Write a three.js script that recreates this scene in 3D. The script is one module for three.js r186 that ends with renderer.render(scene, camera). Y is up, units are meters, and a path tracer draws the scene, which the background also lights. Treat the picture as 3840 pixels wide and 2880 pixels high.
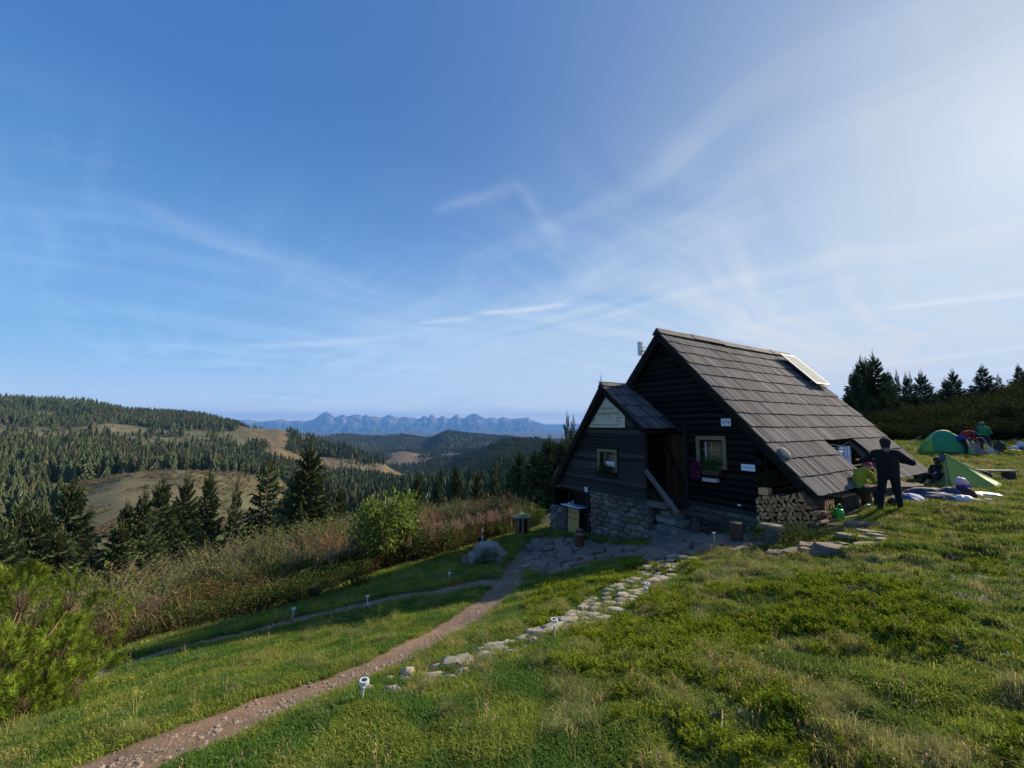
import * as THREE from 'three';
import { mergeGeometries, toCreasedNormals, mergeVertices } from 'three/addons/utils/BufferGeometryUtils.js';
import { MarchingCubes } from 'three/addons/objects/MarchingCubes.js';

// ---------------------------------------------------------------- camera, sky, sun, exposure
const scene = new THREE.Scene();
const camera = new THREE.PerspectiveCamera(89.88, 4 / 3, 0.05, 70000);
camera.position.set(0, 1.65, 0);
camera.rotation.set(0.1036, 0, 0);
const renderer = new THREE.WebGLRenderer({ antialias: true });
renderer.setSize(1024, 768);
renderer.toneMapping = THREE.LinearToneMapping;
renderer.toneMappingExposure = 1.66;
renderer.shadowMap.enabled = true;

const D2R = Math.PI / 180;
const SUN_AZ = 57 * D2R, SUN_EL = 24 * D2R;
const sunDir = new THREE.Vector3(Math.sin(SUN_AZ) * Math.cos(SUN_EL), Math.sin(SUN_EL), -Math.cos(SUN_AZ) * Math.cos(SUN_EL));
const sun = new THREE.DirectionalLight(new THREE.Color().setRGB(1.0, 0.86, 0.64), 5.0);
sun.position.copy(sunDir).multiplyScalar(120); sun.target.position.set(4, 0, -12);
sun.castShadow = true; sun.shadow.radius = 3; sun.shadow.mapSize.set(4096, 4096);
Object.assign(sun.shadow.camera, { left: -60, right: 60, top: 60, bottom: -60, near: 1, far: 300 });
scene.add(sun, sun.target);

const GC=[[0.00,0.00,-1.65],[-3.00,-3.00,-1.75],[4.00,-4.00,-1.25],[9.00,-2.00,-1.15],[14.00,3.00,-1.40],[0.00,2.10,-1.70],[2.24,1.85,-1.50],[1.85,2.66,-1.72],[4.68,3.71,-1.72],[3.88,3.99,-1.85],[2.49,4.32,-2.00],[-2.83,2.53,-2.05],[-2.18,3.05,-2.15],[-1.07,2.96,-1.98],[-1.46,3.16,-2.10],[-1.11,4.10,-2.35],[0.41,3.99,-2.12],[1.78,5.37,-2.32],[4.21,8.32,-2.62],[2.78,6.18,-2.40],[-0.55,5.99,-2.85],[-0.11,8.62,-3.40],[1.11,13.88,-4.15],[2.37,12.67,-3.95],[1.22,10.24,-3.65],[3.17,9.91,-3.25],[4.36,10.19,-2.98],[-2.47,8.94,-3.75],[-4.81,7.99,-3.90],[-6.38,6.49,-3.80],[-2.86,6.09,-3.20],[-3.85,4.88,-2.95],[-4.73,4.29,-2.90],[-0.21,15.56,-4.45],[-3.56,12.76,-4.55],[-6.08,10.06,-4.60],[-7.54,8.76,-4.60],[9.35,9.73,-2.12],[7.08,9.34,-2.40],[7.44,8.06,-2.20],[11.55,9.62,-2.00],[5.07,7.76,-2.42],[15.00,13.20,-2.10],[24.00,21.50,-1.80],[28.00,22.00,-1.75],[14.00,18.00,-2.10],[18.00,30.00,-1.60],[30.00,30.00,-1.00],[9.00,19.00,-2.60],[4.50,20.00,-3.80],[1.00,19.00,-4.80],[-4.00,18.00,-5.70],[-9.00,14.00,-6.00],[-12.00,8.00,-5.90],[-10.00,3.00,-4.20],[-8.00,-2.00,-2.80],[0.00,28.00,-6.80],[10.00,30.00,-4.20],[-12.00,22.00,-8.00],[-20.00,10.00,-8.30],[22.00,8.00,-1.50],[-16.00,0.00,-5.80],[0.00,-14.00,-1.00],[16.00,-12.00,0.20],[-16.00,-12.00,-3.50]];
const ST=[[-140.0,[[40,-7.0],[100,-16.0],[300,-35.0],[5000,-200.0]]],
[-90.0,[[40,-15.0],[100,-34.0],[300,-45.0],[900,-30.0],[2000,20.0],[5000,-250.0]]],
[-53.1,[[40,-13.0],[90,-30.0],[180,-42.0],[300,-45.4],[480,-41.4],[700,-33.2],[900,-20.4],[1000,-16.5],[1400,17.4],[1800,69.4],[2400,64.6],[5000,-300.0]]],
[-48.3,[[40,-12.5],[90,-28.0],[180,-44.0],[290,-45.9],[450,-44.0],[700,-33.5],[950,-21.7],[1400,11.5],[1750,61.0],[2400,60.5],[5000,-300.0]]],
[-44.5,[[40,-12.5],[90,-27.0],[170,-45.0],[260,-42.8],[340,-42.1],[430,-38.9],[490,-45.8],[600,-49.7],[900,-28.6],[1200,-8.8],[1650,30.8],[2300,33.8],[5000,-300.0]]],
[-40.2,[[40,-12.5],[90,-27.0],[170,-46.0],[260,-44.4],[340,-42.4],[430,-38.5],[490,-46.4],[600,-51.6],[900,-35.3],[1250,-6.6],[1600,26.9],[2300,24.2],[5000,-300.0]]],
[-35.3,[[40,-12.5],[90,-27.0],[170,-48.0],[260,-48.8],[340,-47.1],[430,-42.6],[500,-54.2],[600,-58.4],[850,-47.4],[1100,-30.8],[1380,-6.2],[2000,-16.8],[5000,-320.0]]],
[-31.1,[[40,-12.5],[90,-27.0],[170,-50.0],[260,-54.0],[340,-53.2],[420,-48.9],[500,-64.5],[600,-69.8],[800,-63.1],[1050,-36.9],[1260,-11.8],[1600,-110.0],[2500,-200.0],[5000,-320.0]]],
[-28.1,[[40,-11.5],[90,-27.0],[200,-54.0],[420,-65.2],[600,-79.0],[850,-77.6],[1050,-56.9],[1200,-34.1],[1600,-130.0],[2500,-220.0],[4500,-135.9],[6000,-350.0]]],
[-23.3,[[40,-11.0],[90,-25.0],[200,-54.0],[420,-72.9],[650,-87.0],[850,-83.9],[1060,-66.4],[1400,-150.0],[2300,-179.9],[2700,-194.4],[4500,-113.2],[6000,-350.0]]],
[-19.1,[[40,-10.3],[90,-24.0],[200,-52.0],[420,-72.3],[650,-93.5],[850,-100.7],[1000,-91.9],[1400,-160.0],[2100,-195.6],[2400,-177.6],[3000,-240.0],[4500,-145.4],[6000,-350.0]]],
[-15.5,[[40,-10.0],[90,-23.0],[200,-50.0],[420,-72.3],[700,-104.8],[900,-110.5],[1300,-165.0],[2000,-189.8],[2350,-157.4],[3000,-230.0],[4500,-130.5],[6000,-350.0]]],
[-12.5,[[40,-9.6],[90,-23.0],[200,-48.0],[420,-71.8],[900,-124.8],[1300,-170.0],[2000,-185.7],[2350,-171.8],[3000,-199.5],[4300,-157.7],[6000,-350.0]]],
[-9.4,[[40,-9.6],[90,-23.0],[200,-46.0],[420,-71.2],[900,-123.0],[1500,-170.5],[2500,-176.3],[4000,-72.9],[6000,-350.0]]],
[-5.5,[[40,-9.2],[90,-22.0],[200,-44.0],[420,-70.4],[900,-118.1],[1300,-118.6],[1700,-126.6],[2300,-179.0],[4100,-111.6],[6000,-350.0]]],
[-0.8,[[40,-8.6],[90,-20.0],[200,-38.0],[350,-57.8],[600,-65.9],[750,-81.3],[1000,-91.7],[1500,-73.7],[2200,-170.0],[4500,-144.5],[6500,-350.0]]],
[3.2,[[40,-8.2],[90,-19.0],[200,-36.0],[350,-56.5],[600,-61.8],[750,-78.7],[1000,-89.5],[1450,-67.2],[2200,-170.0],[5000,-197.7],[7000,-350.0]]],
[7.9,[[40,-7.8],[90,-18.0],[200,-35.0],[350,-53.8],[600,-66.5],[1300,-83.3],[2200,-160.0],[5500,-204.7],[7000,-350.0]]],
[16.6,[[40,-7.5],[90,-16.0],[200,-34.0],[600,-80.0],[1300,-110.0],[5000,-220.0]]],
[25.2,[[40,-5.5],[90,-13.0],[200,-28.0],[600,-70.0],[5000,-220.0]]],
[34.2,[[40,-2.6],[90,-6.0],[200,-18.0],[600,-60.0],[5000,-220.0]]],
[41.6,[[40,-1.5],[60,-0.5],[90,-1.0],[200,-12.0],[600,-50.0],[5000,-220.0]]],
[47.6,[[40,-1.2],[60,0.1],[85,0.5],[150,-3.0],[600,-50.0],[5000,-220.0]]],
[50.2,[[40,-1.1],[60,0.8],[90,2.4],[160,1.0],[600,-50.0],[5000,-220.0]]],
[53.1,[[40,-0.9],[60,1.5],[95,4.3],[170,3.0],[600,-50.0],[5000,-220.0]]],
[61.7,[[40,-0.2],[60,3.4],[110,8.0],[200,4.0],[600,-40.0],[5000,-200.0]]],
[85.0,[[40,2.0],[110,7.0],[300,8.0],[5000,-200.0]]],
[130.0,[[40,1.2],[100,2.0],[300,-5.0],[5000,-200.0]]],
[180.0,[[40,-2.0],[100,-5.0],[300,-20.0],[5000,-200.0]]]];
const MT=[[-36.81,88],[-35.25,233],[-34.18,255],[-33.05,184],[-30.88,302],[-30.09,209],[-28.76,251],[-28.27,213],[-27.43,312],[-26.93,451],[-26.23,730],[-25.72,853],[-25.17,737],[-24.64,540],[-23.75,685],[-23.12,587],[-22.48,671],[-21.55,696],[-21.18,595],[-20.79,699],[-20.24,598],[-19.46,601],[-18.68,521],[-17.72,691],[-16.96,610],[-16.34,527],[-15.75,571],[-14.75,531],[-13.52,449],[-12.81,643],[-12.31,515],[-11.78,732],[-11.06,475],[-10.21,628],[-9.17,477],[-8.12,740],[-7.62,523],[-6.88,546],[-6.44,699],[-5.58,810],[-4.75,657],[-3.89,482],[-2.82,549],[-2.14,439],[-1.31,549],[-0.44,439],[0.44,439],[1.51,483],[2.38,505],[2.78,351],[3.85,153],[4.71,-44],[5.78,-327],[7.07,-500],[10.98,-752],[18.40,-872]];
const TREES=[[-14.5,28.0,0.1,0.44,0],[-18.6,30.0,-1.1,0.40,1],[2.6,27.0,0.6,0.60,0],[1.9,31.0,-0.5,0.60,0],[3.1,24.0,0.6,0.60,0],[4.3,30.0,2.2,0.22,1],[5.2,33.0,1.9,0.24,1],[9.7,42.0,6.1,0.20,1],[-8.3,58.0,-4.7,0.34,0],[-1.9,46.0,-3.0,0.38,1],[0.2,48.0,-3.3,0.40,0],[0.9,44.0,-1.6,0.42,0],[-15.4,64.0,-6.8,0.34,0],[-9.9,52.0,-5.4,0.34,0],[-5.3,60.0,-5.9,0.36,0],[-55.8,50.0,-5.7,0.42,0],[-47.7,40.0,-6.8,0.45,0],[-53.4,55.0,-9.5,0.38,0],[-51.2,55.0,-8.0,0.36,0],[-55.1,62.0,-7.1,0.36,0],[-54.5,66.0,-7.4,0.34,0],[-53.8,70.0,-7.1,0.28,0],[-50.3,72.0,-9.3,0.24,1],[-64.4,52.0,-8.8,0.40,0],[-22.5,40.0,-5.4,0.40,0],[-25.2,58.0,-7.7,0.40,0],[-41.8,46.0,-8.8,0.50,1],[-43.6,34.0,-7.4,0.45,0],[-47.4,38.0,-8.4,0.40,1],[-29.4,30.0,-5.8,0.50,0],[-23.7,26.0,-5.5,0.50,1],[-34.0,30.0,-6.3,0.50,0],[-13.9,26.0,-3.8,0.50,0],[-12.5,22.0,-3.8,0.60,0],[-24.9,30.0,-6.3,0.45,0]];
const TREES_R=[[44.0,48.0,9.6,0.30,0],[43.7,46.0,9.7,0.34,0],[45.5,49.0,9.5,0.26,1],[39.4,44.0,7.6,0.32,0],[49.3,50.0,8.1,0.30,0],[54.4,54.0,9.0,0.13,1],[51.5,50.0,7.9,0.20,0],[58.3,56.0,9.0,0.12,1],[51.4,48.0,7.9,0.36,0],[58.9,52.0,7.6,0.30,0],[62.3,54.0,9.0,0.32,0],[56.7,46.0,8.5,0.36,0],[52.7,44.0,5.9,0.40,0],[78.9,62.0,9.5,0.24,1],[74.4,56.0,10.2,0.26,0],[73.4,54.0,10.3,0.34,0],[38.6,40.0,4.7,0.50,0],[44.1,42.0,4.8,0.50,0],[64.3,58.0,6.5,0.40,0],[36.8,42.0,5.1,0.40,0],[71.3,50.0,10.7,0.36,0],[58.7,50.0,5.5,0.45,0],[38.5,41.0,4.2,0.50,0],[43.1,43.0,4.3,0.50,0],[49.8,46.0,4.5,0.50,0],[54.6,48.0,4.3,0.50,0],[62.9,52.0,5.6,0.50,0],[57.5,46.0,5.1,0.50,0],[64.7,50.0,6.1,0.50,0],[59.8,45.0,5.4,0.50,0],[53.5,42.0,3.1,0.60,0],[51.1,43.0,3.0,0.60,0]];
const PATH_A=[[-2.52,2.17],[-2.37,2.47],[-2.23,2.70],[-2.01,2.97],[-1.80,3.30],[-1.52,3.64],[-1.30,4.08],[-1.03,4.92],[-0.81,5.63],[-0.57,6.46],[-0.34,7.43],[-0.11,8.47],[0.00,9.69],[0.08,11.30],[0.38,12.73],[0.84,14.00],[1.19,14.83]];
const PATH_B=[[0.03,8.70],[-0.75,9.39],[-1.57,8.82],[-2.44,8.80],[-3.18,8.49],[-4.13,8.17],[-4.95,7.43],[-5.64,7.10],[-6.08,6.61],[-6.26,6.09],[-5.70,5.15]];
const STONES=[[-1.12,3.20],[-0.90,3.12],[-1.04,3.44],[-0.88,3.47],[-0.65,3.57],[-0.66,3.36],[-0.66,3.18],[-0.48,3.59],[-0.49,3.26],[-0.40,3.38],[-0.25,3.72],[-0.29,3.49],[-0.13,3.95],[-0.01,3.81],[-0.31,4.02],[0.12,3.95],[0.30,4.32],[0.21,4.11],[0.44,4.69],[0.55,4.75]];
const STEPS=[[0.48,4.34],[0.88,4.98],[1.34,5.52],[1.91,6.29],[2.47,7.04],[3.05,7.78],[3.61,8.47]];
const TERR_R=[[2.81,8.81],[3.85,11.10],[5.02,11.69],[5.20,9.26],[5.66,8.15],[4.58,8.08],[3.97,8.28],[3.19,7.99]];
const TERR_L=[[0.25,10.82],[0.55,12.68],[1.14,14.25],[1.99,14.19],[2.77,13.35],[3.69,10.83],[3.35,9.66],[2.64,9.68],[1.83,9.82],[0.77,8.89]];
const EDGE=[[4.65,8.01],[4.84,7.72],[4.97,7.42],[5.22,7.25],[5.47,7.19],[5.61,7.44],[5.76,7.14],[6.14,7.36],[6.46,7.56],[7.19,7.96],[6.99,7.63],[6.77,7.19],[6.38,7.08],[7.46,8.50],[5.72,7.27]];
const LAWN=[[-7.25,8.68],[-6.62,9.04],[-6.06,10.04],[-5.04,10.61],[-4.12,11.95],[-2.77,13.01],[-1.62,14.32],[-0.21,15.97],[1.32,16.38]];
// ---------------------------------------------------------------- small maths
function rng(seed) { let a = seed >>> 0; return () => { a = (a + 0x6D2B79F5) | 0; let t = Math.imul(a ^ (a >>> 15), 1 | a); t = (t + Math.imul(t ^ (t >>> 7), 61 | t)) ^ t; return ((t ^ (t >>> 14)) >>> 0) / 4294967296; }; }
const clamp = (x, a = 0, b = 1) => Math.min(b, Math.max(a, x));
const mix = (a, b, t) => a + (b - a) * t;
const sstep = (a, b, x) => { const t = clamp((x - a) / (b - a)); return t * t * (3 - 2 * t); };
const mix3 = (a, b, t) => [mix(a[0], b[0], t), mix(a[1], b[1], t), mix(a[2], b[2], t)];
const HT = new Float32Array(65536); { const r = rng(7); for (let i = 0; i < 65536; i++) HT[i] = r(); }
const h2 = (i, j) => HT[((i * 374761 + j * 668265) ^ ((i * 1274126) >> 3) ^ (j << 5)) & 65535];
function noise2(x, y) { const i = Math.floor(x), j = Math.floor(y); let u = x - i, v = y - j; u = u * u * (3 - 2 * u); v = v * v * (3 - 2 * v); return mix(mix(h2(i, j), h2(i + 1, j), u), mix(h2(i, j + 1), h2(i + 1, j + 1), u), v); }
function fbm(x, y, o = 4) { let s = 0, a = 0.5, n = 0; for (let k = 0; k < o; k++) { s += a * noise2(x, y); n += a; a *= 0.5; x = x * 2.03 + 17.3; y = y * 2.01 + 9.7; } return s / n; }
const V3 = (x, y, z) => new THREE.Vector3(x, y, z);

// ---------------------------------------------------------------- sky: clear blue, thin cirrus, whitening towards the low sun
function skyColor(x, y, z, out) {
  const el = Math.max(y, 0), az = Math.atan2(x, -z);
  const cg = x * sunDir.x + y * sunDir.y + z * sunDir.z, g = Math.acos(clamp(cg, -1, 1)) / D2R;
  const e = Math.asin(clamp(el)) / D2R;
  const low = Math.exp(-Math.pow(e / 14, 1.5)), near = Math.exp(-Math.pow(g / 27, 1.35));
  let c = mix3([0.032, 0.112, 0.310], [0.070, 0.205, 0.460], Math.exp(-Math.pow(e / 30, 3)));
  c = mix3(c, [0.20, 0.415, 0.63], low);
  c = mix3(c, [0.36, 0.46, 0.58], 0.68 * Math.exp(-Math.pow((e - 7) / 11, 2)) * sstep(-48, 0, az / D2R));
  c = mix3(c, [0.40, 0.455, 0.50], near * 0.9);
  c = mix3(c, [0.42, 0.49, 0.57], 0.75 * Math.exp(-e / 8) * Math.exp(-Math.pow(g / 75, 2)));
  c = mix3(c, [0.95, 0.92, 0.84], 0.8 * Math.exp(-Math.pow(e / 3.2, 1.4)));
  const glow = 0.12 * Math.exp(-g / 14) + 0.08 * near * Math.exp(-e / 12); c[0] += glow; c[1] += glow * 0.95; c[2] += glow * 0.74;
  // cirrus sheets, projected from a flat layer overhead
  const k = 1 / (el + 0.10), px = x * k, pz = -z * k;
  const a1 = 0.62, ux = px * Math.cos(a1) + pz * Math.sin(a1), uz = -px * Math.sin(a1) + pz * Math.cos(a1);
  const w1 = fbm(px * 0.9 + 3, pz * 0.9, 3) - 0.5;
  let s1 = fbm(ux * 0.5 + w1 * 1.4 + 11, uz * 4.2 + w1 * 4.0 + 4, 6);
  const a2 = -0.75, qx = px * Math.cos(a2) + pz * Math.sin(a2), qz = -px * Math.sin(a2) + pz * Math.cos(a2);
  let s2 = fbm(qx * 0.4 + w1 + 31, qz * 5.5 + w1 * 4.0 + 8, 6);
  const right = sstep(-50, 55, az / D2R);
  const area = clamp(sstep(0.40, 0.62, fbm(px * 0.42 + 1.7, pz * 0.42 + 5.2, 3)) * 0.7 + 0.45 * right + 0.25 * sstep(35, 8, e) - 0.25 * sstep(30, 60, e) * (1 - right)) * sstep(41, 19, e - 5 * right);
  let cl = (sstep(0.40, 0.84, s1) * 0.78 + sstep(0.44, 0.84, s2) * 0.58) * area;
  cl = clamp(cl * mix(0.80, 0.95, right) * (1 + 0.35 * sstep(26, 14, e))) * sstep(-0.5, 6, e) ;
  { const t = fbm(ux * 1.1 + 70 + w1 * 2, uz * 9 + w1 * 5, 5), u2 = fbm(qx * 0.9 + 20 + w1 * 2, qz * 11 + w1 * 4, 5); cl = clamp(cl + (sstep(0.45, 0.8, t) * 0.26 + sstep(0.47, 0.8, u2) * 0.22) * sstep(36, 16, e) * sstep(1, 5, e) * (0.4 + 0.6 * area)); }
  c = mix3(c, mix3([0.30, 0.45, 0.64], [0.52, 0.54, 0.56], right), cl);
  out[0] = c[0] * 0.93; out[1] = c[1] * 0.93; out[2] = c[2] * 0.94; out[3] = e;
}
const CONTRAILS = [ // [az, el] to [az, el] in degrees, width, strength
  [-4.8, 16.2, 8.6, 17.6, 0.32, 0.42], [-14, 14.6, -6, 15.5, 0.30, 0.26], [45.0, 12.2, 62, 11.2, 0.28, 0.45], [40.5, 6.2, 60, 7.2, 0.16, 0.5], [41.0, 4.7, 60, 5.2, 0.14, 0.55],
  [-35, 9.5, -16.5, 12.4, 0.4, 0.22], [-12, 29.5, 0.6, 33.5, 0.8, 0.10], [0.6, 33.5, 8.5, 25.0, 1.0, 0.10], [-46, 23, -25, 18.0, 1.0, 0.08]];
{
  const W = 2048, H = 1024, data = new Float32Array(W * H * 4), o = [0, 0, 0, 0];
  for (let j = 0; j < H; j++) {
    const el = ((j + 0.5) / H - 0.5) * Math.PI, cy = Math.cos(el), sy = Math.sin(el);
    for (let i = 0; i < W; i++) {
      const p = ((i + 0.5) / W - 0.5) * 2 * Math.PI, x = cy * Math.cos(p), z = cy * Math.sin(p), q = (j * W + i) * 4;
      if (sy < -0.02) { data[q] = 0.07; data[q + 1] = 0.08; data[q + 2] = 0.08; data[q + 3] = 1; continue; }
      skyColor(x, sy, z, o);
      const az = Math.atan2(x, -z) / D2R, e = el / D2R;
      for (const [a0, e0, a1, e1, w, s] of CONTRAILS) {
        if (az < a0 - 4 || az > a1 + 4) continue;
        const cs = Math.cos(e * D2R), dx = (a1 - a0) * cs, dy = e1 - e0, L2 = dx * dx + dy * dy, t = ((az - a0) * cs * dx + (e - e0) * dy) / L2;
        if (t < -0.1 || t > 1.1) continue;
        const bend = 0.25 * Math.sin(t * 5 + a0), d = Math.abs(((az - a0) * cs * dy - (e - e0) * dx) / Math.sqrt(L2) + bend * w);
        const n = 0.55 + 0.7 * fbm(az * 0.8 + a0, e * 3, 3), m = s * n * Math.exp(-d * d / (w * w * (0.5 + t))) * sstep(-0.1, 0.12, t) * sstep(1.1, 0.85, t);
        o[0] = mix(o[0], 0.58, m); o[1] = mix(o[1], 0.60, m); o[2] = mix(o[2], 0.64, m);
      }
      data[q] = o[0]; data[q + 1] = o[1]; data[q + 2] = o[2]; data[q + 3] = 1;
    }
  }
  const t = new THREE.DataTexture(data, W, H, THREE.RGBAFormat, THREE.FloatType);
  t.mapping = THREE.EquirectangularReflectionMapping; t.magFilter = THREE.LinearFilter; t.needsUpdate = true;
  scene.background = t; scene.environment = t;
}
scene.fog = new THREE.FogExp2(new THREE.Color().setRGB(0.17, 0.43, 1.0), 4.0e-5);

// ---------------------------------------------------------------- naming and tagging
const used = {};
function numbered(n) { const k = used[n] = (used[n] ?? -1) + 1; return k ? `${n}_${String(k).padStart(3, '0')}` : n; }
function tag(o, label, category, group, kind) { if (label) o.userData.label = label; if (category) o.userData.category = category; if (group) o.userData.group = group; if (kind) o.userData.kind = kind; return o; }
function mesh(name, geo, mat, parent) { const m = new THREE.Mesh(geo, mat); m.castShadow = m.receiveShadow = true; m.name = parent ? name : numbered(name); (parent || scene).add(m); return m; }
function thing(name, label, category, x = 0, y = 0, z = 0, turn = 0, group, kind) { const g = new THREE.Group(); g.name = numbered(name); g.position.set(x, y, z); g.rotation.y = turn; scene.add(g); return tag(g, label, category, group, kind); }
function copyOf(o, label) { const c = o.clone(); c.name = numbered(o.name.replace(/_\d{3}$/, '')); c.userData = { ...o.userData }; if (label) c.userData.label = label; scene.add(c); return c; }
function stuff(name, label, geo, mat, list, category, parent) { // list of [matrix, [r,g,b]]
  const m = new THREE.InstancedMesh(geo, mat, list.length); m.name = parent ? name : numbered(name); const c = new THREE.Color();
  list.forEach(([mx, col], i) => { m.setMatrixAt(i, mx); if (col) { c.setRGB(col[0], col[1], col[2]); m.setColorAt(i, c); } });
  m.castShadow = m.receiveShadow = true; (parent || scene).add(m); return tag(m, label, category, null, 'stuff');
}
const TM = new THREE.Object3D();
function mat4(x, y, z, ry = 0, s = 1, rx = 0, rz = 0, sy) { TM.position.set(x, y, z); TM.rotation.set(rx, ry, rz, 'YXZ'); TM.scale.set(s, sy ?? s, s); TM.updateMatrix(); return TM.matrix.clone(); }

// triangle collector with vertex colours
class Acc {
  constructor() { this.p = []; this.c = []; }
  tri(a, b, c, col) { this.p.push(...a, ...b, ...c); const k = col || [1, 1, 1]; this.c.push(...k, ...k, ...k); }
  quad(a, b, c, d, col) { this.tri(a, b, c, col); this.tri(a, c, d, col); }
  leaf(o, d, w, len, wid, col) { // pointed leaf: origin, direction, width direction
    const m = [o[0] + d[0] * len * 0.5, o[1] + d[1] * len * 0.5, o[2] + d[2] * len * 0.5], t = [o[0] + d[0] * len, o[1] + d[1] * len, o[2] + d[2] * len];
    this.quad(o, [m[0] + w[0] * wid, m[1] + w[1] * wid, m[2] + w[2] * wid], t, [m[0] - w[0] * wid, m[1] - w[1] * wid, m[2] - w[2] * wid], col);
  }
  tube(pts, rad, col, seg = 4) { // pts list of [x,y,z], rad list
    let prev = null;
    for (let i = 0; i < pts.length; i++) {
      const a = V3(...pts[Math.max(0, i - 1)]), b = V3(...pts[Math.min(pts.length - 1, i + 1)]), d = b.sub(a).normalize();
      const u = V3(0, 1, 0).cross(d); if (u.lengthSq() < 1e-4) u.set(1, 0, 0); u.normalize(); const v = d.clone().cross(u), ring = [];
      for (let k = 0; k < seg; k++) { const t = k / seg * 2 * Math.PI, c = Math.cos(t) * rad[i], s = Math.sin(t) * rad[i]; ring.push([pts[i][0] + u.x * c + v.x * s, pts[i][1] + u.y * c + v.y * s, pts[i][2] + u.z * c + v.z * s]); }
      if (prev) for (let k = 0; k < seg; k++) this.quad(prev[k], prev[(k + 1) % seg], ring[(k + 1) % seg], ring[k], col);
      prev = ring;
    }
  }
  geo() { const g = new THREE.BufferGeometry(); g.setAttribute('position', new THREE.Float32BufferAttribute(this.p, 3)); g.setAttribute('color', new THREE.Float32BufferAttribute(this.c, 3)); g.computeVertexNormals(); return g; }
}
const jit = (c, r, a) => { const k = 1 + (r() - 0.5) * a; return [c[0] * k * (1 + (r() - 0.5) * a * 0.3), c[1] * k, c[2] * k * (1 + (r() - 0.5) * a * 0.3)]; };

// ---------------------------------------------------------------- computed textures
function dataTex(n, fn, srgb = false, m = n) {
  const d = new Uint8Array(n * m * 4);
  for (let j = 0; j < m; j++) for (let i = 0; i < n; i++) { const c = fn(i / n, j / m), q = (j * n + i) * 4; d[q] = clamp(c[0]) * 255; d[q + 1] = clamp(c[1]) * 255; d[q + 2] = clamp(c[2]) * 255; d[q + 3] = 255; }
  const t = new THREE.DataTexture(d, n, m); t.wrapS = t.wrapT = THREE.RepeatWrapping; t.magFilter = THREE.LinearFilter; if (srgb) t.colorSpace = THREE.SRGBColorSpace; t.needsUpdate = true; return t;
}
// tileable fbm on a unit square
function tfbm(u, v, f, o = 4) { let s = 0, a = 0.5, n = 0; for (let k = 0; k < o; k++) { const x = u * f, y = v * f, i = Math.floor(x), j = Math.floor(y); let p = x - i, q = y - j; p = p * p * (3 - 2 * p); q = q * q * (3 - 2 * q); const w = (a1, b1) => h2(((a1 % f) + f) % f + 31 * k, ((b1 % f) + f) % f + 57 * k); s += a * mix(mix(w(i, j), w(i + 1, j), p), mix(w(i, j + 1), w(i + 1, j + 1), p), q); n += a; a *= 0.55; f *= 2; } return s / n; }
const rep = (t, x, y) => { const c = t.clone(); c.repeat.set(x, y); c.needsUpdate = true; return c; };
const TX = {
  soil: dataTex(512, (u, v) => { const a = tfbm(u, v, 8, 5), b = tfbm(u + 0.3, v, 64, 2), k = 0.45 + 0.45 * a + 0.35 * (b - 0.5); return [k, k * 0.99, k * 0.96]; }),
  wood: dataTex(256, (u, v) => { const g = tfbm(u, v * 0.06 + 0.1, 48, 3), f = tfbm(u + 0.5, v * 0.1, 12, 3), kn = tfbm(u, v, 5, 2) > 0.78 ? 0.7 : 1, k = (0.42 + 0.5 * g + 0.35 * (f - 0.5)) * kn; return [k, k, k]; }, false, 512),
  stone: dataTex(256, (u, v) => { const a = tfbm(u, v, 4, 5), b = tfbm(u + 0.4, v + 0.2, 32, 3), k = 0.4 + 0.45 * a + 0.35 * (b - 0.4); return [k, k, k * 0.99]; }),
  cloth: dataTex(256, (u, v) => { const a = tfbm(u, v, 6, 4), b = ((Math.floor(u * 128) + Math.floor(v * 128)) & 1) * 0.05, k = 0.7 + 0.3 * a + b; return [k, k, k]; }),
};
function canvasTex(w, h, draw) { const c = document.createElement('canvas'); c.width = w; c.height = h; draw(c.getContext('2d'), w, h); const t = new THREE.CanvasTexture(c); t.colorSpace = THREE.SRGBColorSpace; t.magFilter = THREE.LinearFilter; return t; }
const std = (rgb, rough = 0.85, extra = {}) => new THREE.MeshStandardMaterial({ color: new THREE.Color().setRGB(...rgb), roughness: rough, ...extra });
const matt = (rgb, rough, extra) => new THREE.MeshPhysicalMaterial({ color: new THREE.Color().setRGB(...rgb), roughness: rough, specularIntensity: 0.25, ...extra }); // dry weathered timber
const veg = (tr = 0.35, rough = 1) => new THREE.MeshPhysicalMaterial({ color: 0xffffff, vertexColors: true, roughness: rough, transmission: tr, thickness: 0, side: THREE.DoubleSide, specularIntensity: 0.0 });
const vcol = (rough = 0.9, extra = {}) => new THREE.MeshStandardMaterial({ vertexColors: true, roughness: rough, side: THREE.DoubleSide, ...extra });
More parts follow.
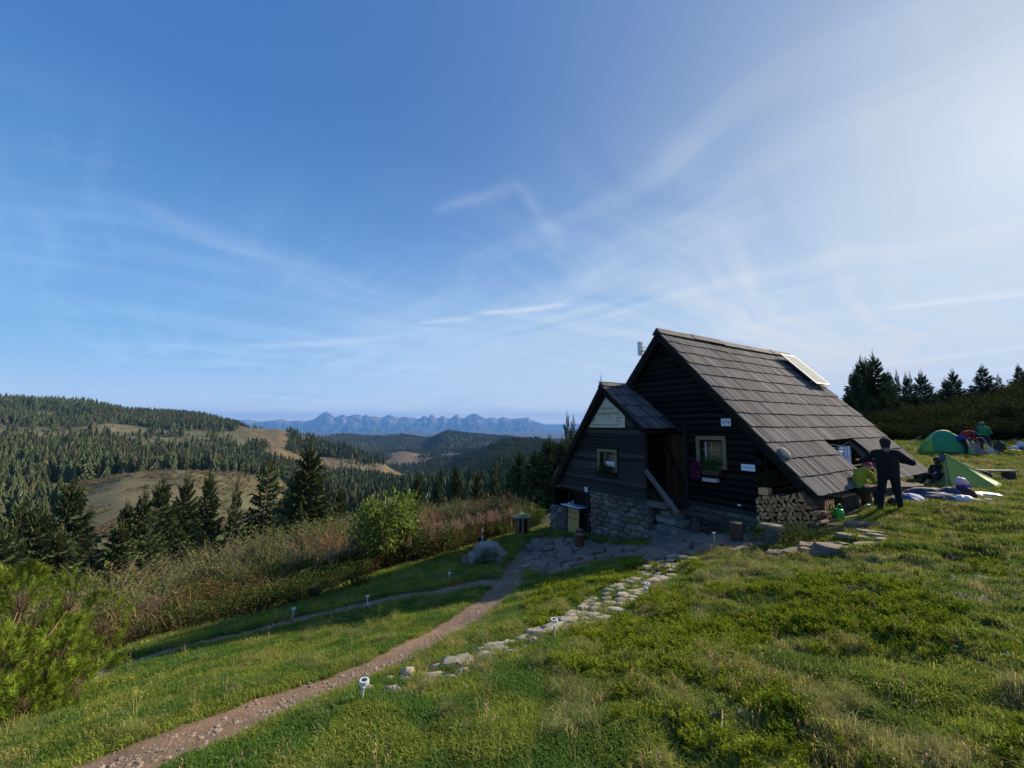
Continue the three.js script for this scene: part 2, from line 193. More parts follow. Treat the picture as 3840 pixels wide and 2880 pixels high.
// ---------------------------------------------------------------- terrain heights (x right, f forward, metres; eye at 1.65)
const TPS = (() => {
  const n = GC.length, N = n + 3, M = [], phi = r2 => r2 > 1e-12 ? r2 * Math.log(r2) : 0;
  for (let i = 0; i < N; i++) M.push(new Float64Array(N + 1));
  for (let i = 0; i < n; i++) { for (let j = 0; j < n; j++) M[i][j] = phi((GC[i][0] - GC[j][0]) ** 2 + (GC[i][1] - GC[j][1]) ** 2) + (i === j ? 0.6 : 0); M[i][n] = M[n][i] = 1; M[i][n + 1] = M[n + 1][i] = GC[i][0]; M[i][n + 2] = M[n + 2][i] = GC[i][1]; M[i][N] = GC[i][2]; }
  for (let i = 0; i < N; i++) { let p = i; for (let k = i + 1; k < N; k++) if (Math.abs(M[k][i]) > Math.abs(M[p][i])) p = k; [M[i], M[p]] = [M[p], M[i]]; for (let k = 0; k < N; k++) if (k !== i) { const f = M[k][i] / M[i][i]; if (f) for (let j = i; j <= N; j++) M[k][j] -= f * M[i][j]; } }
  const w = M.map((r, i) => r[N] / r[i]);
  const X0 = -36, F0 = -18, S = 0.25, NX = 340, NF = 270, g = new Float32Array(NX * NF);
  for (let b = 0; b < NF; b++) for (let a = 0; a < NX; a++) { const x = X0 + a * S, f = F0 + b * S; let s = w[n] + w[n + 1] * x + w[n + 2] * f; for (let i = 0; i < n; i++) s += w[i] * phi((x - GC[i][0]) ** 2 + (f - GC[i][1]) ** 2); g[b * NX + a] = s + 1.65; }
  return (x, f) => { let a = clamp((x - X0) / S, 0, NX - 1.01), b = clamp((f - F0) / S, 0, NF - 1.01); const i = Math.floor(a), j = Math.floor(b); a -= i; b -= j; const q = j * NX + i; return mix(mix(g[q], g[q + 1], a), mix(g[q + NX], g[q + NX + 1], a), b); };
})();
const FAR = (() => { // profiles by azimuth, monotone cubic in log distance
  const L0 = Math.log(20), L1 = Math.log(26000), NR = 240, tab = ST.map(([az, pts]) => {
    const xs = [L0, ...pts.map(p => Math.log(p[0])), L1 + 0.1], ys = [pts[0][1] * 0.55, ...pts.map(p => p[1]), -480], n = xs.length, d = [], m = [];
    for (let i = 0; i < n - 1; i++) d.push((ys[i + 1] - ys[i]) / (xs[i + 1] - xs[i]));
    for (let i = 0; i < n; i++) m.push(i === 0 ? d[0] : i === n - 1 ? d[n - 2] : d[i - 1] * d[i] <= 0 ? 0 : 2 * d[i - 1] * d[i] / (d[i - 1] + d[i]));
    const o = new Float32Array(NR); let k = 0;
    for (let j = 0; j < NR; j++) { const x = L0 + (L1 - L0) * j / (NR - 1); while (k < n - 2 && x > xs[k + 1]) k++; const h = xs[k + 1] - xs[k], t = (x - xs[k]) / h, t2 = t * t, t3 = t2 * t; o[j] = (2 * t3 - 3 * t2 + 1) * ys[k] + (t3 - 2 * t2 + t) * h * m[k] + (-2 * t3 + 3 * t2) * ys[k + 1] + (t3 - t2) * h * m[k + 1]; }
    return o;
  });
  const azs = ST.map(s => s[0]), n = azs.length;
  return (az, r) => {
    let k = n - 1; if (az >= azs[0] && az < azs[n - 1]) { k = 0; while (az >= azs[k + 1]) k++; }
    const k1 = (k + 1) % n, a0 = azs[k], a1 = azs[k1] + (k1 === 0 ? 360 : 0), t = ((az < a0 ? az + 360 : az) - a0) / (a1 - a0), s = mix(t, t * t * (3 - 2 * t), 0.6);
    const q = clamp((Math.log(Math.max(r, 20)) - L0) / (L1 - L0), 0, 0.9999) * (NR - 1), j = Math.floor(q), u = q - j;
    return mix(mix(tab[k][j], tab[k][j + 1], u), mix(tab[k1][j], tab[k1][j + 1], u), s) + 1.65;
  };
})();
function distPoly(P, x, f) { let d = 1e9; for (let i = 0; i < P.length - 1; i++) { const ax = P[i][0], ay = P[i][1], dx = P[i + 1][0] - ax, dy = P[i + 1][1] - ay, t = clamp(((x - ax) * dx + (f - ay) * dy) / (dx * dx + dy * dy)); d = Math.min(d, Math.hypot(x - ax - dx * t, f - ay - dy * t)); } return d; }
function inPoly(P, x, f) { let c = false; for (let i = 0, j = P.length - 1; i < P.length; j = i++) if ((P[i][1] > f) !== (P[j][1] > f) && x < (P[j][0] - P[i][0]) * (f - P[i][1]) / (P[j][1] - P[i][1]) + P[i][0]) c = !c; return c; }
const pathD = (x, f) => Math.min(distPoly(PATH_A, x, f), distPoly(PATH_B, x, f) - 0.05);
// house frame: s along the gable, d towards the viewer
const HO = [4.946, 12.841], TH = 58.6 * D2R, GD = [Math.cos(TH), -Math.sin(TH)], RD = [Math.sin(TH), Math.cos(TH)];
const toHouse = (x, f) => [(x - HO[0]) * GD[0] + (f - HO[1]) * GD[1], -((x - HO[0]) * RD[0] + (f - HO[1]) * RD[1])];
const fromHouse = (s, d) => [HO[0] + GD[0] * s - RD[0] * d, HO[1] + GD[1] * s - RD[1] * d];
function lawnSide(x, f) { // above 0: beyond the lower edge of the lawn, roughly metres
  const n = LAWN.length; let best = 1e9, sg = 0;
  for (let i = 0; i < n - 1; i++) { const ax = LAWN[i][0], ay = LAWN[i][1], dx = LAWN[i + 1][0] - ax, dy = LAWN[i + 1][1] - ay, L = Math.hypot(dx, dy); let t = ((x - ax) * dx + (f - ay) * dy) / (L * L); if (i > 0) t = Math.max(t, 0); if (i < n - 2) t = Math.min(t, 1); const ex = x - ax - dx * t, ey = f - ay - dy * t, d = Math.hypot(ex, ey); if (d < best) { best = d; sg = (-dy * (x - ax) + dx * (f - ay)) / L; } }
  return Math.sign(sg) * best;
}
function hummock(x, f) {
  const r = Math.hypot(x, f); if (r > 60) return 0;
  const rgt = sstep(-1, 4, x - 0.15 * f), k = (0.45 + 0.75 * rgt) * sstep(60, 30, r);
  const pd = pathD(x, f), [s, d] = toHouse(x, f), hs = (s > -5 && s < 5 && d < 2.5 && d > -10) ? 0.25 : 1;
  return ((fbm(x * 0.8 + 5, f * 0.8, 3) - 0.5) * 0.20 + (fbm(x * 2.6 + 2, f * 2.6 + 7, 3) - 0.5) * 0.19 + (fbm(x * 8 + 1, f * 8, 2) - 0.5) * 0.035) * k * hs * mix(0.25, 1, sstep(0.15, 0.6, pd)) - 0.05 * sstep(0.45, 0.1, pd);
}
function gh(x, f) {
  const r = Math.hypot(x, f), t = sstep(33, 47, r);
  let y = t < 1 ? TPS(x, f) : 0;
  if (t > 0) y = mix(y, FAR(Math.atan2(x, f) / D2R, r), t);
  y += hummock(x, f);
  if (r > 50) y += (fbm(x * 0.02 + 9, f * 0.02, 4) - 0.5) * Math.min(10, (r - 50) * 0.02) + (fbm(x * 0.004, f * 0.004 + 3, 4) - 0.5) * Math.min(40, (r - 50) * 0.012);
  return y;
}
const stoneSpots = []; // filled before the grass is sown: [x, f, radius]
// ---------------------------------------------------------------- what grows where on the hills (U: tangent of the azimuth, scaled)
function cover(x, f) { // 0 forest .. 1 open ; plus ground colour
  const r = Math.hypot(x, f), U = f > 0 ? 1920 + 1443 * x / f : (x < 0 ? -2000 : 5000), w = (fbm(x * 0.012, f * 0.012, 3) - 0.5), w2 = fbm(x * 0.05, f * 0.05, 3) - 0.5;
  const inR = (u0, u1, r0, r1, eu = 30, er = 0.05) => { const uu = U + w * 120, rr = r * (1 + w * 0.16); return sstep(u0 - eu, u0 + eu, uu) * sstep(u1 + eu, u1 - eu, uu) * sstep(r0 * (1 - er), r0 * (1 + er), rr) * sstep(r1 * (1 + er), r1 * (1 - er), rr); };
  const cut = sstep(150, 300, U + w * 60 + (r - 340) * 0.9) * sstep(1125, 1085, U + w * 40) * sstep(190, 215, r) * sstep(462, 448, r);
  const brown = Math.max(inR(1030, 1540, 780, 1260), inR(880, 1080, 960, 1420, 24), inR(1260, 1560, 700, 1120)) * (1 - 0.95 * inR(1085, 1330, 985, 1160, 25)) * (1 - inR(1300, 1440, 955, 1100, 20) * 0.9);
  const mead = Math.max(inR(0, 250, 900, 1040), inR(370, 550, 1030, 1290), inR(300, 460, 1250, 1370) * 0.9, inR(90, 240, 1380, 1490) * 0.8, inR(610, 700, 1020, 1120) * 0.6);
  const small = inR(1440, 1600, 1850, 2380);
  const yel = Math.max(inR(1825, 1965, 520, 700, 20), inR(1690, 1760, 800, 900) * 0.7);
  const top = Math.max(inR(1180, 1250, 4100, 4700), inR(2040, 2200, 4800, 6200), inR(1640, 1740, 2000, 2500) * 0.6);
  const thin = Math.max(inR(-300, 960, 800, 1230) * 0.95 * sstep(-0.26, -0.04, w2), inR(-300, 560, 1350, 1560) * 0.5 * sstep(-0.05, 0.1, w2));
  const open = Math.max(cut, brown, mead, small, yel, top, thin, r < 110 ? 1 : 0);
  let c = [0.032, 0.042, 0.018];
  const g = fbm(x * 0.03, f * 0.03, 4), gg = fbm(x * 0.15, f * 0.15, 3);
  c = mix3(c, mix3([0.105, 0.112, 0.036], [0.19, 0.15, 0.062], g + w2 * 1.8), cut);
  c = mix3(c, mix3([0.215, 0.140, 0.066], [0.15, 0.12, 0.050], g * 1.3 - 0.1), brown);
  c = mix3(c, [0.30, 0.22, 0.085], Math.max(mead, yel) * 0.95);
  c = mix3(c, [0.17, 0.125, 0.06], Math.max(small, top) * 0.9);
  c = mix3(c, [0.135, 0.13, 0.05], thin);
  if (r < 130) c = mix3(mix3([0.05, 0.055, 0.02], [0.10, 0.07, 0.035], g), c, sstep(90, 130, r));
  const k = 0.72 + 0.56 * gg; return [open, [c[0] * k, c[1] * k, c[2] * k]];
}
function groundColor(x, f) {
  const r = Math.hypot(x, f);
  const a = fbm(x * 0.45 + 3, f * 0.45 + 1, 4), b = fbm(x * 2.2 + 8, f * 2.2, 3), d = fbm(x * 7, f * 7 + 4, 2);
  let c = mix3([0.034, 0.044, 0.014], [0.085, 0.068, 0.034], sstep(0.42, 0.68, b * 0.55 + a * 0.45));
  c = mix3(c, [0.10, 0.082, 0.045], sstep(0.6, 0.78, d) * 0.5);
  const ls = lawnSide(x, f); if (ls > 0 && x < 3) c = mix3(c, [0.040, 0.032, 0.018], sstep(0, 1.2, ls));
  const pd = pathD(x, f) + (b - 0.5) * 0.28; c = mix3(c, mix3([0.15, 0.108, 0.072], [0.105, 0.075, 0.05], d), sstep(0.42, 0.24, pd));
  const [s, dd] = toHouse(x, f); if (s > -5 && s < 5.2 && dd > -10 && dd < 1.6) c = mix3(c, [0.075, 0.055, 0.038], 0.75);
  return c;
}
function sheet(r0, r1, k, color, name, label) {
  const az = []; for (let a = -66; a <= 66; a += 0.33) az.push(a); for (let a = 70; a <= 290; a += 5) az.push(a);
  const rs = [r0]; while (rs[rs.length - 1] * k < r1) rs.push(rs[rs.length - 1] * k); rs.push(r1);
  const n = az.length, pos = [], col = [], uv = [], idx = [];
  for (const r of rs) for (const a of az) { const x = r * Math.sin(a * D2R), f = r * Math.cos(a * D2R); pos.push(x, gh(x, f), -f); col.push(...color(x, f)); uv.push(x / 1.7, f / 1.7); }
  for (let j = 0; j < rs.length - 1; j++) for (let i = 0; i < n; i++) { const i1 = (i + 1) % n, p = j * n + i, q = j * n + i1; idx.push(p, q, p + n, q, q + n, p + n); }
  if (r0 < 1) { const c = pos.length / 3; pos.push(0, gh(0, 0), 0); col.push(...color(0, 0)); uv.push(0, 0); for (let i = 0; i < n; i++) idx.push(c, (i + 1) % n, i); }
  const g = new THREE.BufferGeometry(); g.setAttribute('position', new THREE.Float32BufferAttribute(pos, 3)); g.setAttribute('color', new THREE.Float32BufferAttribute(col, 3)); g.setAttribute('uv', new THREE.Float32BufferAttribute(uv, 2)); g.setIndex(idx); g.computeVertexNormals();
  return tag(mesh(name, g, new THREE.MeshStandardMaterial({ vertexColors: true, roughness: 0.95, map: TX.soil, bumpMap: TX.soil, bumpScale: 0.02, side: THREE.DoubleSide }), null), label, 'ground', null, 'structure');
}
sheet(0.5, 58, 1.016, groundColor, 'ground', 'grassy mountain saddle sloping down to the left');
sheet(58, 25000, 1.028, (x, f) => cover(x, f)[1], 'hills', 'forested hills and brown clearings beyond the meadow').userData.category = 'hills';

// far mountain range
{
  const prof = az => { if (az <= MT[0][0]) return MT[0][1] - (MT[0][0] - az) * 60; if (az >= MT[MT.length - 1][0]) return MT[MT.length - 1][1]; let k = 0; while (az > MT[k + 1][0]) k++; return mix(MT[k][1], MT[k + 1][1], (az - MT[k][0]) / (MT[k + 1][0] - MT[k][0])); };
  const sharp = az => { let s = 0; for (let k = -8; k <= 8; k++) s += prof(az + k * 0.18); const p = prof(az); return p + 0.5 * (p - s / 17); };
  const pos = [], col = [], idx = [], NA = 760, NR = 76;
  for (let j = 0; j < NR; j++) for (let i = 0; i < NA; i++) {
    const t = j / (NR - 1), az = mix(-44, 20, i / (NA - 1)), r = mix(24500, 35500, t), x = r * Math.sin(az * D2R), f = r * Math.cos(az * D2R);
    const up = clamp(t / 0.68), dn = clamp((1 - t) / 0.32), P = sharp(az) + 1.65 + (az > -28 && az < 2.6 ? 70 * (fbm(az * 5.1, 5.5, 4) - 0.5) : 0), B = -520, rise = Math.max(P - B, 20);
    const wq = (fbm(x * 0.0005, f * 0.0005, 3) - 0.5) * 3.4, spur = 1 - Math.abs(2 * fbm(az * 0.75 + wq * 0.55, t * 1.2 + 3, 2) - 1) * 1.6, sp2 = 1 - Math.abs(2 * fbm(az * 2.4 + wq, t * 3.5 + 7, 3) - 1) * 1.7;
    let s = up < 1 ? Math.pow(up, 1.55) : Math.pow(dn, 1.2);
    const cut = (up < 1 ? (1 - up) * up * 4 : 0);
    let y = B + rise * s - cut * rise * (0.30 * (1 - spur) + 0.12 * (1 - sp2) - 0.02) + (fbm(x * 0.0016, f * 0.0016, 4) - 0.5) * 160 * cut;
    pos.push(x, y, -f);
    const hgt = clamp((y + 450) / 1000), rk = fbm(x * 0.002, f * 0.002, 3);
    col.push(...mix3([0.03, 0.045, 0.03], mix3([0.06, 0.055, 0.055], [0.24, 0.20, 0.17], sstep(0.4, 0.7, rk)), sstep(0.42, 0.62, hgt + (rk - 0.5) * 0.3)));
  }
  for (let j = 0; j < NR - 1; j++) for (let i = 0; i < NA - 1; i++) { const p = j * NA + i; idx.push(p, p + 1, p + NA, p + 1, p + NA + 1, p + NA); }
  const g = new THREE.BufferGeometry(); g.setAttribute('position', new THREE.Float32BufferAttribute(pos, 3)); g.setAttribute('color', new THREE.Float32BufferAttribute(col, 3)); g.setIndex(idx); g.computeVertexNormals();
  tag(mesh('mountains', g, vcol(1)), 'jagged blue mountain range on the far horizon', 'mountains', null, 'structure');
}

// trodden dirt paths, laid just above the ground
function ribbon(P, w0, w1, seed, label) {
  const cur = new THREE.CatmullRomCurve3(P.map(([x, f]) => V3(x, 0, f))), L = cur.getLength(), n = Math.ceil(L / 0.07), m = 9, pos = [], col = [], uv = [], idx = [];
  for (let i = 0; i <= n; i++) {
    const t = i / n, c = cur.getPointAt(t), d = cur.getTangentAt(t), w = mix(w0, w1, t);
    for (let j = 0; j <= m; j++) {
      const e = j / m * 2 - 1, wob = 1 + 0.5 * (fbm(t * L * 1.6 + seed + (e > 0 ? 40 : 0), seed, 3) - 0.5) + 0.3 * (fbm(t * L * 6 + seed, e > 0 ? 9 : 2, 2) - 0.5), x = c.x + d.z * e * w * wob, f = c.z - d.x * e * w * wob;
      pos.push(x, gh(x, f) + 0.012 + 0.012 * (fbm(x * 9, f * 9, 2) - 0.5) - 0.02 * Math.pow(Math.abs(e), 6), -f); uv.push(x / 0.9, f / 0.9);
      const a = fbm(x * 1.1, f * 1.1, 3), b = fbm(x * 6, f * 6, 3); col.push(...mix3(mix3([0.27, 0.175, 0.11], [0.18, 0.115, 0.072], a * 1.4 - 0.2), [0.31, 0.23, 0.165], sstep(0.55, 0.8, b) * 0.6));
    }
  }
  for (let i = 0; i < n; i++) for (let j = 0; j < m; j++) { const p = i * (m + 1) + j, q = p + m + 1; idx.push(p, q, p + 1, p + 1, q, q + 1); }
  const g = new THREE.BufferGeometry(); g.setAttribute('position', new THREE.Float32BufferAttribute(pos, 3)); g.setAttribute('color', new THREE.Float32BufferAttribute(col, 3)); g.setAttribute('uv', new THREE.Float32BufferAttribute(uv, 2)); g.setIndex(idx); g.computeVertexNormals();
  return tag(mesh('dirt_path', g, new THREE.MeshStandardMaterial({ vertexColors: true, roughness: 1, map: TX.soil, bumpMap: TX.soil, bumpScale: 0.012, side: THREE.DoubleSide })), label, 'path', null, 'structure');
}
ribbon(PATH_A, 0.40, 0.34, 3, 'brown trodden path running up to the hut corner');
ribbon(PATH_B, 0.34, 0.36, 61, 'stony lower path branching off to the left');
// ---------------------------------------------------------------- the hut
TX.woodU = dataTex(512, (u, v) => { const g = tfbm(u * 0.06 + 0.1, v, 48, 3), f = tfbm(u * 0.1, v + 0.5, 12, 3), k = 0.42 + 0.5 * g + 0.35 * (f - 0.5); return [k, k, k]; }, false, 256);
const woodV = (rgb, rough = 0.85, rx = 1, ry = 1) => matt(rgb, rough, { map: rep(TX.wood, rx, ry), bumpMap: rep(TX.wood, rx, ry), bumpScale: 0.006 });
const woodU = (rgb, rough = 0.85, rx = 1, ry = 0.5) => matt(rgb, rough, { map: rep(TX.woodU, rx, ry), bumpMap: rep(TX.woodU, rx, ry), bumpScale: 0.006 });
const M = {
  log: [woodV([0.021, 0.018, 0.017], 0.7, 1, 3), woodV([0.015, 0.013, 0.013], 0.75, 1, 3), woodV([0.030, 0.025, 0.023], 0.7, 1, 3)],
  plank: [woodU([0.070, 0.066, 0.066]), woodU([0.045, 0.043, 0.044]), woodU([0.105, 0.098, 0.094])],
  deck: woodU([0.045, 0.038, 0.034]), dark: woodU([0.026, 0.021, 0.019]), brown: woodV([0.10, 0.055, 0.032]), pale: woodU([0.40, 0.30, 0.18]), grey: woodU([0.20, 0.185, 0.175]),
  trim: woodU([0.34, 0.26, 0.15]), trimV: woodV([0.34, 0.26, 0.15]), white: std([0.72, 0.73, 0.72], 0.5), metal: std([0.62, 0.63, 0.65], 0.3, { metalness: 0.9 }), black: std([0.02, 0.02, 0.022], 0.6),
  glass: new THREE.MeshPhysicalMaterial({ color: 0xffffff, roughness: 0.04, transmission: 1, thickness: 0, ior: 1.5 }),
  stone: [[0.20, 0.185, 0.16], [0.15, 0.15, 0.135], [0.27, 0.24, 0.20], [0.185, 0.155, 0.125], [0.33, 0.31, 0.28]].map(c => std(c, 0.92, { map: TX.stone, bumpMap: TX.stone, bumpScale: 0.012, side: THREE.DoubleSide })),
  slab: [[0.26, 0.195, 0.145], [0.22, 0.17, 0.13], [0.30, 0.23, 0.17], [0.19, 0.15, 0.115]].map(c => std(c, 0.92, { map: TX.stone, bumpMap: TX.stone, bumpScale: 0.010, side: THREE.DoubleSide })),
};
const HB = -2.75; // base of the hut
const house = thing('mountain_hut', 'dark log mountain hut with steep grey shingle roof and small gabled annex', 'hut', HO[0], HB, -HO[1], -TH);
const part = (name, parent = house) => { const g = new THREE.Group(); g.name = name; parent.add(g); return g; };
const boxG = new THREE.BoxGeometry(1, 1, 1);
function bev(w, h, d, b = 0.008) { const s = new THREE.Shape(), x = w / 2 - b, y = h / 2 - b; s.moveTo(-x, -y); s.lineTo(x, -y); s.lineTo(x, y); s.lineTo(-x, y); s.closePath(); const g = new THREE.ExtrudeGeometry(s, { depth: d - 2 * b, bevelEnabled: true, bevelThickness: b, bevelSize: b, bevelSegments: 1 }); g.translate(0, 0, -(d - 2 * b) / 2); return g; }
function box(name, s, Y, d, w, h, dep, mt, parent = house, rz = 0, ry = 0, rx = 0) { const m = mesh(name, boxG, mt, parent); m.position.set(s, Y - HB, d); m.scale.set(w, h, dep); m.rotation.set(rx, ry, rz); return m; }
// bar between two points (house frame)
function bar(name, a, b, w, h, mt, parent) { const A = V3(...a), B = V3(...b), m = mesh(name, boxG, mt, parent), d = B.clone().sub(A); m.position.copy(A).add(B).multiplyScalar(0.5); m.position.y -= HB; m.scale.set(d.length(), h, w); const x = d.normalize(), z = x.clone().cross(V3(0, 1, 0)).normalize(), y = z.clone().cross(x); m.quaternion.setFromRotationMatrix(new THREE.Matrix4().makeBasis(x, y, z)); return m; }

const RUN = 4.19, RISE = 4.79, APEX = 4.76, PHI = Math.atan2(RISE, RUN), SLEN = Math.hypot(RUN, RISE), LEN = 9.05;
const roofY = s => APEX - Math.abs(s) * RISE / RUN;
const hr = rng(2024);
const logG = [0, 1, 2].map(k => { const g = new THREE.CylinderGeometry(0.104, 0.104, 1, 10, 8); g.rotateZ(Math.PI / 2); const p = g.attributes.position; for (let i = 0; i < p.count; i++) { const x = p.getX(i), n = 1 + 0.10 * (noise2(x * 7 + k * 9, Math.atan2(p.getY(i), p.getZ(i)) * 1.5 + 4) - 0.5); p.setY(i, p.getY(i) * n + 0.012 * (noise2(x * 5 + k, 3) - 0.5)); p.setZ(i, p.getZ(i) * n * 1.0); } g.computeVertexNormals(); return g; });
{ // front wall of round logs, with the door and window openings left free
  const w = part('log_wall'), WD = -0.36; let k = 0;
  for (let Y = -0.62; Y < 4.3; Y += 0.192, k++) {
    const sm = Math.min(2.78 + 0.05 * hr(), (APEX - 0.20 - Y) / (RISE / RUN) - 0.03); if (sm < 0.15) break;
    let segs = [[-sm, sm]]; const cut = (a, b) => { segs = segs.flatMap(([p, q]) => b <= p || a >= q ? [[p, q]] : [[p, a], [b, q]].filter(([m, n]) => n - m > 0.06)); };
    if (Y < 1.38) cut(-0.10, 0.70); if (Y > 0.40 && Y < 1.22) cut(1.17, 1.90);
    for (const [a, b] of segs) { const m = mesh('log', logG[k % 3], M.log[Math.floor(hr() * 3)], w); m.position.set((a + b) / 2, Y - HB, WD + (hr() - 0.5) * 0.012); m.scale.set(b - a, 1, 1); }
  }
  box('sill_beam', 0.0, -0.775, -0.34, 5.9, 0.13, 0.24, M.plank[0], w);
  for (let i = 0; i < 5; i++) box('corner_post_end', 2.86, -0.55 + i * 0.39, -0.36, 0.16, 0.17, 0.19, M.log[i % 3], w);
}
{ // remaining walls
  const w = part('side_walls');
  for (let k = 0; k < 11; k++) { const m = mesh('log', logG[k % 3], M.log[k % 3], w); m.position.set(2.72, -0.62 + k * 0.192 - HB, -4.55); m.scale.set(8.2, 1, 1); m.rotation.y = Math.PI / 2; }
  box('left_wall', -2.72, 0.4, -4.6, 0.2, 2.4, 8.2, M.dark, w);
  const tri = new THREE.Shape(); tri.moveTo(-2.8, -0.8); tri.lineTo(2.8, -0.8); tri.lineTo(2.8, roofY(2.8) - 0.15); tri.lineTo(0, APEX - 0.15); tri.lineTo(-2.8, roofY(2.8) - 0.15); tri.closePath();
  const bg = new THREE.ExtrudeGeometry(tri, { depth: 0.15, bevelEnabled: false }); const bm = mesh('back_wall', bg, M.dark, w); bm.position.set(0, -HB, -8.75);
  box('floor', 0, -0.82, -4.5, 5.4, 0.08, 8.3, M.deck, w);
}
// roof decks under the shingles
const rp = (v, n, d, A = APEX, S0 = 0, ph = PHI) => [S0 + v * Math.cos(ph) + n * Math.sin(ph), A - v * Math.sin(ph) + n * Math.cos(ph), d];
const roof = part('roof');
function deck(name, v0, v1, d0, d1, n, th, sgn = 1, A = APEX, S0 = 0, ph = PHI, mt = M.deck) { const [s, Y] = rp((v0 + v1) / 2, n, 0, A, 0, ph); return box(name, S0 + sgn * s, Y, (d0 + d1) / 2, v1 - v0, th, Math.abs(d1 - d0), mt, roof, -sgn * ph); }
const ROWS = 12, RL = SLEN / ROWS, NV = 9 * RL, NL = -3.45, NR = -5.72;
deck('deck', 0.0, NV - 0.05, -0.02, -LEN + 0.02, -0.03, 0.06); deck('deck', NV - 0.04, SLEN - 0.06, -0.02, NL + 0.02, -0.03, 0.06); deck('deck', NV - 0.04, SLEN - 0.06, NR - 0.02, -LEN + 0.02, -0.03, 0.06);
deck('deck', 0.02, SLEN, -0.0, -LEN, -0.01, 0.10, -1);
for (const [a, b] of [[0, SLEN - 0.02]]) { deck('rake_board', a + 0.06, b - 0.05, -0.03, -0.08, -0.13, 0.14, 1, APEX, 0, PHI, M.dark); deck('rake_board', a + 0.06, b, -0.03, -0.08, -0.13, 0.14, -1, APEX, 0, PHI, M.dark); }
deck('rake_board', NV, SLEN - 0.08, NR - 0.03, NR - 0.09, -0.13, 0.16, 1, APEX, 0, PHI, M.grey); deck('rake_board', NV, SLEN - 0.08, NL + 0.09, NL + 0.03, -0.13, 0.14, 1, APEX, 0, PHI, M.dark);
for (let d = -0.6; d > -LEN; d -= 0.95) deck('rafter', 0.1, d < NL + 0.05 && d > NR - 0.05 ? NV : SLEN - 0.15, d, d - 0.1, -0.12, 0.12, 1, APEX, 0, PHI, M.dark);
{ // shingles: long weathered boards in twelve courses
  const shMat = new THREE.MeshPhysicalMaterial({ vertexColors: true, roughness: 0.95, specularIntensity: 0.25, map: rep(TX.woodU, 1, 0.25), bumpMap: rep(TX.woodU, 1, 0.25), bumpScale: 0.004 });
  const tones = [[0.155, 0.150, 0.165], [0.118, 0.116, 0.132], [0.20, 0.190, 0.204], [0.088, 0.086, 0.100], [0.175, 0.160, 0.162], [0.138, 0.136, 0.154], [0.26, 0.245, 0.25]];
  const geos = tones.map(c => { const g = new THREE.BoxGeometry(1, 1, 1), a = new Float32Array(g.attributes.position.count * 3); for (let i = 0; i < a.length; i += 3) a.set(c, i); g.setAttribute('color', new THREE.BufferAttribute(a, 3)); return g; });
  const all = [], q = new THREE.Object3D(), cam = toHouse(0, 0);
  const lay = (A, S0, ph, slen, rows, d0, d1, skip, wide) => {
    const rl = slen / rows;
    for (let i = 0; i < rows; i++) {
      let d = d0 + 0.02;
      while (d > d1) {
        const w = wide[0] + wide[1] * hr(), dc = d - w / 2; d -= w;
        if (d < d1 - 0.05) continue; if (skip && skip(i, dc)) continue;
        const wav = 0.065 * (fbm(dc * 0.8 + i * 3, i * 7.7, 2) - 0.5), L = rl + 0.07 + 0.014 * (hr() - 0.5), vc = i * rl + rl / 2 + 0.012 + wav + 0.016 * (hr() - 0.5);
        const [s, Y, z] = rp(vc, 0.034 + 0.012 * hr() - 0.035 * Math.sin(Math.PI * clamp(-dc / LEN)) * (A === APEX ? 1 : 0) * (1 - vc / slen), dc, A, S0, ph);
        q.position.set(s, Y - HB, z); q.scale.set(L, 0.026, w - 0.004 - 0.005 * hr()); q.rotation.set((hr() - 0.5) * 0.03, (hr() - 0.5) * 0.008, -ph + 0.058); q.updateMatrix();
        const near = Math.hypot(s - cam[0], z - cam[1]) - (A !== APEX ? 6 : 0);
        const tone = Math.floor((0.55 * hr() + 0.45 * noise2(dc * 3, i * 5)) * 6.99);
        all.push([near, q.matrix.clone(), tone]);
      }
    }
  };
  lay(APEX, 0, PHI, SLEN, ROWS, 0.02, -LEN, (i, d) => i >= 9 && d < NL && d > NR, [0.085, 0.06]);
  lay(3.02, -1.48, Math.atan2(1.51, 1.81), Math.hypot(1.51, 1.81), 4, 1.28, -0.24, null, [0.11, 0.07]);
  all.sort((a, b) => a[0] - b[0]);
  for (const [, m, t] of all.slice(0, 300)) { const o = mesh('shingle', geos[t], shMat, roof); o.applyMatrix4(m); }
  const rest = mergeGeometries(all.slice(300).map(([, m, t]) => geos[t].clone().applyMatrix4(m)));
  tag(mesh('shingle_courses', rest, shMat, roof), 'grey weathered shingles of the upper and far roof', null, null, 'stuff');
  console.log('shingles', all.length);
  // ridge boards
  for (let k = 0; k < 5; k++) { const d0 = 0.05 - k * 1.9, d1 = Math.max(d0 - 1.88, -LEN - 0.3), dip = 0.02 * Math.sin(k * 2); const a = box('ridge_board', 0.075, APEX + 0.035 + dip, (d0 + d1) / 2, 0.28, 0.03, d0 - d1, M.grey, roof, -PHI); const b = box('ridge_board', -0.09, APEX + 0.02 + dip, (d0 + d1) / 2, 0.26, 0.03, d0 - d1, M.grey, roof, PHI); }
}
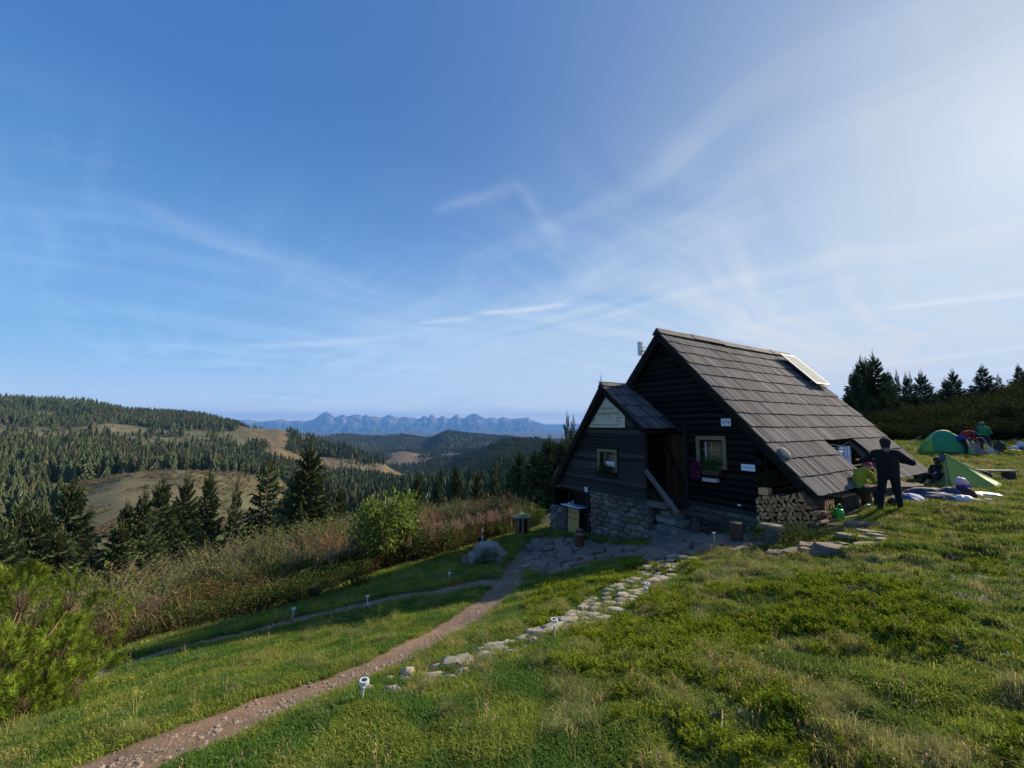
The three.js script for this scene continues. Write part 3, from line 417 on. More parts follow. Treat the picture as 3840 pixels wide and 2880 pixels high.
// annex
const AD = 1.01, ARX = -1.48, ARY = 3.02, LS = 1.31, RS = 1.51 / 1.81;
{
  const w = part('plank_wall'); let k = 0;
  for (let Y = -0.66; Y < 2.85; Y += 0.128, k++) {
    const left = ARX - (ARY - 0.16 - Y) / LS, right = Math.min(0.19, ARX + (ARY - 0.14 - Y) / RS); let segs = [[left, right]];
    if (Y > 0.10 && Y < 0.72) segs = [[left, -1.80], [-1.12, right]];
    for (const [a, b] of segs) if (b - a > 0.08) { const m = box('plank', (a + b) / 2, Y, AD + (hr() - 0.5) * 0.008, b - a, 0.119, 0.03, M.plank[Math.floor(hr() * 3)], w, (hr() - 0.5) * 0.003, 0, 0.10 + 0.12 * hr()); }
  }
  box('bottom_beam', -2.05, -0.775, AD - 0.02, 4.5, 0.10, 0.12, M.plank[2], w); box('corner_board', 0.20, 0.34, AD + 0.0, 0.045, 2.1, 0.09, M.dark, w);
  box('porch_floor', -0.2, -0.86, 0.3, 1.9, 0.07, 1.3, M.deck, w); box('inner_wall', -1.6, 0.5, 0.3, 0.08, 2.6, 1.25, M.dark, w);
}
{ // annex roof decks, rakes and left slope
  const pr = Math.atan2(1.51, 1.81), plft = Math.atan(LS), Lr = Math.hypot(1.51, 1.81), Ll = Math.hypot(2.93, 3.84);
  deck('deck', 0.02, Lr - 0.03, 1.24, -0.24, -0.03, 0.05, 1, ARY, ARX, pr); deck('rake_board', 0.05, Lr - 0.03, 1.23, 1.18, -0.12, 0.12, 1, ARY, ARX, pr, M.dark);
  deck('deck', 0.0, Ll, 1.26, -0.3, -0.02, 0.09, -1, ARY, ARX, plft); deck('rake_board', 0.05, Ll, 1.25, 1.20, -0.12, 0.12, -1, ARY, ARX, plft, M.dark);
  box('ridge_board', ARX + 0.07, ARY + 0.035, 0.45, 0.24, 0.028, 1.6, M.grey, roof, -pr); box('ridge_board', ARX - 0.06, ARY + 0.02, 0.45, 0.24, 0.028, 1.6, M.grey, roof, plft);
  box('flashing', -4.05, -0.27, 1.275, 0.55, 0.012, 0.03, M.metal, roof, plft);
  box('eave_beam', 0.20, 1.40, 0.4, 0.09, 0.09, 1.5, M.dark, roof);
}
// door under the annex roof
{
  const d = part('door'); const dg = [M.brown, woodV([0.075, 0.044, 0.028]), woodV([0.12, 0.068, 0.04])];
  for (let k = 0; k < 6; k++) box('plank', -0.035 + k * 0.122, 0.31, -0.33, 0.118, 2.02, 0.035, dg[k % 3], d);
  bar('brace', [-0.05, 1.0, -0.30], [0.58, -0.35, -0.30], 0.03, 0.11, M.dark, d); box('handle', 0.53, 0.28, -0.285, 0.10, 0.02, 0.03, M.metal, d);
  box('door_post', 0.69, 0.33, -0.26, 0.09, 2.2, 0.13, M.plank[1], house); box('lintel', 0.3, 1.44, -0.26, 0.9, 0.1, 0.13, M.dark, house);
}
// windows
function window_(s0, s1, Y0, Y1, d, tw, mut, parent = house) {
  const w = part('window', parent); const h = Y1 - Y0, cx = (s0 + s1) / 2, cy = (Y0 + Y1) / 2;
  box('trim', cx, Y1 - tw / 2, d + 0.03, s1 - s0, tw, 0.035, M.trim, w, 0.008); box('trim', cx, Y0 + tw / 2, d + 0.03, s1 - s0 - 2 * tw - 0.004, tw, 0.035, M.trim, w);
  box('trim', s0 + tw / 2, cy - tw / 2 - 0.002, d + 0.03, tw, h - tw - 0.006, 0.035, M.trimV, w); box('trim', s1 - tw / 2, cy - tw / 2 - 0.002, d + 0.03, tw, h - tw - 0.006, 0.035, M.trimV, w);
  const a0 = s0 + tw, a1 = s1 - tw, b0 = Y0 + tw, b1 = Y1 - tw, fw = 0.05;
  box('frame', cx, b1 - fw / 2, d - 0.03, a1 - a0, fw, 0.05, M.dark, w); box('frame', cx, b0 + fw / 2, d - 0.03, a1 - a0, fw, 0.05, M.dark, w); box('frame', a0 + fw / 2, cy, d - 0.03, fw, b1 - b0 - 2 * fw - 0.002, 0.05, M.dark, w); box('frame', a1 - fw / 2, cy, d - 0.03, fw, b1 - b0 - 2 * fw - 0.002, 0.05, M.dark, w);
  if (mut) { box('muntin', cx, cy, d - 0.03, 0.018, b1 - b0 - 2 * fw, 0.02, mut, w); box('muntin', cx, cy + 0.08, d - 0.031, a1 - a0 - 2 * fw, 0.018, 0.02, mut, w); }
  box('pane', cx, cy, d - 0.045, a1 - a0 - 2 * fw + 0.01, b1 - b0 - 2 * fw + 0.01, 0.004, M.glass, w); return w;
}
{
  const w = window_(1.07, 2.0, 0.33, 1.29, -0.26, 0.115, std([0.42, 0.34, 0.14], 0.6)); box('curtain', 1.30, 0.82, -0.36, 0.03, 0.62, 0.02, M.white, w); box('blind', 1.55, 0.85, -0.62, 0.9, 0.7, 0.02, std([0.30, 0.24, 0.12], 0.9), w);
  const w2 = window_(-1.92, -1.0, 0.02, 0.78, AD, 0.10, null); box('notice', -1.42, 0.26, AD - 0.075, 0.40, 0.20, 0.006, M.white, w2); box('blind', -1.45, 0.4, AD - 0.18, 0.8, 0.66, 0.02, std([0.13, 0.13, 0.13], 0.8), w2); box('shutter_post', -0.97, 0.45, AD + 0.02, 0.05, 1.0, 0.03, M.dark, w2);
}
// ---------------------------------------------------------------- stones
function clipCell(pts, i, rect) { // Voronoi cell of point i, clipped to a polygon (convex)
  let P = rect.map(p => p.slice()); const [x, y] = pts[i];
  for (let j = 0; j < pts.length; j++) { if (j === i) continue; const [a, b] = pts[j]; if (Math.abs(a - x) > 2.2 || Math.abs(b - y) > 2.2) continue; const mx = (a + x) / 2, my = (b + y) / 2, nx = a - x, ny = b - y, Q = []; for (let k = 0; k < P.length; k++) { const p = P[k], q = P[(k + 1) % P.length], dp = (p[0] - mx) * nx + (p[1] - my) * ny, dq = (q[0] - mx) * nx + (q[1] - my) * ny; if (dp <= 0) Q.push(p); if ((dp < 0 && dq > 0) || (dp > 0 && dq < 0)) { const t = dp / (dp - dq); Q.push([mix(p[0], q[0], t), mix(p[1], q[1], t)]); } } P = Q; if (!P.length) return P; }
  return P;
}
function cellStone(P, inset, depth, bulge, r) { // a stone with a broken, slightly domed face: outline in xy, thickness towards +z
  let cx = 0, cy = 0; for (const p of P) { cx += p[0] / P.length; cy += p[1] / P.length; }
  const ring = []; for (let k = 0; k < P.length; k++) { const a = P[k], b = P[(k + 1) % P.length], L = Math.hypot(b[0] - a[0], b[1] - a[1]); ring.push(a); if (L > 0.07) ring.push([mix(a[0], b[0], 0.35 + 0.3 * r()) + (r() - 0.5) * 0.02, mix(a[1], b[1], 0.35 + 0.3 * r()) + (r() - 0.5) * 0.02]); }
  const n = ring.length, shr = (p, d, k) => { const dx = p[0] - cx, dy = p[1] - cy, l = Math.hypot(dx, dy) || 1; return [cx + dx * Math.max(0.2, (l - d) / l) * k, cy + dy * Math.max(0.2, (l - d) / l) * k]; };
  const pos = [], idx = [], tilt = [(r() - 0.5) * 0.12, (r() - 0.5) * 0.12], add = (q, z) => { pos.push(q[0] - cx, q[1] - cy, z); return pos.length / 3 - 1; };
  const l0 = ring.map(p => add(shr(p, inset, 1), -0.02)), l1 = ring.map(p => add(shr(p, inset + 0.004 * r(), 1), depth * 0.62)), l2 = ring.map(p => { const q = shr(p, inset + 0.018 + 0.02 * r(), 1); return add(q, depth + tilt[0] * (q[0] - cx) + tilt[1] * (q[1] - cy) + (r() - 0.5) * bulge * 0.5); }), c = add([cx, cy], depth + bulge * (0.3 + r() * 0.7));
  for (let k = 0; k < n; k++) { const j = (k + 1) % n; idx.push(l0[k], l0[j], l1[k], l0[j], l1[j], l1[k], l1[k], l1[j], l2[k], l1[j], l2[j], l2[k], l2[k], l2[j], c); }
  const g = new THREE.BufferGeometry(); g.setAttribute('position', new THREE.Float32BufferAttribute(pos, 3)); const uv = []; for (let i = 0; i < pos.length; i += 3) uv.push((pos[i] + cx) * 1.6, (pos[i + 1] + cy + pos[i + 2]) * 1.6); g.setAttribute('uv', new THREE.Float32BufferAttribute(uv, 2)); g.setIndex(idx); const g2 = toCreasedNormals(g, 0.6); return [g2, cx, cy];
}
function rubble(name, W, H, cw, ch, seed, place, turn, mats, parent = house) { // masonry of separate stones over recessed mortar
  const r = rng(seed), pts = [], w = part(name, parent); w.position.set(place[0], place[1] - HB, place[2]); w.rotation.y = turn;
  for (let y = ch / 2, k = 0; y < H + ch / 2; y += ch * (0.85 + 0.3 * r()), k++) for (let x = (k % 2) * cw * 0.5 - cw * 0.3; x < W + cw; x += cw * (0.7 + 0.7 * r())) pts.push([x, (y + (r() - 0.5) * ch * 0.5)]);
  const sx = 0.55, P2 = pts.map(([x, y]) => [x * sx, y]), rect = [[0, 0], [W * sx, 0], [W * sx, H], [0, H]];
  P2.forEach((p, i) => { let c = clipCell(P2, i, rect).map(([x, y]) => [x / sx, y]); if (c.length < 3) return; let A = 0; for (let k = 0; k < c.length; k++) { const q = c[(k + 1) % c.length]; A += c[k][0] * q[1] - q[0] * c[k][1]; } if (Math.abs(A) < 0.008) return; const [g, cx, cy] = cellStone(c, 0.006 + 0.008 * r(), 0.04 + 0.08 * r(), 0.03, r), m = mesh('stone', g, mats[Math.floor(r() * mats.length)], w); m.position.set(cx, cy, 0); });
  const b = mesh('mortar', boxG, std([0.07, 0.068, 0.064], 0.95), w); b.position.set(W / 2, H / 2, -0.1); b.scale.set(W, H, 0.2); return w;
}
rubble('stone_basement', 2.62, 1.95, 0.33, 0.165, 61, [-2.40, -2.70, 0.96], 0, M.stone);
rubble('stone_basement', 1.30, 1.30, 0.34, 0.20, 62, [0.20, -2.10, 0.96], Math.PI / 2, M.stone);
rubble('stone_plinth', 2.68, 0.85, 0.50, 0.21, 63, [0.30, -1.68, -0.30], 0, M.stone);
rubble('stone_plinth', 2.4, 0.55, 0.5, 0.2, 66, [2.98, -1.32, -0.30], Math.PI / 2, M.stone);
rubble('stone_pillar', 1.15, 1.32, 0.24, 0.13, 64, [-4.78, -2.98, 0.98], 0, M.stone);
{ // dark basement room and its door frame
  const b = part('basement'); box('back_wall', -3.2, -1.75, -0.2, 3.2, 2.1, 0.1, M.dark, b); box('left_wall', -4.7, -1.85, 0.3, 0.1, 2.0, 1.2, M.dark, b); box('door_post', -2.50, -1.72, 0.98, 0.13, 1.85, 0.12, woodV([0.05, 0.028, 0.02]), b); box('door_post', -3.58, -1.85, 0.96, 0.08, 1.7, 0.1, M.dark, b); box('door_leaf', -3.05, -1.75, 0.78, 0.95, 1.75, 0.05, M.dark, b);
  box('right_wall', -2.38, -1.8, 0.3, 0.08, 1.9, 1.2, M.dark, b); box('ceiling', -2.4, -0.92, 0.3, 4.6, 0.06, 1.2, M.deck, b);
}
bar('handrail', [0.19, 0.22, 1.06], [1.52, -0.78, 1.42], 0.07, 0.13, M.grey, house);
{ // rough stone steps from the porch down to the terrace
  const st = part('stone_steps'), r = rng(68);
  const rows = [[0.55, -0.95, 0.55, 0.75], [0.85, -1.12, 0.75, 0.8], [1.15, -1.30, 1.0, 0.9], [1.35, -1.46, 1.3, 0.95]];
  for (const [s, Y, d, w] of rows) for (let k = -1; k <= 1; k++) { const P = []; for (let a = 0; a < 7; a++) { const t = -(a / 7) * 6.283, q = 0.22 * (0.8 + 0.4 * r()); P.push([Math.cos(t) * q * 1.25, Math.sin(t) * q]); } const [g] = cellStone(P.reverse(), 0, 0.13, 0.02, r), m = mesh('stone', g, M.stone[Math.floor(r() * 5)], st); m.rotation.x = -Math.PI / 2; m.position.set(s + k * 0.36 * w, Y - 0.13 - HB, d + (r() - 0.5) * 0.1); }
  for (let k = 0; k < 16; k++) { const P = []; for (let a = 0; a < 7; a++) { const t = (a / 7) * 6.283, q = 0.13 * (0.7 + 0.6 * r()); P.push([Math.cos(t) * q * 1.3, Math.sin(t) * q]); } const [g] = cellStone(P, 0, 0.14, 0.04, r), m = mesh('stone', g, M.stone[Math.floor(r() * 5)], st), s = 0.25 + 1.7 * r(), d = 0.1 + 1.3 * r(); m.rotation.x = -Math.PI / 2 + (r() - 0.5) * 0.5; m.position.set(s, mix(-1.5, -1.2, clamp(1 - d)) - 0.16 * s * 0 - HB - 0.12, d); }
}
// flags on the ground: cells in world x, f
function flags(name, label, poly, sp, seed, rise) {
  const r = rng(seed), g = new THREE.Group(); g.name = numbered(name); scene.add(g); tag(g, label, 'paving', null, 'structure'); let x0 = 1e9, x1 = -1e9, f0 = 1e9, f1 = -1e9; for (const [x, f] of poly) { x0 = Math.min(x0, x); x1 = Math.max(x1, x); f0 = Math.min(f0, f); f1 = Math.max(f1, f); }
  const pts = []; for (let f = f0; f < f1 + sp; f += sp * 0.9) for (let x = x0; x < x1 + sp; x += sp) pts.push([x + (r() - 0.5) * sp * 0.8, f + (r() - 0.5) * sp * 0.8]);
  const rect = [[x0 - 0.3, f0 - 0.3], [x1 + 0.3, f0 - 0.3], [x1 + 0.3, f1 + 0.3], [x0 - 0.3, f1 + 0.3]];
  pts.forEach((p, i) => { if (!inPoly(poly, p[0], p[1])) return; const c = clipCell(pts, i, rect); if (c.length < 3) return; const [ge, cx, cf] = cellStone(c, 0.014 + 0.016 * r(), 0.07, 0.010, r), m = mesh('flagstone', ge, M.slab[Math.floor(r() * 4)], g), e = 0.12, y = gh(cx, cf), gx = (gh(cx + e, cf) - gh(cx - e, cf)) / (2 * e), gf = (gh(cx, cf + e) - gh(cx, cf - e)) / (2 * e); const N = V3(-gx, 1, gf).normalize(), X = V3(1, gx, 0).normalize(), Fv = N.clone().cross(X).normalize(); m.quaternion.setFromRotationMatrix(new THREE.Matrix4().makeBasis(X, Fv, N)); m.position.set(cx, y - 0.045 + rise + 0.015 * r(), -cf); });
  return g;
}
flags('stone_terrace', 'flat flagstone terrace below the hut door', TERR_R, 0.62, 71, 0.02);
flags('stone_paving', 'rough stone paving in front of the annex basement', TERR_L, 0.46, 72, 0.02);
function looseStone(parent, x, f, rx, rz, th, r, name = 'stone', mt) { const P = [], n = 7 + Math.floor(r() * 3), ph = r() * 6.28; for (let a = 0; a < n; a++) { const t = ph + a / n * 6.283, q = 0.8 + 0.4 * r(); P.push([Math.cos(t) * rx * q, Math.sin(t) * rz * q]); } const [g] = cellStone(P, 0, th, th * 0.25, r), m = mesh(name, g, mt || M.slab[Math.floor(r() * 4)], parent); m.rotation.set(-Math.PI / 2 + (r() - 0.5) * 0.16, (r() - 0.5) * 0.16, (r() - 0.5) * 0.6); m.position.set(x, gh(x, f) - th * 0.18, -f); return m; }
{
  const r = rng(81), g = new THREE.Group(); g.name = 'stone_path'; scene.add(g); tag(g, 'line of pale stones stepping up the meadow to the terrace', 'path', null, 'structure');
  const pale = [[0.50, 0.42, 0.32], [0.44, 0.375, 0.295], [0.54, 0.465, 0.37]].map(c => std(c, 0.92, { map: TX.stone, bumpMap: TX.stone, bumpScale: 0.010, side: THREE.DoubleSide }));
  const size = [[.06, .045], [.08, .05], [.05, .03], [.07, .06], [.06, .045], [.08, .05], [.06, .035], [.13, .10], [.06, .035], [.06, .04], [.10, .06], [.05, .035], [.10, .065], [.07, .04], [.06, .035], [.04, .03], [.09, .05], [.06, .04], [.06, .05], [.08, .055]];
  for (let k = 0; k < 22; k++) { const t = k / 21, q = t * (STONES.length - 1), i0 = 7, x = mix(-1.15, 0.55, t) + (r() - 0.5) * 0.10, f = mix(3.22, 4.72, Math.pow(t, 1.25)) + (r() - 0.5) * 0.34; if (STONES.some(([a, b]) => Math.hypot(a - x, b - f) < 0.11)) continue; const w = 0.045 + 0.045 * r(); looseStone(g, x, f, w * 1.45, w * 0.9, 0.038, r, 'stone', pale[k % 3]); stoneSpots.push([x, f, w]); }
  STONES.forEach(([x, f], i) => looseStone(g, x, f, size[i][0] * 1.15, size[i][1] * 1.1, i === 7 ? 0.085 : i === 3 ? 0.075 : 0.04, r, 'stone', pale[i % 3]));
  const pts = []; const cur = new THREE.CatmullRomCurve3(STEPS.map(([x, f]) => V3(x, 0, f)));
  for (let i = 0; i < 900 && pts.length < 95; i++) { const t = r(), c = cur.getPointAt(t), d = cur.getTangentAt(t), w = (r() - 0.5) * 0.62, x = c.x + d.z * w, f = c.z - d.x * w; if (pts.some(([a, b]) => Math.hypot(a - x, b - f) < 0.135 + 0.05 * t)) continue; pts.push([x, f]); const q = 0.055 + 0.05 * r(); looseStone(g, x, f, q * 1.45, q * 0.95, 0.04, r, 'stone', pale[pts.length % 3]); stoneSpots.push([x, f, q]); }
}
{
  const r = rng(83), g = new THREE.Group(); g.name = 'stone_border'; scene.add(g); tag(g, 'curved border of flat pale stones right of the terrace', 'border', null, 'structure');
  EDGE.forEach(([x, f], i) => looseStone(g, x, f, 0.22 + 0.12 * r(), 0.13 + 0.06 * r(), 0.09, r));
}
// ---------------------------------------------------------------- trees
function spruce(seed, thin = 0, whorls = 27) { // unit height, unit radius: scaled where it stands
  const r = rng(seed), A = new Acc(), T = new Acc(), bark = [0.085, 0.062, 0.048];
  T.tube([[0, -0.03, 0], [0, 0.3, 0], [0, 0.7, 0], [0, 1, 0]], [0.05, 0.036, 0.018, 0.002], bark, 6);
  for (let k = 0; k < whorls; k++) {
    const t = k / (whorls - 1), y = 0.05 + 0.94 * Math.pow(t, 0.92), R = Math.pow(1 - t, 0.82) * (0.86 + 0.3 * r()) + 0.025, n = t > 0.9 ? 4 : thin ? 6 : 9;
    const ph = r() * 6.28;
    for (let b = 0; b < n; b++) {
      if (thin && r() < 0.16) continue;
      const a = ph + (b + (r() - 0.5) * 0.7) / n * 6.283, L = R * (0.72 + 0.45 * r()), ca = Math.cos(a), sa = Math.sin(a), rise = mix(-0.20, 0.55, Math.pow(t, 1.4)) * 0.16 * (0.5 + r()), droop = (0.05 + 0.05 * r()) * (1 - t);
      const at = q => [ca * L * q, y + rise * q - droop * Math.sin(q * 2.6) * 0.8 + 0.02 * q * q * q, sa * L * q], segs = thin ? 4 : 5;
      const base = jit(t > 0.85 ? [0.075, 0.095, 0.032] : [0.052, 0.076, 0.030], r, 0.8);
      T.tube([at(0), at(0.55), at(0.97)], [0.007 * (1 - t) + 0.002, 0.004 * (1 - t) + 0.0015, 0.001], bark, 3);
      for (let s = 1; s <= segs; s++) {
        const q = s / segs, o = at(q - 0.5 / segs), o2 = at(Math.min(1, q + 0.12)), w = L * 0.30 * (1 - q * 0.55) * (0.7 + 0.6 * r()), dl = L * 0.34 * (0.6 + 0.7 * r()), dy = 0.028 * (0.5 + r()) * (1 - 0.6 * t);
        for (const sd of [-1, 1]) { // flat side sprays
          const tx = o[0] + ca * dl - sa * w * sd, tz = o[2] + sa * dl + ca * w * sd;
          A.tri(o, o2, [tx, o[1] - dy * (0.3 + r()), tz], jit(base, r, 0.5));
          A.tri(o, [o[0] + ca * dl * 0.35 - sa * w * sd * 0.7, o[1] - dy * 0.5, o[2] + sa * dl * 0.35 + ca * w * sd * 0.7], [tx, o[1] - dy * (0.2 + r()), tz], jit(base, r, 0.5));
        }
        if (r() < 0.85) A.tri(o, o2, [(o[0] + o2[0]) / 2 + (r() - 0.5) * w * 0.6, o[1] - dy * 2.0, (o[2] + o2[2]) / 2 + (r() - 0.5) * w * 0.6], jit(base, r, 0.6)); // hanging twigs
      }
    }
  }
  for (let k = 0; k < 10; k++) { const a = k * 2.4, y = 0.93 + k * 0.006; A.tri([0, y, 0], [0, y + 0.012, 0], [Math.cos(a) * 0.05, y + 0.02, Math.sin(a) * 0.05], [0.05, 0.065, 0.025]); }
  return [T.geo(), A.geo()];
}
const needle = veg(0.12), barkMat = vcol(0.95);
const SPR = [spruce(11), spruce(12), spruce(13, 1, 30), spruce(14, 1, 26)];
function plantTree(list, base, labels, group, wide = 0.62) {
  list.forEach(([x, f, top, wf, kind], i) => {
    const g0 = gh(x, f), h = top - g0; if (h < 0.8) return;
    const [tg, cg] = SPR[(kind ? 2 : 0) + (i & 1)], w = h * wf * wide;
    const t = thing(base, labels(i), 'tree', x, g0, -f, i * 1.7, group);
    mesh('trunk', tg, barkMat, t); mesh('crown', cg, needle, t); t.scale.set(w, h, w);
  });
}
const ORD = ['first', 'second', 'third', 'fourth', 'fifth', 'sixth', 'seventh', 'eighth', 'ninth', 'tenth', 'eleventh', 'twelfth', 'thirteenth', 'fourteenth', 'fifteenth', 'sixteenth', 'seventeenth', 'eighteenth', 'nineteenth', 'twentieth', 'twenty-first', 'twenty-second', 'twenty-third', 'twenty-fourth', 'twenty-fifth', 'twenty-sixth', 'twenty-seventh', 'twenty-eighth', 'twenty-ninth', 'thirtieth'];
const rank = (L, a, b, i) => L.slice(a, b).map((t, k) => [t[0] / t[1], k + a]).sort((p, q) => p[0] - q[0]).findIndex(p => p[1] === i);
const SLOT = ['tallest dark spruce rising above the brown scrub, left of centre', 'ragged brownish spruce just left of the tallest dark spruce', 'broad dark spruce close beside the hut, nearest the roof edge', 'spruce behind the left edge of the dark clump by the hut', 'low bushy spruce in front of the clump by the hut', 'thin bare-topped spruce reaching the skyline beside the annex roof', 'second thin spruce touching the annex roof edge', 'tiny spruce top poking above the annex ridge'];
plantTree(TREES, 'spruce_tree', i => SLOT[i] || (i < 15 ? `spruce on the slope below the mountains, ${ORD[rank(TREES, 8, 15, i)]} from the left of its loose row` : `young dark green spruce below the clear-cut hill, ${ORD[rank(TREES, 15, TREES.length, i)]} from the left`), 'spruces scattered on the slope beyond the scrub');
plantTree(TREES_R, 'spruce_tree', i => ['left tip of the tall backlit spruce clump right of the roof', 'tallest backlit spruce in the clump right of the roof'][i] || `dark backlit spruce on the bank above the tents, ${ORD[rank(TREES_R, 2, TREES_R.length, i)]} from the left`, 'backlit spruces above the tents', 0.85);

function farConifer(seed) {
  const r = rng(seed), A = new Acc(), n = 9, tiers = 7;
  for (let k = 0; k < tiers; k++) {
    const t = k / tiers, y0 = 0.08 + t * 0.88, y1 = Math.min(1, y0 + 0.30 * (1 - t * 0.5)), R = 0.19 * Math.pow(1 - t, 0.85) + 0.012, c = jit([1, 1, 1], r, 0.5);
    for (let i = 0; i < n; i++) { const a = (i + k * 0.4) / n * 6.283, b = a + 6.283 / n, m = (a + b) / 2, q = R * (0.75 + 0.5 * r()), q2 = R * 0.55; A.tri([Math.cos(a) * q2, y0 + 0.03, Math.sin(a) * q2], [0, y1, 0], [Math.cos(m) * q, y0 - 0.02 * r(), Math.sin(m) * q], jit(c, r, 0.3)); A.tri([Math.cos(m) * q, y0 - 0.02 * r(), Math.sin(m) * q], [0, y1, 0], [Math.cos(b) * q2, y0 + 0.03, Math.sin(b) * q2], jit(c, r, 0.3)); }
  }
  A.tube([[0, -0.05, 0], [0, 0.3, 0]], [0.02, 0.014], [1.6, 1.3, 1.2], 4);
  return A.geo();
}
{
  const r = rng(99), lists = [[], [], []], geos = [farConifer(1), farConifer(2), farConifer(3)];
  const put = (x, f, h, k) => { const tone = 0.75 + 0.9 * fbm(x * 0.008 + 6, f * 0.008, 3), col = jit([0.040 * k * tone, 0.056 * k * tone, 0.022 * k * tone], r, 0.85), brownish = r() < 0.05; lists[Math.floor(r() * 3)].push([mat4(x, gh(x, f) - 0.3, -f, r() * 6.28, h * (0.7 + 0.7 * r()), (r() - 0.5) * 0.06, (r() - 0.5) * 0.06, h), brownish ? [0.10, 0.075, 0.045] : col]); };
  const sector = (a0, a1, r0, r1, sp) => { let rr = r0; while (rr < r1) { const da = sp(rr) / rr / D2R; for (let a = a0; a < a1; a += da) { const q = rr + (r() - 0.5) * sp(rr), az = (a + (r() - 0.5) * da) * D2R, x = q * Math.sin(az), f = q * Math.cos(az), [op] = cover(x, f); const edge = fbm(x * 0.02 + 4, f * 0.02, 3); if (r() < op * 1.06 - (op < 0.98 ? 0.0 : 0)) continue; if (edge < 0.22) continue; put(x, f, (op > 0.5 ? 8 : 17) * (0.5 + 0.85 * r()) * (rr > 2500 ? 1.25 : 1), 1); } rr += sp(rr) * 0.85; } };
  sector(-62, 14, 250, 700, () => 5.2); sector(-62, 14, 700, 1500, () => 8); sector(-62, 14, 1500, 2600, () => 12); sector(-34, 12, 2600, 5200, () => 24);
  sector(-60, -44, 190, 250, () => 9); sector(-30, 12, 165, 250, () => 10);
  // loose young trees on the clearings
  for (let i = 0; i < 900; i++) { const az = mix(-58, -14, r()) * D2R, q = mix(240, 1300, Math.sqrt(r())), x = q * Math.sin(az), f = q * Math.cos(az); if (cover(x, f)[0] > 0.5 && r() < 0.45) put(x, f, 2.5 + 6 * r() * r(), 1.3); }
  const cs = [], cg = leafShrub(58, [[1, 1, 1], [0.8, 0.9, 0.8], [1.2, 1, 0.9]], 60, 0.22, 5);
  for (let i = 0; i < 16000 && cs.length < 5200; i++) { const az = mix(-50, -12, r()) * D2R, q = r() < 0.6 ? mix(215, 460, r()) : mix(700, 1400, r()), x = q * Math.sin(az), f = q * Math.cos(az); if (cover(x, f)[0] < 0.6 || fbm(x * 0.03 + 2, f * 0.03, 3) < 0.42 + 0.14 * r()) continue; const h = 0.5 + 1.6 * r() * r(); cs.push([mat4(x, gh(x, f) - 0.1, -f, r() * 6.28, h * 1.8, 0, 0, h), jit(r() < 0.4 ? [0.07, 0.075, 0.028] : r() < 0.6 ? [0.13, 0.085, 0.045] : [0.20, 0.16, 0.09], r, 0.6)]); }
  stuff('clearing_scrub', 'low scrub and brash dotted over the brown clearings', cg, vcol(0.95), cs, 'scrub');
  lists.forEach((l, i) => stuff('forest', ['conifer forest covering the hills on the left and behind', 'conifer forest mixed through the same hillsides, paler trees', 'conifer forest mixed through the same hillsides, slimmer trees'][i], geos[i], vcol(0.95), l, 'forest'));
  console.log('forest', lists.map(l => l.length));
}

// ---------------------------------------------------------------- shrubs
function twigShrub(seed, leafCol, density) { // many bare stems with a haze of small leaves, unit height
  const r = rng(seed), A = new Acc();
  for (let k = 0; k < 26; k++) {
    const a = r() * 6.283, lean = 0.12 + 0.5 * r(), h = 0.55 + 0.5 * r(), bc = jit([0.24, 0.185, 0.135], r, 0.7), bx = (r() - 0.5) * 0.25, bz = (r() - 0.5) * 0.25;
    const P = q => [bx + Math.cos(a) * lean * q * q * h + (noise2(q * 4 + k, seed) - 0.5) * 0.08, q * h, bz + Math.sin(a) * lean * q * q * h + (noise2(q * 4 + k, seed + 9) - 0.5) * 0.08];
    A.tube([P(0), P(0.35), P(0.7), P(1)], [0.008, 0.006, 0.004, 0.0015], bc, 3);
    for (let b = 0; b < 9; b++) {
      const q = 0.3 + 0.68 * r(), o = P(q), t = r() * 6.283, l = 0.10 + 0.16 * r() * (1.2 - q), e = [o[0] + Math.cos(t) * l * 0.7, o[1] + l * (0.5 + 0.7 * r()), o[2] + Math.sin(t) * l * 0.7];
      A.tri([o[0] - 0.003, o[1], o[2]], [o[0] + 0.003, o[1], o[2] + 0.003], e, bc);
      for (let m = 0; m < density; m++) { const s = r(), p = [mix(o[0], e[0], s) + (r() - 0.5) * 0.05, mix(o[1], e[1], s) + (r() - 0.5) * 0.05, mix(o[2], e[2], s) + (r() - 0.5) * 0.05], d = V3(r() - 0.5, r() - 0.4, r() - 0.5).normalize(), w = V3(r() - 0.5, r() - 0.5, r() - 0.5).normalize(); A.leaf(p, d.toArray(), w.toArray(), 0.030 + 0.02 * r(), 0.009, jit(leafCol[Math.floor(r() * leafCol.length)], r, 0.6)); }
    }
  }
  return A.geo();
}
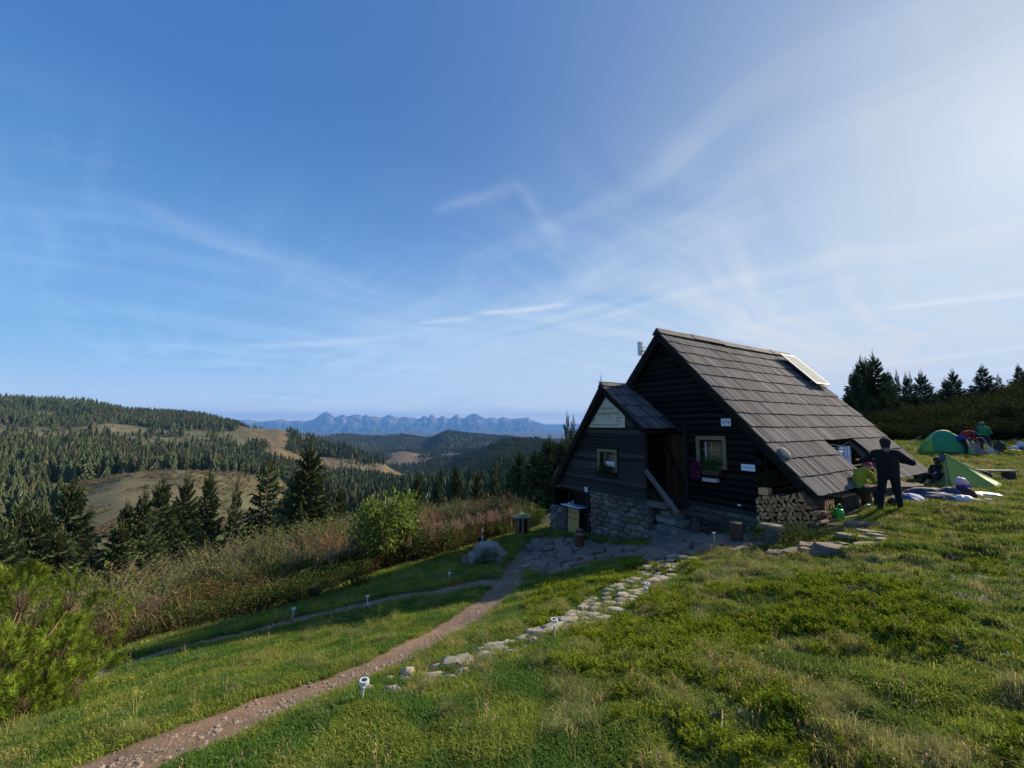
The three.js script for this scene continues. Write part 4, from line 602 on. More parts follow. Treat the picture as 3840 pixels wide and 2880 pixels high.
function leafShrub(seed, cols, n, size = 0.05, lumps = 9) { // leaf clumps through an uneven crown, unit height
  const r = rng(seed), A = new Acc(), L = [];
  for (let k = 0; k < lumps; k++) { const a = r() * 6.283, q = Math.sqrt(r()) * 0.42; L.push([Math.cos(a) * q, 0.25 + 0.55 * r(), Math.sin(a) * q, 0.14 + 0.16 * r()]); }
  for (const l of L) A.tube([[l[0] * 0.2, 0, l[2] * 0.2], [l[0] * 0.6, l[1] * 0.6, l[2] * 0.6], [l[0], l[1], l[2]]], [0.016, 0.011, 0.004], [0.12, 0.085, 0.055], 4);
  for (let k = 0; k < n; k++) {
    const l = L[k % lumps], d = V3(r() - 0.5, r() - 0.5, r() - 0.5).normalize(), q = Math.pow(r(), 0.45) * l[3] * (0.8 + 0.5 * r()), p = [l[0] + d.x * q, Math.max(0.01, l[1] + d.y * q * 1.1), l[2] + d.z * q];
    const dir = V3(d.x + (r() - 0.5) * 1.3, d.y + 0.2 + (r() - 0.5), d.z + (r() - 0.5) * 1.3).normalize(), w = V3(r() - 0.5, r() - 0.5, r() - 0.5).cross(dir).normalize();
    A.leaf(p, dir.toArray(), w.toArray(), size * (0.7 + 0.7 * r()), size * 0.3, jit(cols[Math.floor(r() * cols.length)], r, 0.6));
  }
  return A.geo();
}
const leafMat = veg(0.35), brushMat = veg(0.2);
const eyeU = (x, f) => 1920 + 1443 * x / f;
{ // brown brush on the slope beyond the lawn
  const r = rng(5), G = [twigShrub(21, [[0.19, 0.14, 0.085], [0.16, 0.125, 0.07], [0.14, 0.13, 0.05]], 1), twigShrub(22, [[0.20, 0.12, 0.07], [0.18, 0.15, 0.065]], 1), twigShrub(23, [[0.14, 0.15, 0.045], [0.11, 0.13, 0.04], [0.19, 0.13, 0.06]], 4)], L = [[], [], []];
  for (let i = 0; i < 5200 && L[0].length + L[1].length + L[2].length < 420; i++) {
    const az = mix(-60, 3, r()) * D2R, q = mix(9, 44, Math.pow(r(), 0.8)), x = q * Math.sin(az), f = q * Math.cos(az), ls = lawnSide(x, f), U = eyeU(x, f); if (ls < 2.6) continue;
    if (U > 1950) continue; const patch = fbm(x * 0.12 + 3, f * 0.12, 3); if (patch < 0.38) continue;
    if (U > 1300 && q < 15) continue;
    const h = Math.min(0.9 + ls * 0.17, 2.2) * (0.6 + 0.6 * r()) * (U > 1350 ? 0.85 : 1), v = patch > 0.47 ? 2 : Math.floor(r() * 2.2);
    L[v].push([mat4(x, gh(x, f) - 0.05, -f, r() * 6.28, h * 1.15, 0, 0, h), jit(v === 1 ? [1.25, 0.85, 0.78] : v === 2 ? [0.9, 1.05, 0.9] : [1, 1, 1], r, 0.4)]);
  }
  L.forEach((l, i) => stuff('brush', ['bare brown brush covering the slope below the meadow', 'reddish autumn brush scattered over the same slope', 'olive half-bare brush on the slope near the pine bush'][i], G[i], brushMat, l, 'brush'));
}
{ // leafy undergrowth along the lawn edge
  const r = rng(6), G = [leafShrub(31, [[0.06, 0.10, 0.022], [0.08, 0.115, 0.028], [0.05, 0.08, 0.02]], 520, 0.06), leafShrub(32, [[0.14, 0.125, 0.038], [0.17, 0.13, 0.045], [0.10, 0.115, 0.03]], 420, 0.055), leafShrub(33, [[0.16, 0.085, 0.042], [0.13, 0.09, 0.04], [0.10, 0.10, 0.035]], 380, 0.05)], L = [[], [], []];
  for (let i = 0; i < 14000 && L[0].length + L[1].length + L[2].length < 1500; i++) {
    const az = mix(-60, 4, r()) * D2R, q = mix(7, 36, r()), x = q * Math.sin(az), f = q * Math.cos(az), ls = lawnSide(x, f), U = eyeU(x, f); if (ls < 0.25 || ls > 22 || U > 2010 || pathD(x, f) < 0.5) continue;
    const h = (0.35 + 0.35 * Math.min(ls, 1.6)) * (0.6 + 0.7 * r()), k = fbm(x * 0.5, f * 0.5 + 8, 3), v = k < 0.47 ? 0 : k < 0.56 ? 1 : 2;
    L[v].push([mat4(x, gh(x, f) - 0.03, -f, r() * 6.28, h * 1.25, 0, 0, h), jit([1, 1, 1], r, 0.5)]);
  }
  L.forEach((l, i) => stuff('undergrowth', ['dark green leafy undergrowth along the lower lawn edge', 'yellowing undergrowth along the lower lawn edge', 'rusty undergrowth along the lower lawn edge'][i], G[i], leafMat, l, 'undergrowth'));
}
{ // tall golden grass between the bushes on the slope
  const r = rng(18), g = tuftGeo(9, 34, 0.75, 0.22, 0.7, 0.006, [[1, 1, 1], [0.8, 0.85, 0.8], [1.2, 1.1, 1]]), L = [];
  for (let i = 0; i < 9000 && L.length < 3200; i++) { const az = mix(-60, 3, r()) * D2R, q = mix(8, 46, r()), x = q * Math.sin(az), f = q * Math.cos(az), ls = lawnSide(x, f); if (ls < 0.5 || eyeU(x, f) > 1960 || fbm(x * 0.25 + 60, f * 0.25, 3) < 0.40) continue; L.push([mat4(x, gh(x, f), -f, r() * 6.28, 0.8 + 0.7 * r(), 0, 0, 0.6 + 0.7 * r()), jit(r() < 0.6 ? [0.26, 0.205, 0.085] : [0.14, 0.155, 0.045], r, 0.5)]); }
  stuff('tall_grass', 'tall golden grass growing between the bushes on the slope', g, veg(0.4), L, 'grass');
}
{ // fireweed gone to seed
  const r = rng(8), A = new Acc(), L = [];
  for (let s = 0; s < 5; s++) { const bx = (r() - 0.5) * 0.3, bz = (r() - 0.5) * 0.3, h = 0.75 + 0.3 * r(), lx = (r() - 0.5) * 0.2, lz = (r() - 0.5) * 0.2; A.tube([[bx, 0, bz], [bx + lx, h, bz + lz]], [0.006, 0.003], [0.16, 0.08, 0.055], 3); for (let k = 0; k < 22; k++) { const q = 0.2 + 0.45 * r(), a = r() * 6.28; A.leaf([bx + lx * q, h * q, bz + lz * q], [Math.cos(a) * 0.8, 0.4, Math.sin(a) * 0.8], [Math.sin(a), 0, -Math.cos(a)], 0.11, 0.012, jit([0.12, 0.075, 0.03], r, 0.7)); } for (let k = 0; k < 46; k++) { const q = 0.66 + 0.34 * r(), a = r() * 6.28, d = [Math.cos(a) * 0.7, 0.5 * r(), Math.sin(a) * 0.7]; A.leaf([bx + lx * q, h * q, bz + lz * q], d, [Math.sin(a), 0.3, -Math.cos(a)], 0.05, 0.010, jit(r() < 0.55 ? [0.34, 0.28, 0.22] : [0.30, 0.16, 0.13], r, 0.4)); } }
  const g = A.geo();
  const spots = [[-3.9, 14.6, 2.6, 60], [-6.6, 13.5, 1.8, 30], [-1.6, 16.9, 2.4, 80], [-0.2, 17.8, 1.2, 50], [-9.2, 10.3, 1.0, 24], [-2.8, 15.6, 2, 50], [-5.3, 12.6, 1.5, 26], [-12, 12, 1.6, 20]];
  for (const [cx, cf, w, n] of spots) for (let i = 0; i < n; i++) { const x = cx + (r() + r() - 1) * w, f = cf + (r() + r() - 1) * w * 0.7; if (lawnSide(x, f) < 0.3 || r() < 0.5) continue; L.push([mat4(x, gh(x, f), -f, r() * 6.28, 0.8 + 0.5 * r(), (r() - 0.5) * 0.2), jit([1, 1, 1], r, 0.3)]); }
  stuff('fireweed', 'tall fireweed with pale pinkish seed heads beyond the lawn', g, veg(0.35), L, 'wildflowers');
}
function bush(name, label, x, f, h, w, geo, mt, cat = 'bush') { const t = thing(name, label, cat, x, gh(x, f) - 0.03, -f, x * 3); mesh('foliage', geo, mt, t); t.scale.set(w, h, w); return t; }
bush('elder_bush', 'tall green leafy bush with visible stems at the lawn edge', -4.3, 13.7, 2.6, 2.2, leafShrub(41, [[0.15, 0.21, 0.045], [0.20, 0.25, 0.06], [0.10, 0.15, 0.035]], 4200, 0.055, 16), leafMat);
bush('yellow_bush', 'small yellowing bush under the tall green bush', -4.0, 13.2, 0.95, 1.2, leafShrub(42, [[0.20, 0.14, 0.025], [0.12, 0.11, 0.03]], 500, 0.06), leafMat);
const lowG = leafShrub(43, [[0.045, 0.072, 0.018], [0.06, 0.09, 0.022]], 1500, 0.045, 16);
bush('low_bush', 'low rounded dark green bush right of the tall green bush', -2.9, 13.9, 1.05, 2.6, lowG, leafMat);
bush('low_bush', 'low dark green bush beside the lower path on the left', -6.0, 9.6, 0.7, 1.9, lowG, leafMat);
bush('low_bush', 'low dark green bush just left of the small dark stump', -5.2, 9.9, 0.6, 1.6, lowG, leafMat);
bush('low_bush', 'small green bush right of the small dark stump', -4.3, 10.9, 0.6, 1.4, lowG, leafMat);
bush('bed_plants', 'dark green plants in the bed between terrace and firewood', 6.05, 8.1, 0.28, 1.9, lowG, leafMat, 'plants');
bush('bed_plants', 'dark green plants nearer the grey stump in the stone bed', 5.75, 8.35, 0.30, 1.3, lowG, leafMat, 'plants');
{ // mountain pine in the lower left corner: tufts of needles along upturned shoots
  const r = rng(77), A = new Acc(), W = new Acc(), bark = [0.20, 0.125, 0.075];
  const tuft = (o, d, L, k0 = 1) => { const u = V3(...d).normalize(), p = V3(0.3, 0.2, 0.9).cross(u).normalize(), q = u.clone().cross(p), base = jit([0.150 * k0, 0.205 * k0, 0.026 * k0], r, 0.6); for (let k = 0; k < 40; k++) { const s = r(), a = r() * 6.283, e = p.clone().multiplyScalar(Math.cos(a)).addScaledVector(q, Math.sin(a)), dir = e.multiplyScalar(0.75).addScaledVector(u, 0.65).normalize(), b = V3(...o).addScaledVector(u, s * L); A.leaf(b.toArray(), dir.toArray(), u.clone().cross(dir).normalize().toArray(), 0.042 + 0.02 * r(), 0.0032, jit(base, r, 0.45)); } };
  for (let k = 0; k < 84; k++) { // rounded sprays of upright shoots on crooked branches
    const a = r() * 6.283, R = Math.pow(r(), 0.55) * 0.95, hh = Math.sqrt(Math.max(0.05, 1 - R * R * 0.8)) * (k % 3 === 0 ? 0.10 + 0.25 * r() : 0.30 + 0.80 * r()) * (r() < 0.12 ? 1.22 : 1), cx = Math.cos(a) * R, cz = Math.sin(a) * R, q = 0.16 + 0.10 * r(), dark = 0.7 + 0.5 * r();
    W.tube([[cx * 0.15, 0, cz * 0.15], [cx * 0.6 + (r() - 0.5) * 0.2, hh * 0.35, cz * 0.6 + (r() - 0.5) * 0.2], [cx, hh * 0.9, cz]], [0.026, 0.018, 0.006], jit(bark, r, 0.4), 5);
    for (let b = 0; b < 26; b++) { const d = V3(r() - 0.5, r() * 0.8 - 0.15, r() - 0.5).normalize(), o = [cx + d.x * q * (0.5 + r() * 0.6), Math.max(0.04, hh + d.y * q * 1.1 - 0.05), cz + d.z * q * (0.5 + r() * 0.6)]; W.tri([cx, hh * 0.85, cz], [cx + 0.008, hh * 0.85, cz], o, bark); tuft(o, [d.x * 0.8 + cx * 0.25, 0.75 + d.y * 0.4, d.z * 0.8 + cz * 0.25], 0.06 + 0.05 * r(), dark); }
  }
  const t = thing('mountain_pine', 'bright yellow-green dwarf pine bush in the lower left corner', 'pine bush', -5.35, gh(-5.35, 3.9) - 0.02, -3.9, 0.6); t.scale.set(1.08, 1.28, 1.08);
  mesh('branches', W.geo(), vcol(0.9), t); mesh('needles', A.geo(), veg(0.4), t);
}
{ // dark scrub on the bank above the tents
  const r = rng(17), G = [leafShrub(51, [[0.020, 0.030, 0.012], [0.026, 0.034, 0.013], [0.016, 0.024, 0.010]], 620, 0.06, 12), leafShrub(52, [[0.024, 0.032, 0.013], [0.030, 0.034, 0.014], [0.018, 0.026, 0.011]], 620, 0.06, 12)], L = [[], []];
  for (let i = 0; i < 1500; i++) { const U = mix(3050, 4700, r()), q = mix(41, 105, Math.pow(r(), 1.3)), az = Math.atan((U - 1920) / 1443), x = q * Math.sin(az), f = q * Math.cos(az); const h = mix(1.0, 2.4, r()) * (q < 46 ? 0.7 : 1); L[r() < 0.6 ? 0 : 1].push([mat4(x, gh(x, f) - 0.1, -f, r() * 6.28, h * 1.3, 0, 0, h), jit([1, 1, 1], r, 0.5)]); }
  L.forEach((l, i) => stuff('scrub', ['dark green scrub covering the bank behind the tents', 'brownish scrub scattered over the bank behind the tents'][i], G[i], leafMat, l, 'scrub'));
  bush('willow_bush', 'pale-leaved bush between the hut roof and the dome tent', 20.6, 23.4, 1.6, 2.6, leafShrub(53, [[0.07, 0.075, 0.03], [0.09, 0.085, 0.04]], 900, 0.05, 12), leafMat);
}

// ---------------------------------------------------------------- grass
function tuftGeo(seed, n, h, spread, lean, wid, cols) {
  const r = rng(seed), A = new Acc();
  for (let k = 0; k < n; k++) {
    const a = r() * 6.283, R = Math.sqrt(r()) * spread, x = Math.cos(a) * R, z = Math.sin(a) * R, L = h * (0.5 + 0.8 * r()), b = r() * 6.283, ln = lean * (0.3 + r()), w = wid * (0.7 + 0.6 * r()), c = jit(cols[Math.floor(r() * cols.length)], r, 0.5);
    const dx = Math.cos(b), dz = Math.sin(b), px = -dz * w, pz = dx * w, m = [x + dx * ln * L * 0.35, L * 0.6, z + dz * ln * L * 0.35], e = [x + dx * ln * L, L * (1 - 0.35 * ln), z + dz * ln * L];
    A.quad([x - px, -0.01, z - pz], [x + px, -0.01, z + pz], [m[0] + px * 0.8, m[1], m[2] + pz * 0.8], [m[0] - px * 0.8, m[1], m[2] - pz * 0.8], c); A.tri([m[0] - px * 0.8, m[1], m[2] - pz * 0.8], [m[0] + px * 0.8, m[1], m[2] + pz * 0.8], e, c);
  }
  return A.geo();
}
for (const [x, f] of STONES) stoneSpots.push([x, f, 0.085]);
function clearOfHard(x, f) {
  if (pathD(x, f) < 0.25 + 0.10 * fbm(x * 5, f * 5, 2) * 1.2) return false;
  for (const [sx, sf, sr] of stoneSpots) if (Math.abs(x - sx) < sr && Math.hypot(x - sx, f - sf) < sr) return false;
  if (inPoly(TERR_L, x, f) || inPoly(TERR_R, x, f)) return false;
  const [s, d] = toHouse(x, f); if (s > -4.9 && s < 4.4 && d > -9.3 && d < 1.3) return false;
  return true;
}
{
  const r = rng(1234), mt = veg(0.4), L = [[], [], [], [], []];
  const G = [tuftGeo(1, 9, 0.050, 0.035, 0.8, 0.0022, [[1, 1, 1], [0.8, 0.9, 0.8], [1.2, 1.1, 0.9]]), tuftGeo(2, 9, 0.038, 0.04, 1.0, 0.0026, [[1, 1, 1], [0.75, 0.85, 0.8], [1.15, 1.1, 1]]), tuftGeo(3, 26, 0.13, 0.05, 0.9, 0.0017, [[1, 1, 1], [1.25, 1.15, 1], [0.7, 0.8, 0.7]]), tuftGeo(4, 12, 0.06, 0.06, 1.1, 0.003, [[1, 1, 1], [0.8, 0.9, 0.9], [1.2, 1.1, 1]])];
  const N = 330000, p0 = Math.pow(1.2, 0.4), p1 = Math.pow(40, 0.4);
  for (let i = 0; i < N; i++) {
    const q = Math.pow(p0 + r() * (p1 - p0), 2.5), az = mix(-64, 64, r()) * D2R, x = q * Math.sin(az), f = q * Math.cos(az);
    if (lawnSide(x, f) > 0.5 && x < 3) continue; if (!clearOfHard(x, f)) continue;
    const a = fbm(x * 0.45 + 3, f * 0.45 + 1, 4), b = fbm(x * 3.0 + 8, f * 3.0, 4), lawn = sstep(1.5, -1.5, x - 0.32 * f + 0.4);
    const dry = sstep(0.525, 0.66, b * 0.72 + a * 0.28) * (1 - 0.35 * lawn), lush = sstep(0.55, 0.38, a);
    let c = mix3([0.14, 0.20, 0.042], [0.112, 0.195, 0.042], lush * 0.5 + lawn * 0.5); c = mix3(c, [0.27, 0.295, 0.055], 0.7 * sstep(0.4, 0.6, fbm(x * 3 + 1, f * 3, 2))); c = mix3(c, [0.36, 0.30, 0.15], dry * (0.35 + 0.6 * r()));
    if (r() < 0.75 * sstep(0.46, 0.30, fbm(x * 3.4 + 50, f * 3.4, 3)) * (1 - 0.7 * lawn)) continue;
    c = jit(c, r, 0.5);
    const s = (1 + q * 0.055) * (0.6 + 0.45 * r()), tall = dry > 0.45 && r() < 0.20 ? 2 : q > 9 ? 3 : r() < 0.5 ? 0 : 1;
    L[tall].push([mat4(x, gh(x, f), -f, r() * 6.28, tall === 2 ? s * 0.75 : s, (r() - 0.5) * 0.3, (r() - 0.5) * 0.3, tall === 2 ? s * (0.45 + 0.55 * r()) : s * (0.8 + 0.5 * lawn * 0.4)), c]);
  }
  const nm = ['short green grass over the near meadow', 'fine cropped grass mixed into the near meadow', 'dry tan grass tussocks standing in the meadow', 'grass over the farther meadow and lawn'];
  for (let k = 0; k < 4; k++) stuff('grass', nm[k], G[k], mt, L[k], 'grass');
  console.log('grass', L.map(l => l.length));
}
{ // thin seed stalks standing above the turf
  const r = rng(404), A = new Acc(), L = []; for (let k = 0; k < 3; k++) { const lx = (r() - 0.5) * 0.12, lz = (r() - 0.5) * 0.12, h = 0.10 + 0.09 * r(), bx = (r() - 0.5) * 0.05; A.tube([[bx, 0, 0], [bx + lx * 0.4, h * 0.6, lz * 0.4], [bx + lx, h, lz]], [0.0011, 0.0009, 0.0006], [1, 1, 1], 3); for (let m = 0; m < 5; m++) A.leaf([bx + lx * (0.7 + m * 0.06), h * (0.8 + m * 0.045), lz * (0.7 + m * 0.06)], [Math.cos(m * 2) * 0.5, 0.8, Math.sin(m * 2) * 0.5], [Math.sin(m * 2), 0, -Math.cos(m * 2)], 0.016, 0.0025, [1.1, 1, 0.9]); }
  const g = A.geo(); for (let i = 0; i < 600; i++) { const q = mix(1.5, 12, Math.pow(r(), 1.3)), az = mix(-60, 60, r()) * D2R, x = q * Math.sin(az), f = q * Math.cos(az); if (!clearOfHard(x, f) || lawnSide(x, f) > 0 || fbm(x * 1.1 + 90, f * 1.1, 3) < 0.48) continue; L.push([mat4(x, gh(x, f), -f, r() * 6.28, 0.8 + 0.6 * r(), (r() - 0.5) * 0.3, (r() - 0.5) * 0.3), jit([0.40, 0.32, 0.17], r, 0.5)]); }
  stuff('grass_stalks', 'thin straw seed stalks standing above the turf', g, veg(0.4), L, 'grass');
}
{ // bilberry clumps on the right, broad-leaved rosettes, pebbles
  const r = rng(321), A = new Acc();
  for (let k = 0; k < 9; k++) { const a = r() * 6.28, l = 0.05 + 0.05 * r(), ex = Math.cos(a) * 0.05 * r(), ez = Math.sin(a) * 0.05 * r(); A.tube([[ex * 0.3, 0, ez * 0.3], [ex, l, ez]], [0.0015, 0.001], [0.6, 0.7, 0.3], 3); for (let m = 0; m < 6; m++) { const b = r() * 6.28, q = 0.35 + 0.65 * r(), d = [Math.cos(b) * 0.8, 0.5, Math.sin(b) * 0.8]; A.leaf([ex * q, l * q, ez * q], d, [-Math.sin(b), 0, Math.cos(b)], 0.014 + 0.006 * r(), 0.0048, jit([1, 1, 1], r, 0.5)); } }
  const g = A.geo(), L = [];
  for (let i = 0; i < 120000 && L.length < 6000; i++) { const q = mix(2.2, 11, Math.pow(r(), 0.8)), az = mix(2, 56, r()) * D2R, x = q * Math.sin(az), f = q * Math.cos(az), p = fbm(x * 0.8 + 20, f * 0.8 + 3, 3) + 0.10 * sstep(-6, 2, -(Math.abs(x - 3.2) * 2 + Math.abs(f - 5.2) * 1.6) + 4); if (r() > 0.30 * sstep(0.52, 0.76, p + 0.55 * (fbm(x * 4, f * 4, 2) - 0.5)) || !clearOfHard(x, f)) continue; L.push([mat4(x, gh(x, f) - 0.005, -f, r() * 6.28, 0.75 + 0.6 * r(), 0, 0, 0.6 + 0.7 * r()), jit(r() < 0.8 ? [0.31, 0.36, 0.035] : [0.20, 0.26, 0.03], r, 0.5)]); }
  stuff('bilberry', 'bright green bilberry clumps in the meadow on the right', g, veg(0.5), L, 'ground cover');
  const B = new Acc(); for (let k = 0; k < 7; k++) { const a = k * 0.9 + r() * 0.4, d = V3(Math.cos(a), 0.25 + 0.3 * r(), Math.sin(a)).normalize(); B.leaf([0, 0.004, 0], d.toArray(), [-Math.sin(a), 0, Math.cos(a)], 0.06 + 0.04 * r(), 0.017, jit([1, 1, 1], r, 0.4)); }
  const bg = B.geo(), LB = []; for (let i = 0; i < 1600; i++) { const q = mix(1.6, 9, Math.pow(r(), 1.2)), az = mix(-58, 58, r()) * D2R, x = q * Math.sin(az), f = q * Math.cos(az); if (!clearOfHard(x, f) || lawnSide(x, f) > 0 || fbm(x * 1.3, f * 1.3 + 30, 2) < 0.48) continue; LB.push([mat4(x, gh(x, f) + 0.006, -f, r() * 6.28, 0.35 + 0.45 * r()), jit(r() < 0.6 ? [0.20, 0.25, 0.15] : [0.12, 0.18, 0.05], r, 0.5)]); }
  stuff('weed_rosettes', 'broad-leaved weed rosettes in the grass', bg, veg(0.3), LB, 'weeds');
  const ps = new THREE.IcosahedronGeometry(1, 1); { const p = ps.attributes.position; for (let i = 0; i < p.count; i++) { const k = 0.75 + 0.5 * noise2(p.getX(i) * 2 + 5, p.getY(i) * 2 + p.getZ(i) * 3); p.setXYZ(i, p.getX(i) * k, p.getY(i) * k * 0.6, p.getZ(i) * k); } ps.computeVertexNormals(); }
  const LP = []; for (let i = 0; i < 4200; i++) { const P = r() < 0.6 ? PATH_A : PATH_B, k = Math.floor(r() * (P.length - 1)), t = r(), x = mix(P[k][0], P[k + 1][0], t) + (r() + r() - 1) * 0.32, f = mix(P[k][1], P[k + 1][1], t) + (r() + r() - 1) * 0.32; if (fbm(x * 1.5, f * 1.5, 2) < 0.42 && r() < 0.8) continue; LP.push([mat4(x, gh(x, f) + 0.012, -f, r() * 6.28, 0.003 + 0.014 * Math.pow(r(), 3) * (P === PATH_B ? 2 : 1.1)), jit([0.25, 0.19, 0.145], r, 0.7)]); }
  stuff('gravel', 'loose gravel scattered along the dirt paths', ps, std([1, 1, 1], 0.95), LP, 'gravel');
}
// ---------------------------------------------------------------- things on and around the hut
function ht(name, label, cat, s, Y, d, turn = 0, group) { const [x, f] = fromHouse(s, d); return thing(name, label, cat, x, Y, -f, -TH + turn, group); }
function wt(name, label, cat, x, f, turn = 0, group, dy = 0) { return thing(name, label, cat, x, gh(x, f) + dy, -f, turn, group); }
function pbox(name, x, y, z, w, h, d, mt, parent, rx = 0, ry = 0, rz = 0) { const m = mesh(name, boxG, mt, parent); m.position.set(x, y, z); m.scale.set(w, h, d); m.rotation.set(rx, ry, rz); return m; }
function cyl(name, x, y, z, r0, r1, h, mt, parent, seg = 16, rx = 0, rz = 0) { const m = mesh(name, new THREE.CylinderGeometry(r1, r0, h, seg), mt, parent); m.position.set(x, y, z); m.rotation.set(rx, 0, rz); return m; }
function lathe(name, pts, mt, parent, seg = 24) { return mesh(name, new THREE.LatheGeometry(pts.map(p => new THREE.Vector2(p[0], p[1])), seg), mt, parent); }
function pipe(name, pts, r, mt, parent, seg = 6, n = 24) { return mesh(name, new THREE.TubeGeometry(new THREE.CatmullRomCurve3(pts.map(p => V3(...p))), n, r, seg), mt, parent); }
function facePanel(w, h, th, tex, side) { return [new THREE.BoxGeometry(w, h, th), [side, side, side, side, std([1, 1, 1], 0.75, { map: tex }), side]]; }
function speck(g, w, h, n, col, seed) { const r = rng(seed); g.fillStyle = col; for (let i = 0; i < n; i++) { g.globalAlpha = 0.05 + 0.15 * r(); g.fillRect(r() * w, r() * h, 2 + 26 * r(), 1 + 2 * r()); } g.globalAlpha = 1; }
{ // triangular name board in the annex gable
  const tex = canvasTex(1024, 640, (g, w, h) => {
    g.fillStyle = '#d2c8aa'; g.fillRect(0, 0, w, h); speck(g, w, h, 700, '#6f685a', 4); g.fillStyle = '#0c0a08'; g.textAlign = 'center';
    g.font = 'bold 78px serif'; g.fillText('ÚTULŇA', 555, 265); g.font = 'bold 86px serif'; g.fillText('ANDREJCOVÁ', 570, 375);
    g.strokeStyle = '#3a342c'; g.lineWidth = 6; g.beginPath(); g.arc(170, 470, 40, 0, 6.3); g.stroke(); g.beginPath(); g.moveTo(150, 495); g.lineTo(168, 440); g.lineTo(192, 495); g.stroke();
    g.beginPath(); g.moveTo(240, 480); g.bezierCurveTo(330, 410, 420, 420, 470, 470); g.bezierCurveTo(560, 500, 640, 470, 740, 470); g.stroke(); g.beginPath(); g.moveTo(470, 440); for (const [x, y] of [[520, 395], [545, 430], [575, 400], [610, 445], [640, 410], [690, 450], [720, 430]]) g.lineTo(x, y); g.stroke();
    g.font = 'bold 56px sans-serif'; g.fillText('1410', 850, 460); g.font = 'bold 44px sans-serif'; g.fillText('m n.m.', 850, 515); g.font = 'bold 46px serif'; g.fillText('NÁRODNÝ PARK NÍZKE TATRY', 480, 600);
  });
  const pts = [[-1.43, 2.57], [-2.33, 1.53], [-0.59, 1.53], [-0.58, 1.93]].reverse(), sh = new THREE.Shape(pts.map(([s, y]) => new THREE.Vector2(s + 1.46, y - 1.53))), g = new THREE.ExtrudeGeometry(sh, { depth: 0.025, bevelEnabled: false });
  const p = g.attributes.position, uv = g.attributes.uv; for (let i = 0; i < p.count; i++) uv.setXY(i, (p.getX(i) + 0.87) / 1.75, p.getY(i) / 1.04);
  const t = ht('name_board', 'triangular wooden name board with dark lettering in the annex gable', 'sign', -1.46, 1.53, AD + 0.03); mesh('board', g, [std([1, 1, 1], 0.8, { map: tex }), M.grey], t);
}
{
  const plate = (name, label, s, Y, d, w, h, tex, side = M.white) => { const t = ht(name, label, 'sign', s, Y - h / 2, d); const [g, m] = facePanel(w, h, 0.012, tex, side), o = mesh('plate', g, m, t); o.position.y = h / 2; return t; };
  plate('number_plate', 'white house number plate reading 673 under the roof edge', 2.04, 1.70, -0.235, 0.29, 0.22, canvasTex(256, 196, (g, w, h) => { g.fillStyle = '#e4e8ea'; g.fillRect(0, 0, w, h); g.strokeStyle = '#9fb0c0'; g.lineWidth = 6; g.strokeRect(5, 5, w - 10, h - 10); g.fillStyle = '#20242c'; g.font = 'bold 112px serif'; g.textAlign = 'center'; g.fillText('673', w / 2, 138); }));
  plate('notice_sign', 'white notice with a line of print by the wall corner', 2.65, 0.47, -0.10, 0.36, 0.175, canvasTex(512, 250, (g, w, h) => { g.fillStyle = '#dfe6ee'; g.fillRect(0, 0, w, h); g.fillStyle = '#4a515c'; const r = rng(3); for (let i = 0; i < 26; i++) g.fillRect(30 + i * 17.6, 96 + r() * 4, 5 + 9 * r(), 22); for (let i = 0; i < 26; i++) g.fillRect(36 + i * 17.4, 130, 4 + 9 * r(), 9); g.fillRect(230, 165, 60, 10); }));
  plate('pictogram_sign', 'small white pictogram plate beside the basement door', -2.53, -0.74, AD + 0.055, 0.155, 0.17, canvasTex(128, 140, (g, w, h) => { g.fillStyle = '#dfe4ea'; g.fillRect(0, 0, w, h); g.fillStyle = '#2c4a72'; g.beginPath(); g.arc(64, 34, 14, 0, 6.3); g.fill(); g.fillRect(48, 50, 30, 40); g.fillRect(20, 96, 90, 14); }));
  plate('small_label', 'tiny white label on the lowest wall log', 2.28, -0.60, -0.235, 0.10, 0.045, canvasTex(64, 32, (g, w, h) => { g.fillStyle = '#e8eaee'; g.fillRect(0, 0, w, h); g.fillStyle = '#555'; g.fillRect(24, 12, 36, 8); }));
  const wb = ht('welcome_board', 'tall tan board lettered welcome leaning at the basement door', 'sign', -3.15, -2.60, 1.16); { const [g, m] = facePanel(0.60, 1.06, 0.03, canvasTex(360, 640, (c, w, h) => { c.fillStyle = '#b99458'; c.fillRect(0, 0, w, h); speck(c, w, h, 500, '#6b4a22', 6); c.fillStyle = '#4a2d16'; c.textAlign = 'center'; c.font = 'bold 66px serif'; c.fillText('VÍTAJTE', w / 2, 110); c.font = 'bold 34px serif'; c.fillText('–', w / 2, 160); c.font = 'bold 62px serif'; c.fillText('WELCOME', w / 2, 235); c.font = 'bold 30px serif'; c.fillText('–', 70, 285); }), M.trim), o = mesh('board', g, m, wb); o.position.set(0, 0.53, 0); o.rotation.x = -0.05; }
}
